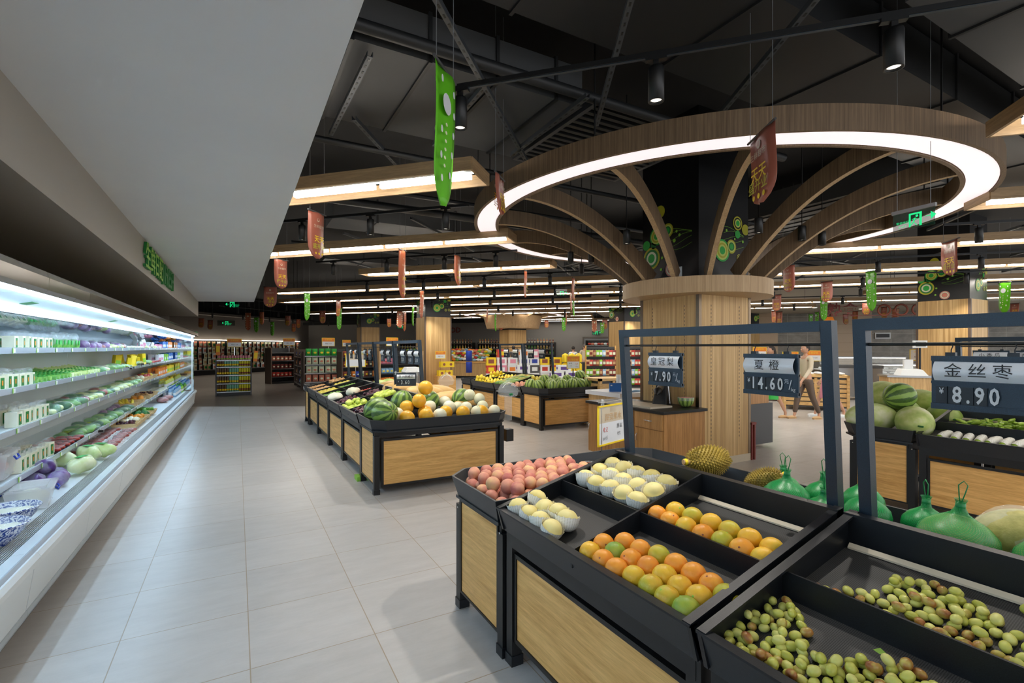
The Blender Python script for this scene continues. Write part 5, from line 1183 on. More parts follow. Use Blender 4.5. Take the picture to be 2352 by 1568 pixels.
def tub(loc, rz, s, contents, label, big=1.0):
    t = thing('storage_tub', label, 'container', loc, rz); t.scale = (s,) * 3
    g = G(); wall_loop(g, [(-.12, -.16), (.12, -.16), (.12, .16), (-.12, .16)], 0, .13 * big, .004, .025); g.box(-.1, .1, -.14, .14, 0, .004); g.build('tub_body', M['tubplastic'], t)
    g = G(); g.prism([(-.13, -.15), (-.11, -.17), (.11, -.17), (.13, -.15), (.13, .15), (.11, .17), (-.11, .17), (-.13, .15)], .13 * big, .142 * big); g.prism([(-.09, -.13), (.09, -.13), (.09, .13), (-.09, .13)], .142 * big, .15 * big); g.build('lid', M['tubplastic'], t)
    for sx in (-1, 1): g = G(); g.tube([(sx * .132, -.05, .12 * big), (sx * .145, -.045, .10 * big), (sx * .145, .045, .10 * big), (sx * .132, .05, .12 * big)], .006, 8); g.build('handle', M['navy'], t)
    g = G(); g.ball((0, 0, .06 * big), (.09, .125, .055 * big), 16, 9, bagmesh(1, 1, 1, 3)); g.build('contents', M[contents], t); return t
tub((-1.27, 4.68, .45), .15, 1.0, 'tofu', 'clear lidded tub with blue handles on the cooler deck')
tub((-1.52, 4.80, .645), .1, 1.0, 'meat', 'tall tub of dark brown food with blue lid clip', 1.25)
def bowl(loc, label, s=1.0):
    t = thing('lidded_bowl', label, 'bowl', loc); t.scale = (s,) * 3
    g = G(); g.lathe([(0, 0), (.07, 0), (.075, .012), (.10, .03), (.135, .075), (.152, .115), (.162, .122), (.158, .127), (.145, .118), (.13, .08), (.09, .035), (0, .02)], 36); g.build('bowl_body', M['porcelain'], t)
    g = G(); g.ball((0, 0, .085), (.125, .125, .025), 18, 8, bagmesh(1, 1, 1, 6)); g.build('contents', M['tofu'], t)
    g = G(); g.lathe([(.158, .128), (.15, .135), (0, .142)], 36); g.build('clear_lid', M['clear'], t); return t
bowl((-1.24, 4.19, .45), 'blue and white porcelain bowl with clear lid, farther of two', .95); bowl((-1.20, 3.84, .445), 'blue and white porcelain bowl with lid, nearer of two', .95)
# ------------------------------------------------------------ shelving, racks and stacks at the back
def carcass(name, label, loc, rz, w, d, h, shelves, cat='shelving', side='wenge', shelfm='steel', back='dgrey', kick=.1):
    t = thing(name, label, cat, loc, rz)
    g = G(); g.box(-w / 2, w / 2, d - .02, d, kick, h); g.build('back_panel', M[back], t)
    for s in (-1, 1): g = G(); g.box(s * w / 2 - .02, s * w / 2 + .02, 0, d, 0, h); g.build('side_panel', M[side], t)
    for z in shelves: g = G(); g.box(-w / 2 + .02, w / 2 - .02, 0, d - .02, z - .03, z); g.build('shelf', M[shelfm], t)
    g = G(); g.box(-w / 2 + .02, w / 2 - .02, .03, d - .02, 0, kick); g.build('kick_board', M['black'], t); return t
def at_(loc, rz, x, y, z): c, s = math.cos(rz), math.sin(rz); return (loc[0] + x * c - y * s, loc[1] + x * s + y * c, loc[2] + z)
def line(protos, loc, rz, w, y, z, n, label, group, jit=.0, s=1.0, extra=0):
    out = []
    for i in range(n):
        x = -w / 2 + w * (i + .5) / n; p = protos[i % len(protos)] if not callable(protos) else protos(i)
        out.append(p.put(at_(loc, rz, x + rnd.uniform(-jit, jit), y, z), (0, 0, rz + extra), label, group, s * rnd.uniform(.97, 1.03)))
    return out
# freestanding shelf of cans facing the aisle
def can(m1, m2, h=.225, r=.033):
    g = G(); g.m(M[m1]).lathe([(0, 0), (r, 0), (r, h)], 12); g.m(M['chrome']).lathe([(r, h), (r * .85, h + .006), (0, h + .005)], 12); o = g.build('drink_can'); o['category'] = 'can'
    k = G(); k.m(M[m2]).lathe([(r * 1.02, h * .18), (r * 1.02, h * .42)], 12); k.build('label_band', None, o); return Proto(o)
cb, cg, cy_, cp = can('canbrown', 'yel'), can('canteal', 'yel'), can('canyel', 'brown'), can('pinkp', 'lgreen', .15)
gl = (-.10, 18.45, 0); grz = 0.0
carcass('shelf_rack', 'freestanding shelf of yellow and green drink cans in the aisle', gl, grz, 1.0, .45, 1.16, (.13, .40, .67, .94, 1.16), side='dgrey')
for z, nb in ((.13, 4), (.40, 5), (.67, 5), (.94, 3)):
    for i in range(14):
        p = cb if i < nb else (cg if i < 9 else cy_); c = ('brown', 'green', 'yellow')[0 if i < nb else (1 if i < 9 else 2)]; lv = {.13: 'lowest', .40: 'second', .67: 'third', .94: 'fourth'}[z]
        p.put(at_(gl, grz, -.455 + .07 * i, .06, z), (0, 0, 0), '%s drink can on the %s shelf of the can rack' % (c, lv), 'cans on the %s shelf of the rack' % lv)
line([cp], gl, grz, .92, .06, 1.16, 12, 'pink drink can on top of the can rack', 'pink cans on top of the rack')
gt = Proto(tag(G().ball((0, 0, .03), (.04, .04, .035), 10, 6).build('green_fruit', M['limef']), cat='fruit')); line([gt], gl, grz, .55, .2, 1.25, 9, 'green leafy bag behind the pink cans', 'green bags behind the pink cans', .02)
def placard(loc, rz, w, h, label, post=.3, top='orange', cat='price board'):
    t = thing('price_placard', label, cat, loc, rz)
    g = G(); g.m(M['yel']).box(-w / 2, w / 2, -.006, .006, 0, h); g.build('placard_frame', None, t)
    g = G(); g.m(M['signwhite']).box(-w / 2 + .015, w / 2 - .015, -.008, -.006, .015, h * .55); g.m(M[top]).box(-w / 2 + .015, w / 2 - .015, -.008, -.006, h * .55, h - .015); write(g, M['yel'], '水果促销', h * .2, 0, h * .76, -.009); write(g, M['dgrey'], '特价 9.9', h * .2, 0, h * .3, -.009); g.build('paper_insert', None, t)
    if post: g = G(); g.box(-.008, .008, 0, .01, -post, 0); g.build('post', M['chrome'], t)
    return t
placard((-.08, 18.5, 1.58), 0, .42, .28, 'yellow framed price placard standing on the can rack', .42)
for i, (x, l) in enumerate(((-.45, 'orange hanging card left of the can rack placard'), (.62, 'orange card leaning at the right end of can rack'))):
    g = G(); g.m(M['orange']).box(-.06, .06, -.004, .004, 0, .36); g.m(M['yel']).box(-.05, .05, -.006, -.004, .1, .3); tag(g.build('hanging_card', None, loc=(x - .1, 18.6, 1.32 if i == 0 else 1.10), rot=(0, .1 * i, 0)), l, 'card')
# back wall of hanging bags, square to the lamps
bw = {}
def hbag(m1, m2, w=.13, h=.2):
    g = G(); g.m(M[m1]).pillow(w, h, .045, (0, 0, -h / 2)); g.m(M['black']).box(-.012, .012, -.004, .004, -.01, .035); o = g.build('snack_bag'); o['category'] = 'bag'
    k = G(); k.m(M[m2]).box(-w * .3, w * .3, -.027, -.02, -h * .72, -h * .32); k.build('front_label', None, o); return Proto(o)
HB = [hbag('cream', 'brown'), hbag('beige', 'maroon'), hbag('tan', 'dgreen'), hbag('white', 'salmon'), hbag('salmon', 'cream'), hbag('cream', 'tan')]
def bagwall(u, v0, v1, n, rows, label, ln):
    x, y = uv(u, (v0 + v1) / 2); w = v1 - v0; rz = math.atan2(V44[1], V44[0]); t = thing('wall_shelving', label, 'shelving', (x, y, 0), rz)
    g = G(); g.box(-w / 2, w / 2, .5, .53, .1, 2.0); g.build('back_panel', M['black'], t); g = G(); g.box(-w / 2, w / 2, .1, .5, 0, .26); g.build('plinth', M['black'], t); g = G(); g.box(-w / 2, w / 2, .05, .12, .26, .30); g.build('ledge', M['steel'], t)
    g = G(); g.box(-w / 2, w / 2, .35, .53, 2.0, 2.04); g.m(M['cornice']).box(-w / 2 + .1, -w / 2 + 1.8, .345, .35, 2.005, 2.03); g.box(w / 2 - 1.6, w / 2 - .3, .345, .35, 2.005, 2.03); g.build('lit_cornice', None, t)
    for r_ in range(rows):
        for i in range(n):
            X_, z = -w / 2 + w * (i + .5) / n + rnd.uniform(-.04, .04), 1.92 - r_ * .33
            lvl = ('top', 'second', 'third', 'fourth', 'lowest')[r_]; p = rnd.choice(HB); s = rnd.uniform(1.5, 1.95)
            p.put(at_((x, y, 0), rz, X_, .44, z), (0, 0, rz), 'snack bag hanging on the %s row of the %s' % (lvl, ln), 'bags on the %s row of the %s' % (lvl, ln), s)
bagwall(24.75, 20.1, 23.4, 11, 5, 'dark wall shelving hung with snack bags at the far left', 'far left back wall')
bagwall(24.75, 23.5, 29.8, 19, 5, 'dark wall shelving hung with snack bags behind the can rack', 'back wall behind the can rack')
# snack gondola with green bags, right of the aisle
def sbag(m1, m2, w=.2, h=.27):
    g = G(); g.m(M[m1]).pillow(w, h, .09, (0, 0, h / 2)); o = g.build('crisp_bag'); o['category'] = 'bag'
    k = G(); k.m(M[m2]).ball((0, -.036, h * .45), (w * .3, .014, h * .2), 10, 6); k.build('front_label', None, o); return Proto(o)
SG, SW, SO = sbag('green', 'yel'), sbag('cream', 'salmon'), sbag('salmon', 'cream')
l2 = (2.75, 19.4, 0); rz2 = 0
carcass('snack_shelf', 'snack shelf end with green bags on top, right of the aisle', l2, rz2, 1.22, .5, 1.42, (.30, .62, .94, 1.26), side='wenge')
for z, p, l in ((1.26, SG, 'bright green crisp bag on the top snack shelf'), (.94, SW, 'white and pink snack bag on the second snack shelf'), (.62, SW, 'white and pink snack bag on the third snack shelf'), (.30, SO, 'orange pink snack bag on the lowest snack shelf')):
    line([p], l2, rz2, 1.12, .1, z, 5, l, l.replace(' bag on', ' bags on'), .01)
l3 = (2.12, 20.9, 0); rz3 = R(90) + R(180)
t = thing('snack_shelf', 'long side of the snack shelf facing the aisle', 'shelving', (2.08, 19.92, 0))
g = G(); g.box(.38, .40, 0, 2.6, .1, 1.5); g.build('back_panel', M['dgrey'], t)
for y in (0, 1.3, 2.6): g = G(); g.box(0, .4, y - .03, y + .03, 0, 1.5); g.build('upright_panel', M['wenge'], t)
SB = [sbag('brown', 'yel', .15, .2), sbag('dgrey', 'cream', .15, .2), sbag('orange', 'white', .15, .2), sbag('navy', 'cream', .15, .2), sbag('cream', 'green', .15, .2)]
for z in (.15, .5, .85, 1.2):
    g = G(); g.box(0, .38, 0, 2.6, z - .03, z); g.build('shelf', M['steel'], t); nm = {.15: 'lowest', .5: 'second', .85: 'third', 1.2: 'top'}[z]
    for i in range(13): rnd.choice(SB).put((2.20, 20.02 + i * .19, z), (0, 0, R(-90)), 'small snack bag on the %s aisle side snack shelf' % nm, 'small bags on the %s aisle side shelf' % nm)
line([SG], (3.75, 21.6, 0), 0, .5, 0, 1.0, 2, 'green bag on the narrow shelf right of green row', 'green bags on the narrow shelf'); line([SG], (3.75, 21.6, 0), 0, .5, 0, .7, 2, 'green bag on the lower narrow shelf', 'green bags on the lower narrow shelf')
carcass('snack_shelf', 'narrow brown snack shelf with green bags behind the gondola', (3.75, 21.5, 0), 0, .7, .5, 1.5, (.4, .7, 1.0, 1.3), side='wenge')
carcass('snack_shelf', 'farther brown snack shelf at left beside the bag wall', (1.75, 23.6, 0), R(20), 1.0, .6, 1.55, (.3, .65, 1.0, 1.35), side='wenge')
for z, m in ((.3, 'red'), (.65, 'maroon'), (1.0, 'salmon')): line([sbag(m, 'cream', .16, .2)], (1.75, 23.6, 0), R(20), .9, .12, z, 5, 'red snack packet on the farther brown shelf, %s' % {.3: 'lowest row', .65: 'middle row', 1.0: 'upper row'}[z], 'red packets on the farther brown shelf')
g = G(); g.ball((0, 0, .1), (.2, .16, .12), 16, 9, bagmesh(1, 1, 1, 12)); tag(g.build('plastic_bag', M['white'], loc=(2.25, 19.0, 0)), 'white plastic bag on the floor beside the snack shelf', 'bag')
placard((3.1, 20.2, 1.62), 0, .48, .33, 'yellow framed price placard above the green snack bags', .32)
placard((1.9, 22.6, 1.66), 0, .46, .30, 'orange topped price placard left of the green snack bags', .30)
placard((4.1, 21.9, 1.62), 0, .34, .28, 'orange and white placard right of the green snack bags', .2); placard((4.5, 16.2, 1.62), 0, .4, .28, 'orange placard seen above the third middle sign frame', .3)
# shelves between the island frames: snacks on black shelves
l4 = (5.2, 17.0, 0)
carcass('snack_shelf', 'black shelf of blue, yellow and orange packets behind the middle frames', (4.95, 16.6, 0), 0, 1.5, .5, 1.45, (.35, .68, 1.0, 1.3), side='tan', shelfm='black', back='black')
line([sbag('skyb', 'yel', .16, .2)] * 3, (4.55, 16.6, 0), 0, .55, .12, .68, 4, 'light blue packet behind the middle frames', 'light blue packets'); line([sbag('yel', 'lgreen', .16, .2)], (5.25, 16.6, 0), 0, .75, .12, .68, 5, 'yellow packet behind the middle frames', 'yellow packets'); line([sbag('orange', 'salmon', .17, .2)], (4.95, 16.6, 0), 0, 1.4, .12, .35, 9, 'orange packet on the low black shelf', 'orange packets'); line([sbag('pinkp', 'red', .16, .2)], (4.5, 16.6, 0), 0, .55, .12, 1.0, 4, 'red and pink packet on the upper black shelf', 'red packets')
carcass('snack_shelf', 'dark shelf with mixed packets seen through the first two frames', (3.75, 17.4, 0), R(8), 1.3, .5, 1.42, (.2, .55, .9, 1.25), side='wenge', shelfm='dgrey', back='dgrey')
for z in (.2, .55, .9, 1.25): line(SB, (3.75, 17.4, 0), R(8), 1.2, .12, z, 8, 'small mixed packet on the %s shelf seen through frames' % {.2: 'lowest', .55: 'second', .9: 'third', 1.25: 'top'}[z], 'mixed packets seen through the frames')
g = G(); g.m(M['steel']).box(-.25, .25, -.2, .2, .0, .84); g.m(M['white']).hexa([(-.27, -.22, .84), (.27, -.22, .84), (.27, .22, .84), (-.27, .22, .84)], [(-.18, -.15, .97), (.18, -.15, .97), (.18, .2, .98), (-.18, .2, .98)]); tag(g.build('chest_freezer', loc=(4.6, 14.4, 0)), 'small white lidded chest behind the nearest middle frame', 'freezer')
# column foot display of yellow boxes
YB = Proto(tag(G().m(M['yel']).box(-.13, .13, -.1, .1, 0, .2).build('yellow_box'), cat='box')); G().m(M['brown']).lathe([(0, 0), (.05, 0)], 14).build('round_emblem', None, YB.o, (0, -.102, .1), (R(90), 0, 0))
q = [YB.put((6.42 + dx, 16.7, z), (0, 0, 0)) for dx, z in ((0, .55), (.28, .55), (.08, .86), (.36, .86) if False else (.34, .86))]; q = q[:4]; rank(q, 'yellow box with round brown emblem before the oak column, %s')
g = G(); g.box(-.35, .35, -.2, .2, 0, .55); tag(g.build('box_stand', M['oak'], loc=(6.56, 16.7, 0)), 'low oak stand under the yellow boxes by the column', 'stand')
placard((6.45, 16.85, 1.16), 0, .4, .28, 'orange price placard above the yellow boxes on column', 0)
# bottle shelves and fruit bank on the far wall (square to the lamps)
rzv = math.atan2(U44[1], U44[0]) + PI
def bottle(m1, cap, lab, h=.28, r=.04):
    g = G(); g.m(M[m1]).lathe([(0, 0), (r, 0), (r, h * .6), (r * .35, h * .78), (r * .35, h), (0, h)], 10); o = g.build('bottle'); o['category'] = 'bottle'
    k = G(); k.m(M[lab]).lathe([(r * 1.03, h * .15), (r * 1.03, h * .45)], 10); k.build('label_band', None, o); k = G(); k.m(M[cap]).lathe([(r * .4, h * .92), (r * .4, h * 1.02), (0, h * 1.02)], 8); k.build('cap', None, o); return Proto(o)
BT = [bottle('tan', 'red', 'yel'), bottle('brown', 'white', 'cream'), bottle('orange', 'yel', 'cream'), bottle('maroon', 'yel', 'tan'), bottle('dgreen', 'yel', 'lgreen')]
for (u0, u1, nm) in ((11.6, 16.8, 'left'), (6.2, 11.2, 'right')):
    w = u1 - u0; x, y = uv((u0 + u1) / 2, 29.6)
    t = carcass('bottle_shelving', 'far wall shelving of amber bottles, %s section' % nm, (x, y, 0), rzv, w, .5, 1.9, (.5, .85, 1.18, 1.5, 1.85), side='black', shelfm='steel', back='black')
    for z, l in ((1.85, 'top'), (1.5, 'second'), (1.18, 'third')):
        for i in range(26): BT[(i // 4 + int(z * 7)) % 5].put(at_((x, y, 0), rzv, -w / 2 + w * (i + .5) / 26, .12, z), (0, 0, 0), 'amber or green bottle on the %s far shelf, %s section' % (l, nm), 'bottles on the %s far shelf, %s section' % (l, nm), .95)
# produce bank below the bottles: oak front, heaped packets
x, y = uv(10.9, 23.3); t = thing('produce_stand', 'curved oak fronted stand heaped with packaged produce before the bottles', 'display stand', (x, y, 0), rzv)
g = G(); g.box(-2.6, 2.6, .1, 1.2, .12, .80); g.build('stand_body', M['oakv'], t); g = G(); g.box(-2.6, 2.6, .16, 1.1, 0, .12); g.build('plinth', M['black'], t); g = G(); g.box(-2.65, 2.65, .05, 1.25, .80, .86); g.build('edge_trim', M['oak'], t)
pk_ = [Proto(tag(G().ball((0, 0, 0), (.12, .09, .07), 10, 6, bagmesh(1, 1, 1, i)).build('produce_packet', M[m]), cat='packet')) for i, m in enumerate(('orange', 'cream', 'leaf', 'red', 'yel', 'salmon', 'skyb', 'white', 'tan', 'limef'))]
for r_ in range(6):
    for i in range(26):
        rnd.choice(pk_).put(at_((x, y, 0), rzv, -2.5 + 5 * (i + .5) / 26, .2 + .16 * r_, .93 + .10 * r_ + rnd.uniform(0, .05)), (rnd.uniform(-.4, .1), rnd.uniform(-.2, .2), rzv + rnd.uniform(-.5, .5)), 'bright produce packet heaped on the oak fronted stand', 'packets heaped on the oak fronted stand')
x2, y2 = uv(8.9, 22.3)
bc = Proto(tag(G().m(M['navy']).lathe([(0, 0), (.15, 0), (.15, .5), (.14, .52), (0, .52)], 18).build('blue_canister'), cat='canister')); q = [bc.put((x2, y2, .35)), bc.put((x2, y2, .9))]; q[0]['label'] = 'blue canister, lower of the two stacked by the produce stand'; q[1]['label'] = 'blue canister, upper of the two stacked by the produce stand'
# piles of gift boxes behind the second island
BX = []
def gbox(m1, m2, w=.36, h=.3, d=.26, print_=True):
    g = G(); g.m(M[m1]).box(-w / 2, w / 2, -d / 2, d / 2, 0, h); o = g.build('gift_box'); o['category'] = 'box'
    k = G(); k.m(M[m2]).box(-w * .3, w * .3, -d / 2 - .002, -d / 2, h * .25, h * .75); k.box(-w / 2 - .002, -w / 2, -d * .3, d * .3, h * .3, h * .7); k.build('printed_panel', None, o); return Proto(o)
GB = [gbox('white', 'pinkp'), gbox('white', 'red'), gbox('red', 'yel'), gbox('yel', 'brown'), gbox('white', 'salmon'), gbox('dgrey', 'white'), gbox('white', 'navy'), gbox('pinkp', 'white'), gbox('white', 'orange')]
rb = R(-20)
for i in range(9):
    n = (4, 5, 4, 5, 5, 4, 4, 3, 3)[i]
    for j in range(n):
        o = GB[(i * 3 + j * (1 + i % 2)) % 9].put(at_((8.5, 16.4, 0), rb, -.2 + .42 * i, rnd.uniform(-.05, .05) + .1 * (i % 3), .30 * j), (0, 0, rb + rnd.uniform(-.06, .06)), 'printed gift box in the tall stacks behind the second island', 'gift boxes in stacks behind the second island'); BX.append(o)
WB = gbox('white', 'purple', .42, .2, .3)
for p in ((9.05, 13.2, 0), (9.05, 13.2, .2), (9.05, 13.2, .4), (9.05, 13.2, .6), (9.48, 13.0, 0), (9.48, 13.0, .2), (9.48, 13.0, .4), (9.48, 13.0, .6), (9.25, 13.1, .8), (8.2, 13.9, .0), (8.2, 13.9, .2), (8.2, 13.9, .4), (8.2, 13.9, .6), (8.2, 13.9, .8)): WB.put(p, (0, 0, rb), 'white box with purple print stacked behind the watermelons', 'white and purple boxes behind the watermelons')
YJ = Proto(tag(G().m(M['yel']).lathe([(0, 0), (.12, 0), (.125, .03), (.125, .27), (.07, .31), (.04, .31), (.04, .34), (0, .34)], 14).build('yellow_jug'), cat='jug'))
for i in range(3):
    for j in range(4): YJ.put(at_((10.75, 15.1, 0), rb, .26 * i, 0, .34 * j), (0, 0, 0), 'bright yellow jug in the stack before the two shoppers', 'yellow jugs stacked before the shoppers')
# racks of small hanging packets left of the columns
def hang_rack(loc, rz, w, label, ln, rows=4, n=9, post=True):
    t = thing('hanging_rack', label, 'rack', loc, rz)
    g = G(); g.box(-w / 2, w / 2, .2, .23, .1, 1.6); g.build('back_board', M['dgrey'], t); g = G(); g.box(-w / 2, w / 2, 0, .4, 0, .1); g.build('base', M['black'], t)
    for s in (-1, 1): g = G(); g.box(s * w / 2 - .02, s * w / 2 + .02, .1, .25, 0, 1.65); g.build('post', M['oak'], t)
    for r_ in range(rows):
        g = G(); g.box(-w / 2, w / 2, .10, .13, 1.5 - r_ * .37, 1.52 - r_ * .37); g.build('hook_bar', M['black'], t)
        for i in range(n): rnd.choice(HR).put(at_(loc, rz, -w / 2 + w * (i + .5) / n, .07, 1.47 - r_ * .37), (0, 0, rz + rnd.uniform(-.2, .2)), 'small packet on the %s row of the %s' % (('top', 'second', 'third', 'lowest')[r_], ln), 'packets on the %s row of the %s' % (('top', 'second', 'third', 'lowest')[r_], ln), 1.25)
HR = [hbag('maroon', 'cream'), hbag('brown', 'tan'), hbag('red', 'cream'), hbag('lgreen', 'white'), hbag('tan', 'maroon'), hbag('skyb', 'white')]
hang_rack((12.35, 14.95, 0), R(-29), 1.15, 'rack of small hanging packets behind the watermelons', 'packet rack behind the watermelons')
hang_rack((13.5, 14.4, 0), R(-29), .9, 'second packet rack against the oak column', 'packet rack against the oak column', n=7)
x, y = uv(2.9, 28.5); carcass('meat_shelving', 'dark wall shelving of red packets right of the far door', (x, y, 0), rzv, 2.4, .5, 2.0, (.5, .9, 1.3, 1.7), side='black', back='black')
for z in (1.3, 1.7): line([pk_[3], pk_[5], pk_[7]], (x, y, 0), rzv, 2.2, .15, z + .08, 12, 'red packet on the dark shelf by the far door, %s' % ('upper' if z > 1.5 else 'lower'), 'red packets by the far door')
# slatted pine crates and glass cases at right
def slat_unit(loc, rz, w, d, h, label, goods=None):
    t = thing('slatted_counter', label, 'counter', loc, rz)
    g = G(); g.box(-w / 2 + .03, w / 2 - .03, .03, d - .03, .08, h - .06); g.build('dark_core', M['dgrey'], t)
    g = G(); n = 6
    for i in range(n):
        z0 = .12 + (h - .2) * i / n; z1 = z0 + (h - .2) / n - .025; g.box(-w / 2, w / 2, 0, .02, z0, z1); g.box(-w / 2, w / 2, d - .02, d, z0, z1); g.box(-w / 2, -w / 2 + .02, 0, d, z0, z1); g.box(w / 2 - .02, w / 2, 0, d, z0, z1)
    g.build('slats', M['crate'], t)
    for sx in (-1, 1):
        for y_ in (0, d): g = G(); g.box(sx * w / 2 - .03, sx * w / 2 + .03, y_ - .03, y_ + .03, 0, h); g.build('corner_post', M['crate'], t)
    g = G(); g.box(-.03, .03, -.012, .01, .1, h - .06); g.build('centre_post', M['crate'], t)
    g = G(); g.box(-w / 2 - .03, w / 2 + .03, -.03, d + .03, h - .05, h); g.build('top_rim', M['crate'], t); return t
slat_unit((12.55, 6.95, 0), R(-55), 1.35, .95, .88, 'slatted pine counter topped with film packs, right of the walkers')
slat_unit((13.6, 9.0, 0), R(-55), 1.6, .8, .50, 'low slatted pine counter behind the walking people')
mt = Proto(tag(G().m(M['signwhite']).ball((0, 0, .025), (.11, .08, .03), 10, 6, bagmesh(1, 1, 1, 4)).build('film_pack'), cat='packet'))
for i in range(18): mt.put(at_((12.55, 6.95, 0), R(-55), -.55 + .22 * (i % 6), .2 + .25 * (i // 6), .89), (0, 0, rnd.uniform(0, 3)), 'film wrapped white pack on the slatted pine counter', 'film packs on the slatted counter')
def glass_case(loc, rz, w, label, h=1.2):
    t = thing('glass_counter', label, 'display case', loc, rz)
    g = G(); g.m(M['steel']).box(-w / 2, w / 2, 0, .9, .1, .72); g.build('case_body', None, t); g = G(); g.box(-w / 2, w / 2, -.005, .0, .25, .6); g.build('front_band', M['oak'], t)
    g = G(); g.box(-w / 2, w / 2, .02, .88, .72, .76); g.build('case_deck', M['white'], t); g = G(); g.hexa([(-w / 2, 0, .76), (w / 2, 0, .76), (w / 2, .01, .76), (-w / 2, .01, .76)], [(-w / 2, .25, h), (w / 2, .25, h), (w / 2, .26, h), (-w / 2, .26, h)]); g.build('glass_front', M['clear'], t)
    g = G(); g.box(-w / 2, w / 2, .22, .9, h, h + .03); g.build('case_top', M['steel'], t); g = G(); g.box(-w / 2, w / 2, .3, .34, h - .03, h - .005); g.build('case_light', M['downlight'], t); return t
rr = math.atan2(-U44[1], -U44[0])
for i, (u, v, w, l) in enumerate(((-4.2, 21.5, 2.6, 'long steel and glass food counter before the stone wall, left part'), (-7.2, 21.0, 2.8, 'long steel and glass food counter before the stone wall, middle part'), (-10.3, 20.0, 3.0, 'long steel and glass food counter before the stone wall, right part'), (-7.0, 17.2, 2.2, 'nearer steel and glass counter left of the scale'), (-9.6, 16.4, 2.2, 'nearer steel and glass counter behind the scale'))):
    x, y = uv(u, v); glass_case((x, y, 0), rr, w, l, 1.2 if i < 3 else 1.05)
    for j in range(8): mt.put(at_((x, y, 0), rr, -w / 2 + w * (j + .5) / 8, .55, .77), (0, 0, 0), 'white tray of food inside the %s glass counter' % ('left', 'middle', 'right', 'nearer left', 'nearer right')[i], 'trays inside the glass counters', 1.2)
x, y = uv(-5.6, 17.0); t = thing('steel_cabinet', 'dark topped steel cabinet behind the slatted counter', 'cabinet', (x, y, 0), rr); g = G(); g.box(-.7, .7, 0, .7, .1, .95); g.build('cabinet_body', M['steel'], t); g = G(); g.box(-.72, .72, -.02, .72, .95, 1.04); g.build('curved_lid', M['dgrey'], t)
for i, (u, v, z, l) in enumerate(((-3.1, 17.5, 1.28, 'orange topped placard on the counters, upper left'), (-3.6, 15.8, 1.15, 'orange placard on the counters, lower left'), (-4.2, 15.9, 1.18, 'orange placard on the counters, lower right'), (-6.6, 15.6, 1.22, 'pale yellow edged placard right of the first frame post'))):
    x, y = uv(u, v); placard((x, y, z), R(-50), .40, .3, l, .25, 'orange' if i < 3 else 'signwhite')
# weighing scale on its oak table
t = thing('oak_table', 'oak sided steel topped table under the scale', 'table', (12.75, 4.9, 0), R(-50)); g = G(); g.box(-.55, .55, 0, .6, .05, .92); g.build('table_body', M['oakv'], t); g = G(); g.box(-.58, .58, -.03, .63, .92, .96); g.build('table_top', M['steel'], t)
t = thing('weighing_scale', 'white shop scale with display on a black pole', 'scale', (12.85, 5.1, .96), R(-50)); g = G(); g.hexa([(-.25, -.2, 0), (.25, -.2, 0), (.25, .2, 0), (-.25, .2, 0)], [(-.18, -.12, .12), (.18, -.12, .12), (.18, .2, .14), (-.18, .2, .14)]); g.box(-.08, .08, .1, .2, .12, .34); g.build('scale_body', M['white'], t)
g = G(); g.tube([(.2, .1, .1), (.2, .1, .62)], .02, 8); g.build('pole', M['black'], t); g = G(); g.m(M['white']).box(.08, .32, .06, .14, .60, .76); g.m(M['dgrey']).box(.11, .29, .055, .06, .63, .73); g.build('display_head', None, t)
# red pavilion letters and ring ornaments hung before the stone wall
t = thing('hanging_ornament', 'brown ring and letter ornament hung before the stone wall', 'ornament', (0, 0, 0)); RG = []
x, y = uv(-7.6, 22.0); t.location = (x, y, 3.0); t.rotation_euler = (0, 0, rr)
g = G(); g.beam((-1.6, 0, .18), (2.6, 0, .18), .02, .02); g.beam((-1.6, 0, -.2), (2.6, 0, -.2), .02, .02); g.build('rail', M['maroon'], t)
for i in range(4): g = G(); g.tube([(.6 + .55 * i + .2 * math.cos(a * PI / 10), 0, .2 * math.sin(a * PI / 10)) for a in range(20)], .035, 8, closed=True); g.build('ring', M['brown'], t)
g = G(); write(g, M['maroon'], '熟食', .55, -.8, 0, -.01, bold=.02); g.build('letters', None, t)
g = G(); write(g, M['maroon'], 'TFOOD', .5, 0, 0, 0, bold=.01, depth=.03); x, y = uv(13.8, 30.9); o = g.build('wall_letters', None, loc=(x, y, 2.75), rot=(0, 0, rzv)); tag(o, 'dark red letters fixed on the grey far wall above bottles', 'sign')
PL = []
for u, v, z in ((-6.3, 21.8, 2.55), (-9.9, 21.4, 2.55)):
    x, y = uv(u, v); t = thing('pendant_lamp', '', 'pendant lamp', (x, y, z), 0, 'yellow pendant lamps'); g = G(); g.lathe([(.0, .2), (.14, .2), (.2, .0)], 16); g.build('lamp_shade', M['orange'], t); g = G(); g.beam((0, 0, .2), (0, 0, .75), .01, .01); g.build('cord', M['black'], t); PL.append(t)
rank(PL, 'yellow orange pendant lamp before the stone wall, %s')

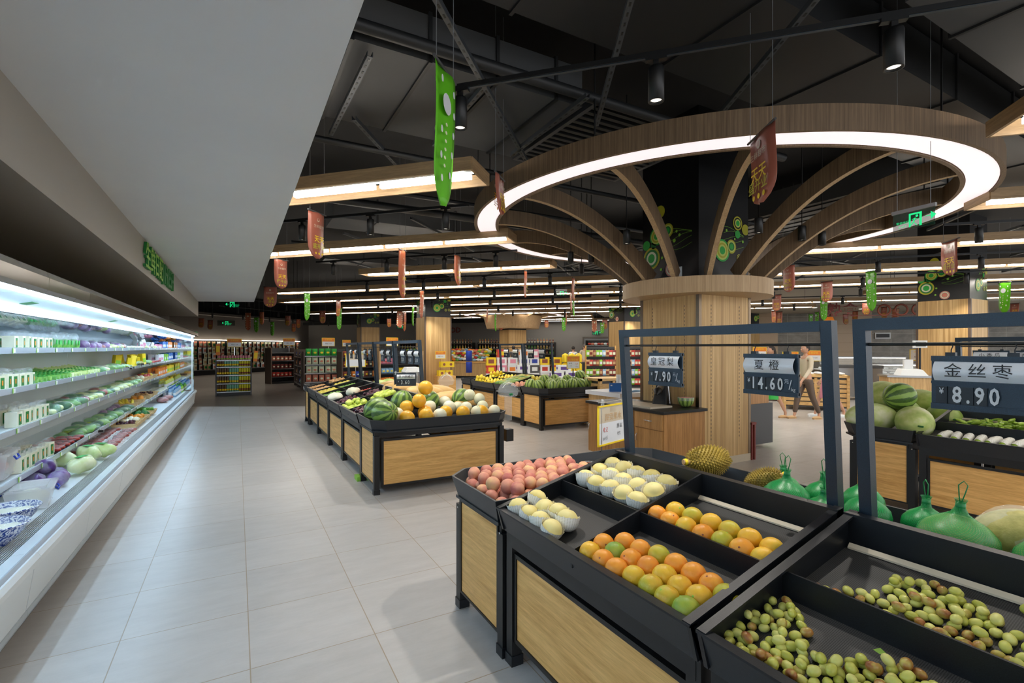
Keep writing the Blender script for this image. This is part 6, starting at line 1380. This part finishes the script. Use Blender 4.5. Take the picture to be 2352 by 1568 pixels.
# ------------------------------------------------------------ counters round the big column
t = thing('juice_counter', 'oak counter with dark stone top against the big column', 'counter', (4.42, 4.20, 0))
g = G(); g.box(.02, .74, .02, 1.45, .08, .765); g.build('cabinet_body', M['oakdeep'], t); g = G(); g.box(.05, .72, .06, 1.4, 0, .08); g.build('plinth', M['dgrey'], t); g = G(); g.box(-.02, .745, -.02, 1.48, .765, .80); g.build('stone_top', M['black'], t, bevel=.003)
g = G(); g.box(.004, .02, .03, .50, .565, .755); d = g.build('drawer', M['oakdeep'], t); g = G(); g.tube([(.0, .20, .665), (-.018, .21, .665), (-.018, .31, .665), (.0, .32, .665)], .006, 8); g.build('handle', M['chrome'], d)
for y0_ in (.03, .52, .98): g = G(); g.box(.004, .02, y0_, y0_ + .46, .09, .555 if y0_ < .5 else .755); d = g.build('door', M['oakdeep'], t); g = G(); g.tube([(.0, y0_ + .42, .48), (-.018, y0_ + .42, .47), (-.018, y0_ + .42, .40), (.0, y0_ + .42, .39)], .005, 8); g.build('handle', M['chrome'], d)
g = G(); g.box(-.14, .24, -.32, .32, 0, .022); tag(g.build('chopping_board', M['beige'], loc=(4.60, 4.78, .80)), 'large pale chopping board on the dark counter top', 'board')
t = thing('slow_juicer', 'black and steel slow juicer on the dark counter top', 'juicer', (4.93, 4.72, .80), R(-60))
g = G(); g.hexa([(-.10, -.14, 0), (.10, -.14, 0), (.10, .12, 0), (-.10, .12, 0)], [(-.07, -.02, .30), (.07, -.02, .30), (.06, .10, .30), (-.06, .10, .30)]); g.build('motor_body', M['black'], t, bevel=.02)
g = G(); g.hexa([(-.11, .02, 0), (.11, .02, 0), (.11, .14, 0), (-.11, .14, 0)], [(-.08, .05, .30), (.08, .05, .30), (.07, .12, .32), (-.07, .12, .32)]); g.build('steel_shell', M['steel'], t, bevel=.02)
g = G(); g.tube([(0, -.03, .25), (0, -.12, .22), (0, -.18, .20)], [.045, .04, .045], 14); g.build('clear_barrel', M['steel'], t); g = G(); g.tube([(0, -.18, .20), (0, -.24, .20), (0, -.29, .16)], [.05, .048, .015], 14); g.build('nozzle', M['black'], t); g = G(); g.tube([(0, -.06, .25), (.0, -.04, .37)], [.03, .035], 12); g.build('feed_tube', M['clear'], t)
g = G(); n = 24; g.m(M['watermelon_pale']).lathe([(0, -.085), (.03, -.082), (.06, -.07), (.085, -.045), (.1, 0), (.102, .035)], n); g.m(M['cream']).lathe([(.102, .035), (.092, .036)], n); g.m(M['salmon']).lathe([(.092, .036), (0, .034)], n); o = g.build('cut_watermelon', loc=(5.02, 4.40, .887)); tag(o, 'halved watermelon with pink flesh on the dark counter', 'watermelon'); G().lathe([(.104, .0), (.106, .04), (.0, .045)], 20).build('plastic_wrap', M['clear'], o)
t = thing('service_desk', 'oak desk with white top behind the juice counter', 'desk', (5.52, 6.2, 0)); g = G(); g.box(.02, .7, .02, .85, .05, .73); g.build('desk_body', M['oakv'], t); g = G(); g.box(-.02, .9, -.02, .9, .73, .80); g.build('desk_top', M['signwhite'], t); g = G(); g.box(.55, .86, -.01, .6, .38, .70); g.build('open_niche', M['black'], t)
g = G(); g.m(M['blue']).box(-.10, .10, -.03, .03, 0, .15); g.m(M['white']).box(-.09, -.06, -.032, -.03, .10, .12); tag(g.build('blue_box', loc=(5.72, 6.55, .80), rot=(0, 0, R(-25))), 'small bright blue box on the white desk top', 'box')
g = G(); g.lathe([(0, 0), (.045, 0), (.045, .28), (.015, .28), (.015, .27), (0, .27)], 20); tag(g.build('paper_roll', M['white'], loc=(5.95, 6.72, .80)), 'upright white paper roll behind the blue box', 'roll')
g = G(); g.tube([(-.1, 0, .012), (0, 0, .018), (.12, .01, .01)], [.012, .018, .01], 8); tag(g.build('blue_tool', M['skyb'], loc=(6.0, 6.35, .80)), 'light blue tool lying on the white desk top', 'tool')
slat_unit((6.6, 7.6, 0), 0, .7, .5, .95, 'small slatted pine cabinet left of the big column')
t = thing('grey_cabinet', 'dark grey cabinet with oak drawer band right of the big column', 'cabinet', (6.28, 4.78, 0), R(0)); g = G(); g.box(.0, 1.15, 0, .6, .06, .69); g.build('cabinet_body', M['dgrey'], t); g = G(); g.box(0, 1.06, .01, .6, .69, .93); g.build('oak_band', M['oakdeep'], t); g = G(); g.box(-.0, 1.08, -.01, .62, .93, .96); g.build('white_top', M['signwhite'], t)
t = thing('red_stool', 'dark red stool partly hidden behind the big column', 'stool', (6.275, 4.45, 0), 0); g = G(); g.box(-.045, .055, -.14, .14, .49, .52); g.build('seat', M['maroon'], t)
for sx in (-1, 1):
    for sy in (-1, 1): g = G(); g.box(sx * .032 - .012, sx * .032 + .012, sy * .12 - .015, sy * .12 + .015, 0, .49); g.build('leg', M['maroon'], t)
g = G(); g.box(0, .02, 0, .2, 0, .07); g.m(M['green']); tag(G().m(M['exitgreen'] if False else M['lgreen']).box(-.12, .12, -.08, .08, 0, .05).build('green_tray', loc=(1.34, 5.95, 0)), 'bright green plastic tray on the floor under the middle island', 'tray')
# ------------------------------------------------------------ hanging banners
BAN = [('B', 0.82, 6.15, 3.15, 0.27, 0.54, 43),
  ('B', 0.69, 9.77, 3.15, 0.21, 0.52, 30),
  ('B', 0.75, 14.2, 3.15, 0.33, 0.53, -26),
  ('G', 1.76, 15.38, 3.15, 0.24, 0.79, 41),
  ('O', 2.93, 17.11, 3.15, 0.3, 0.54, 51),
  ('G', 3.52, 20.28, 3.15, 0.16, 0.87, 10),
  ('O', 2.36, 7.86, 3.15, 0.21, 0.78, 43),
  ('O', 3.32, 7.83, 3.15, 0.19, 0.51, 35),
  ('B', 2.12, 4.02, 3.15, 0.27, 0.35, 45),
  ('P', 6.13, 20.86, 3.15, 0.26, 0.73, -29),
  ('O', 6.5, 21.4, 3.15, 0.27, 0.84, 48),
  ('P', 4.47, 13.11, 3.15, 0.21, 0.76, 48),
  ('G', 6.03, 18.7, 3.15, 0.21, 0.73, 49),
  ('B', 2.15, 26.31, 3.13, 0.19, 0.49, -29),
  ('O', 2.41, 26.16, 2.74, 0.15, 0.4, -29),
  ('O', 2.61, 26.05, 2.96, 0.19, 0.43, -29),
  ('B', 3.18, 22.23, 3.15, 0.19, 0.54, -29),
  ('O', 6.48, 23.88, 2.98, 0.11, 0.4, -29),
  ('O', 0.94, 24.36, 3.15, 0.19, 0.56, -29),
  ('G', 1.49, 26.67, 2.83, 0.19, 0.68, -29),
  ('O', -1.54, 28.37, 3.0, 0.3, 0.45, -29),
  ('B', -1.15, 28.15, 2.91, 0.26, 0.45, -29),
  ('P', 0.43, 25.26, 3.15, 0.2, 0.79, -29),
  ('G', 0.81, 27.06, 3.05, 0.23, 0.73, -29),
  ('O', 5.22, 8.74, 3.15, 0.29, 0.54, 50),
  ('O', 6.68, 9.05, 3.15, 0.15, 0.52, 38),
  ('G', 9.93, 13.45, 3.15, 0.17, 0.52, 34),
  ('P', 8.27, 11.35, 3.15, 0.23, 0.52, 42),
  ('O', 12.92, 18.11, 3.15, 0.29, 0.58, 43),
  ('G', 13.94, 19.7, 3.05, 0.09, 0.67, -29),
  ('O', 8.85, 17.85, 3.15, 0.23, 0.56, 50),
  ('G', 10.56, 20.41, 3.15, 0.3, 0.81, 47),
  ('P', 11.26, 21.2, 3.07, 0.09, 0.63, -29),
  ('O', 13.2, 20.12, 2.9, 0.09, 0.35, -29),
  ('P', 15.24, 18.97, 2.9, 0.09, 0.56, -29),
  ('G', 15.58, 18.78, 2.8, 0.06, 0.54, -29),
  ('B', 15.69, 18.72, 2.94, 0.09, 0.46, -29),
  ('B', 9.29, 5.66, 3.15, 0.16, 0.51, -98),
  ('B', 12.31, 6.57, 3.15, 0.18, 0.49, -89),
  ('B', 14.09, 8.94, 3.15, 0.15, 0.48, -82),
  ('B', 20.81, 13.08, 3.15, 0.29, 0.6, -93),
  ('O', 20.22, 12.97, 3.15, 0.11, 0.49, -29),
  ('G', 11.45, 5.22, 3.15, 0.24, 0.82, -105),
  ('G', 15.84, 8.53, 3.15, 0.2, 0.73, -70),
  ('G', 23.59, 13.28, 3.15, 0.16, 0.49, -29),
  ('G', 22.51, 12.43, 3.15, 0.27, 0.55, -117),
  ('O', 23.44, 11.31, 3.15, 0.26, 0.48, -104),
  ('B', 19.46, 9.03, 3.15, 0.19, 0.42, -90),
  ('B', 21.94, 9.56, 3.15, 0.21, 0.47, -110),
  ('P', 23.29, 9.77, 3.15, 0.25, 0.52, -93),
  ('B', 25.82, 13.05, 3.08, 0.17, 0.45, -29),
  ('B', 25.02, 12.48, 3.15, 0.16, 0.49, -29),
  ('G', 16.28, 4.55, 3.15, 0.28, 0.74, -116),
  ('B', 24.29, 6.52, 3.15, 0.18, 0.44, -106),
  ('B', 9.23, 3.17, 3.15, 0.35, 0.51, -130),
  ('G', 1.04, 2.64, 3.15, 0.29, 0.77, 46),
  ('B', 3.37, 2.26, 3.15, 0.4, 0.52, -122)]
def banner(kind, x, y, zt, L, h, ang, i):
    """vinyl strip with a pointed or rounded foot on a rod, gently curved"""
    t = thing('hanging_banner', '', 'banner', (x, y, zt), R(ang), None)
    w = max(L, .26) / 2 if kind in 'BP' else max(min(L, .28), .2) / 2
    g = G(); g.tube([(-w - .02, 0, 0), (w + .02, 0, 0)], .009, 8); g.build('rod', M['dgrey'], t)
    g = G(); n, m_ = 14, 4; vs = []
    for r_ in range(n + 1):
        f = r_ / n; z = -.005 - h * f; k = 1 if f < .72 else math.sqrt(max(0, 1 - ((f - .72) / .285) ** 2)); k *= (1 - .12 * f) if kind == 'G' else 1
        for c in range(m_ + 1):
            xx = (c / m_ * 2 - 1) * w * k; vs.append((xx, .02 * math.sin(f * 4 + i) * f + .015 * math.cos(c * 1.5 + i), z))
    b = dict(G='bgreen', B='bbrown', O='borange', P='borange')[kind]
    fs = [(r_ * (m_ + 1) + c, r_ * (m_ + 1) + c + 1, (r_ + 1) * (m_ + 1) + c + 1, (r_ + 1) * (m_ + 1) + c) for r_ in range(n) for c in range(m_)]
    g.m(M[b]).add(vs, fs, True)
    o = g.build('banner_cloth', None, t); sd = o.modifiers.new('thick', 'SOLIDIFY'); sd.thickness = .002
    g = G()
    for side in (-1, 1):
        def yy(z): f = -z / h; return .02 * math.sin(f * 4 + i) * f
        def dot(px, pz, rx, rz, mat):
            nn = 14; s = side; c0 = yy(pz) + s * .019
            g.m(M[mat]).add([(px, c0, pz)] + [(px + rx * math.cos(2 * PI * q / nn), c0, pz + rz * math.sin(2 * PI * q / nn)) for q in range(nn)], [(0, 1 + q, 1 + (q + 1) % nn) for q in range(nn)], False)
        if kind == 'G':
            dot(-w * .15, -h * .27, w * .42, w * .42, 'signwhite')
            for a, q in ((.7, .14), (-.75, .12), (.72, .30), (.7, .45), (-.7, .48), (.66, .6), (-.62, .66), (.5, .76), (-.45, .82)): dot(w * a * .84, -h * q, w * .10, w * .15, 'signwhite')
            for q in range(6): dot(-w * .15, -h * (.42 + .06 * q), w * .1, w * .07, 'cream')
        elif kind == 'P':
            for q in range(7):
                for a in (-.78, .78): dot(w * a * (1 if q < 6 else .7), -h * (.06 + .13 * q), w * .13, w * .13, 'cream')
            dot(0, -h * .2, w * .3, w * .3, 'cream')
        else:
            dot(0, -h * .17, w * .16, w * .16, 'beige'); dot(0, -h * .16, w * .11, w * .11, b)
            T0 = Matrix.Rotation(PI, 4, 'Z') if side == 1 else None
            g.T = T0
            write(g, M['beige'], '每日生鲜超市' if False else '生鲜超市', w * .30, 0, -h * .32, .024 * (-1) , spacing=1.1)
            write(g, M['yel'], '天天', w * .62, w * .05, -h * .60, -.024, bold=.01); write(g, M['yellow'], '盛开业', w * .5, 0, -h * .76, -.024, bold=.01); g.T = None
            for a in (-.4, 0, .4): dot(w * a, -h * .9, w * .1, w * .1, 'yel')
    g.build('printed_pattern', None, t)
    for s in (-1, 1):
        g = G(); g.beam((s * w * .9, 0, 0), (s * w * .9, 0, 4.7 - zt), .003, .003); g.build('string', M['grey'], t)
    return t
BN = [(banner(*r, i), r[0]) for i, r in enumerate(BAN)]
for k, nm in (('G', 'light green banner with white vegetable marks'), ('B', 'brown banner with yellow lettering'), ('O', 'rust coloured banner with yellow lettering'), ('P', 'rust banner edged with pale dots')):
    rank([o for o, q in BN if q == k], nm + ' hanging from the ceiling, %s')
    for o, q in BN:
        if q == k: o['group'] = nm.replace('banner', 'banners')
# ------------------------------------------------------------ green exit signs
def exit_sign(loc, rz, w, h, label, arrow=1, cord=.6):
    t = thing('exit_sign', label, 'exit sign', loc, rz)
    g = G(); g.box(-w / 2 - .008, w / 2 + .008, -.012, .012, 0, .03); g.build('sign_rail', M['steel'], t)
    g = G(); g.box(-w / 2, w / 2, -.003, .003, -h, 0); g.build('sign_plate', M['exitplate'], t)
    g = G().m(M['exitgreen']); e = -.005; s = h
    def q(a, b, c, d): g.add([(a * s, e, b * s), (c * s, e, b * s), (c * s, e, d * s), (a * s, e, d * s)], [(0, 1, 2, 3)], False)
    q(-.22, -.9, -.12, -.12); q(.32, -.9, .44, -.12); q(-.22, -.22, .44, -.12)
    for (a, b), (c, d), r_ in (((.12, -.42), (.02, -.62), .06), ((.02, -.62), (.2, -.86), .04), ((.02, -.62), (-.1, -.80), .04), ((.12, -.44), (-.05, -.48), .035), ((.12, -.44), (.28, -.55), .035)):
        g.beam((a * s, e, b * s), (c * s, e, d * s), .002, r_ * 2 * s, up=(0, 1, 0))
    g.ball((.19 * s, e, -.32 * s), (.07 * s, .002, .07 * s), 10, 6)
    x0 = .6 * arrow if arrow > 0 else -.7
    g.beam((x0 * s, e, -.45 * s), ((x0 + .35) * s, e, -.45 * s), .002, .12 * s, up=(0, 1, 0)); tip = (x0 + .55) if arrow > 0 else (x0 - .15); bs = (x0 + .28) if arrow > 0 else (x0 + .12)
    g.add([(tip * s, e, -.45 * s), (bs * s, e, -.22 * s), (bs * s, e, -.68 * s)], [(0, 1, 2)], False)
    g.build('running_man_pictogram', None, t)
    g = G(); write(g, M['exitgreen'], '安全出口', h * .17, -.55 * h if arrow > 0 else .8 * h, -h * .58, -.005); write(g, M['exitgreen'], 'EXIT', h * .17, -.55 * h if arrow > 0 else .8 * h, -h * .80, -.005, spacing=1.3); g.build('exit_lettering', None, t)
    if cord:
        for sx in (-.4, .4): g = G(); g.beam((sx * w, 0, .03), (sx * w, 0, 4.7 - loc[2]), .003, .003); g.build('cord', M['grey'], t)
    return t
exit_sign((5.09, 2.0, 2.74), R(-98), .32, .15, 'green lit exit sign with right arrow hanging under the canopy ring')
exit_sign((-.15, 16.6, 2.93), R(-25), .42, .2, 'green exit sign hanging beyond the end of the white ceiling', -1)
exit_sign((-.5, 29.2, 2.95), R(-29), .9, .25, 'small far green exit sign on the dark back wall', -1, 0)
exit_sign((7.7, 11.0, 3.12), R(-20), .3, .14, 'exit sign hanging among lamp rows left of the big column')
exit_sign(uv(3.8, 30.82) + (2.62,), rzv, .5, .25, 'green exit box on the wall above the far grey door', 1, 0)
exit_sign((7.4, 25.0, 2.75), R(-29), .5, .2, 'tiny green exit sign left of the nearer oak column', 1)
# small dome camera and wireless plate under the first lamp frame
g = G(); g.m(M['white']).ball((0, 0, 0), (.16, .10, .03), 16, 8); x, y = uv(1.95, 4.36); tag(g.build('wireless_plate', loc=(x, y, 3.27), rot=(0, 0, R(134))), 'rounded white wireless plate inside the first lamp frame', 'wireless device')
# ------------------------------------------------------------ people
def skinned(name, pts, edges, mat, parent=None, root=0, sub=2):
    """pts: (x, y, z, rx, ry); limbs grow smoothly from the joints"""
    me = bpy.data.meshes.new(name); me.from_pydata([p[:3] for p in pts], edges, []); me.materials.append(mat)
    o = bpy.data.objects.new(name, me); COL.objects.link(o)
    if parent is not None: o.parent = parent
    sk = o.modifiers.new('skin', 'SKIN'); sk.use_smooth_shade = True
    if not me.skin_vertices: 
        bpy.context.view_layer.update()
    for i, p in enumerate(pts):
        v = me.skin_vertices[0].data[i]; v.radius = (p[3], p[4] if len(p) > 4 else p[3]); v.use_root = (i == root)
    ss = o.modifiers.new('sub', 'SUBSURF'); ss.levels = sub; ss.render_levels = sub
    return o
def person(loc, rz, label, top='beige', bottom='dgrey', stride=0.0, dress=False, hair='hair', height=1.65, arm=.15, sleeve=True, longhair=False, shoes='tan', vest=None):
    """standing or walking figure facing local +y"""
    t = thing('person', label, 'person', loc, rz); s = height / 1.70; t.scale = (s,) * 3
    st = stride; P = [(0, 0, .94, .10, .085), (0, .0, 1.08, .105, .08), (0, .01, 1.25, .125, .085), (0, .0, 1.39, .115, .07), (0, .0, 1.46, .045, .045), (0, .015, 1.52, .046, .046)]
    E_ = [(0, 1), (1, 2), (2, 3), (3, 4), (4, 5)]
    for sx in (-1, 1):
        f = st * sx; b = len(P)
        P += [(.09 * sx, .0, .88, .082, .085), (.095 * sx, f * .22 + .02, .50, .052, .055), (.095 * sx, f * .42 - (.06 if f < 0 else 0), .10 + (.03 if f < 0 else 0), .032, .034), (.10 * sx, f * .42 + .02 - (.06 if f < 0 else 0), .045, .03, .03), (.11 * sx, f * .42 + .15 - (.06 if f < 0 else 0), .025, .032, .02)]
        E_ += [(0, b), (b, b + 1), (b + 1, b + 2), (b + 2, b + 3), (b + 3, b + 4)]
        c = len(P); a = -f * .5 + arm * .3
        P += [(.165 * sx, 0, 1.40, .046), (.215 * sx, -.02 + a * .25, 1.14, .038), (.215 * sx, .05 + a * .7, .92, .027), (.213 * sx, .065 + a * .82, .86, .022)]
        E_ += [(3, c), (c, c + 1), (c + 1, c + 2), (c + 2, c + 3)]
        h0 = Vector(P[c + 3][:3])
        for q in range(4):
            d = len(P); o_ = (q - 1.5) * .015; L = (.062, .07, .066, .055)[q]
            P += [(h0.x, h0.y + o_ + .004, h0.z - .04, .0105), (h0.x - .006 * sx, h0.y + o_ + .012, h0.z - .04 - L * .55, .008), (h0.x - .018 * sx, h0.y + o_ + .016, h0.z - .04 - L, .006)]; E_ += [(c + 3, d), (d, d + 1), (d + 1, d + 2)]
        d = len(P); P += [(h0.x - .008 * sx, h0.y + .035, h0.z - .02, .01), (h0.x - .016 * sx, h0.y + .05, h0.z - .05, .008)]; E_ += [(c + 3, d), (d, d + 1)]
    skinned('body', P, E_, M['skin'], t)
    # head with nose, ears, eyes and mouth
    g = G()
    def head(a, q):
        k = 1.0
        if math.sin(q) > .3 and a < 0: k -= .10 * -math.sin(a)
        return k
    g.m(M['skin']).ball((0, .02, 1.605), (.073, .09, .108), 20, 14, head); g.ball((0, .115, 1.595), (.012, .02, .022), 8, 6)
    for sx in (-1, 1): g.ball((.073 * sx, .015, 1.60), (.01, .022, .03), 8, 6)
    g.m(M['signwhite'])
    for sx in (-1, 1): g.ball((.028 * sx, .095, 1.615), (.012, .01, .008), 8, 6)
    g.m(M['signink'])
    for sx in (-1, 1): g.ball((.028 * sx, .104, 1.615), (.005, .004, .005), 6, 5)
    g.m(M['salmon']).ball((0, .103, 1.553), (.022, .008, .006), 8, 5)
    g.build('head', None, t)
    g = G(); g.m(M[hair]).ball((0, .0, 1.63), (.082, .095, .098), 20, 12, lambda a, q: 1 if math.sin(q) < .55 or a > .5 else .86)
    if longhair: g.ball((0, -.06, 1.50), (.085, .05, .16), 14, 9)
    g.build('hair', None, t)
    # clothing
    C = [(0, 0, .92, .125, .105), (0, 0, 1.08, .122, .096), (0, .01, 1.25, .142, .10), (0, 0, 1.39, .125, .082), (0, 0, 1.445, .055, .055)]; CE = [(0, 1), (1, 2), (2, 3), (3, 4)]
    for sx in (-1, 1):
        f = st * sx; a = -f * .5 + arm * .3; c = len(C); C += [(.165 * sx, 0, 1.40, .058), (.214 * sx, -.02 + a * .25, 1.15, .048)]; CE += [(3, c), (c, c + 1)]
        if sleeve: C += [(.215 * sx, .04 + a * .65, .94, .036)]; CE += [(c + 1, c + 2)]
    skinned('shirt', C, CE, M[top], t)
    if vest: skinned('vest', [(0, 0, .90, .135, .115), (0, 0, 1.08, .13, .104), (0, .01, 1.25, .15, .108), (0, 0, 1.38, .12, .088)], [(0, 1), (1, 2), (2, 3)], M[vest], t)
    if dress:
        g = G(); n = 24; vs = []
        for i, (z, r) in enumerate(((1.0, .125), (.85, .155), (.65, .18), (.45, .21))):
            for j in range(n): q = 2 * PI * j / n; vs.append((r * math.cos(q) * (1 + .05 * math.sin(6 * q) * i / 3), r * .78 * math.sin(q) * (1 + .05 * math.sin(6 * q) * i / 3) + .02, z))
        g.add(vs, [(i * n + j, i * n + (j + 1) % n, (i + 1) * n + (j + 1) % n, (i + 1) * n + j) for i in range(3) for j in range(n)], True); g.build('skirt', M[bottom], t)
    else:
        C = [(0, 0, .95, .118, .10)]; CE = []
        for sx in (-1, 1): f = st * sx; c = len(C); C += [(.09 * sx, .0, .86, .098, .10), (.095 * sx, f * .22 + .02, .50, .068, .072), (.095 * sx, f * .42 - (.06 if f < 0 else 0), .13, .05, .052)]; CE += [(0, c), (c, c + 1), (c + 1, c + 2)]
        skinned('trousers', C, CE, M[bottom], t)
    for sx in (-1, 1):
        f = st * sx; y = f * .42 - (.06 if f < 0 else 0); g = G(); g.ball((.107 * sx, y + .07, .035), (.045, .125, .035), 12, 7); g.box(.107 * sx - .035, .107 * sx + .035, y - .04, y + .17, 0, .018); g.build('shoe', M[shoes], t)
    return t
person((10.45, 6.75, 0), R(65), 'walking person in light green top and skirt beyond the price signs', 'bgreen', 'green', .55, True, longhair=True, height=1.58, shoes='tan')
person((10.9, 6.25, 0), R(70), 'walking person in pale top and dark trousers beside the slatted counter', 'beige', 'wenge', .5, False, height=1.62, shoes='tan')
person((11.7, 6.2, 0), R(60), 'walking person in pink top just behind the pale dressed one', 'salmon', 'pinkp', .6, True, height=1.6, shoes='white')
person((13.45, 18.27, 0), R(-35), 'person seen from behind in dark vest over white shirt', 'signwhite', 'dgrey', 0, vest='dgrey', hair='hair', height=1.62, arm=.8)
person((13.85, 17.95, 0), R(-25), 'taller person in cream jacket seen from behind near far door', 'beige', 'dgrey', 0, hair='greyhair', height=1.72, arm=.6)
person((11.0, 19.5, 0), R(-20), 'dark haired person almost hidden behind the gift boxes', 'dgrey', 'dgrey', 0, hair='hair', height=1.64, arm=.6)
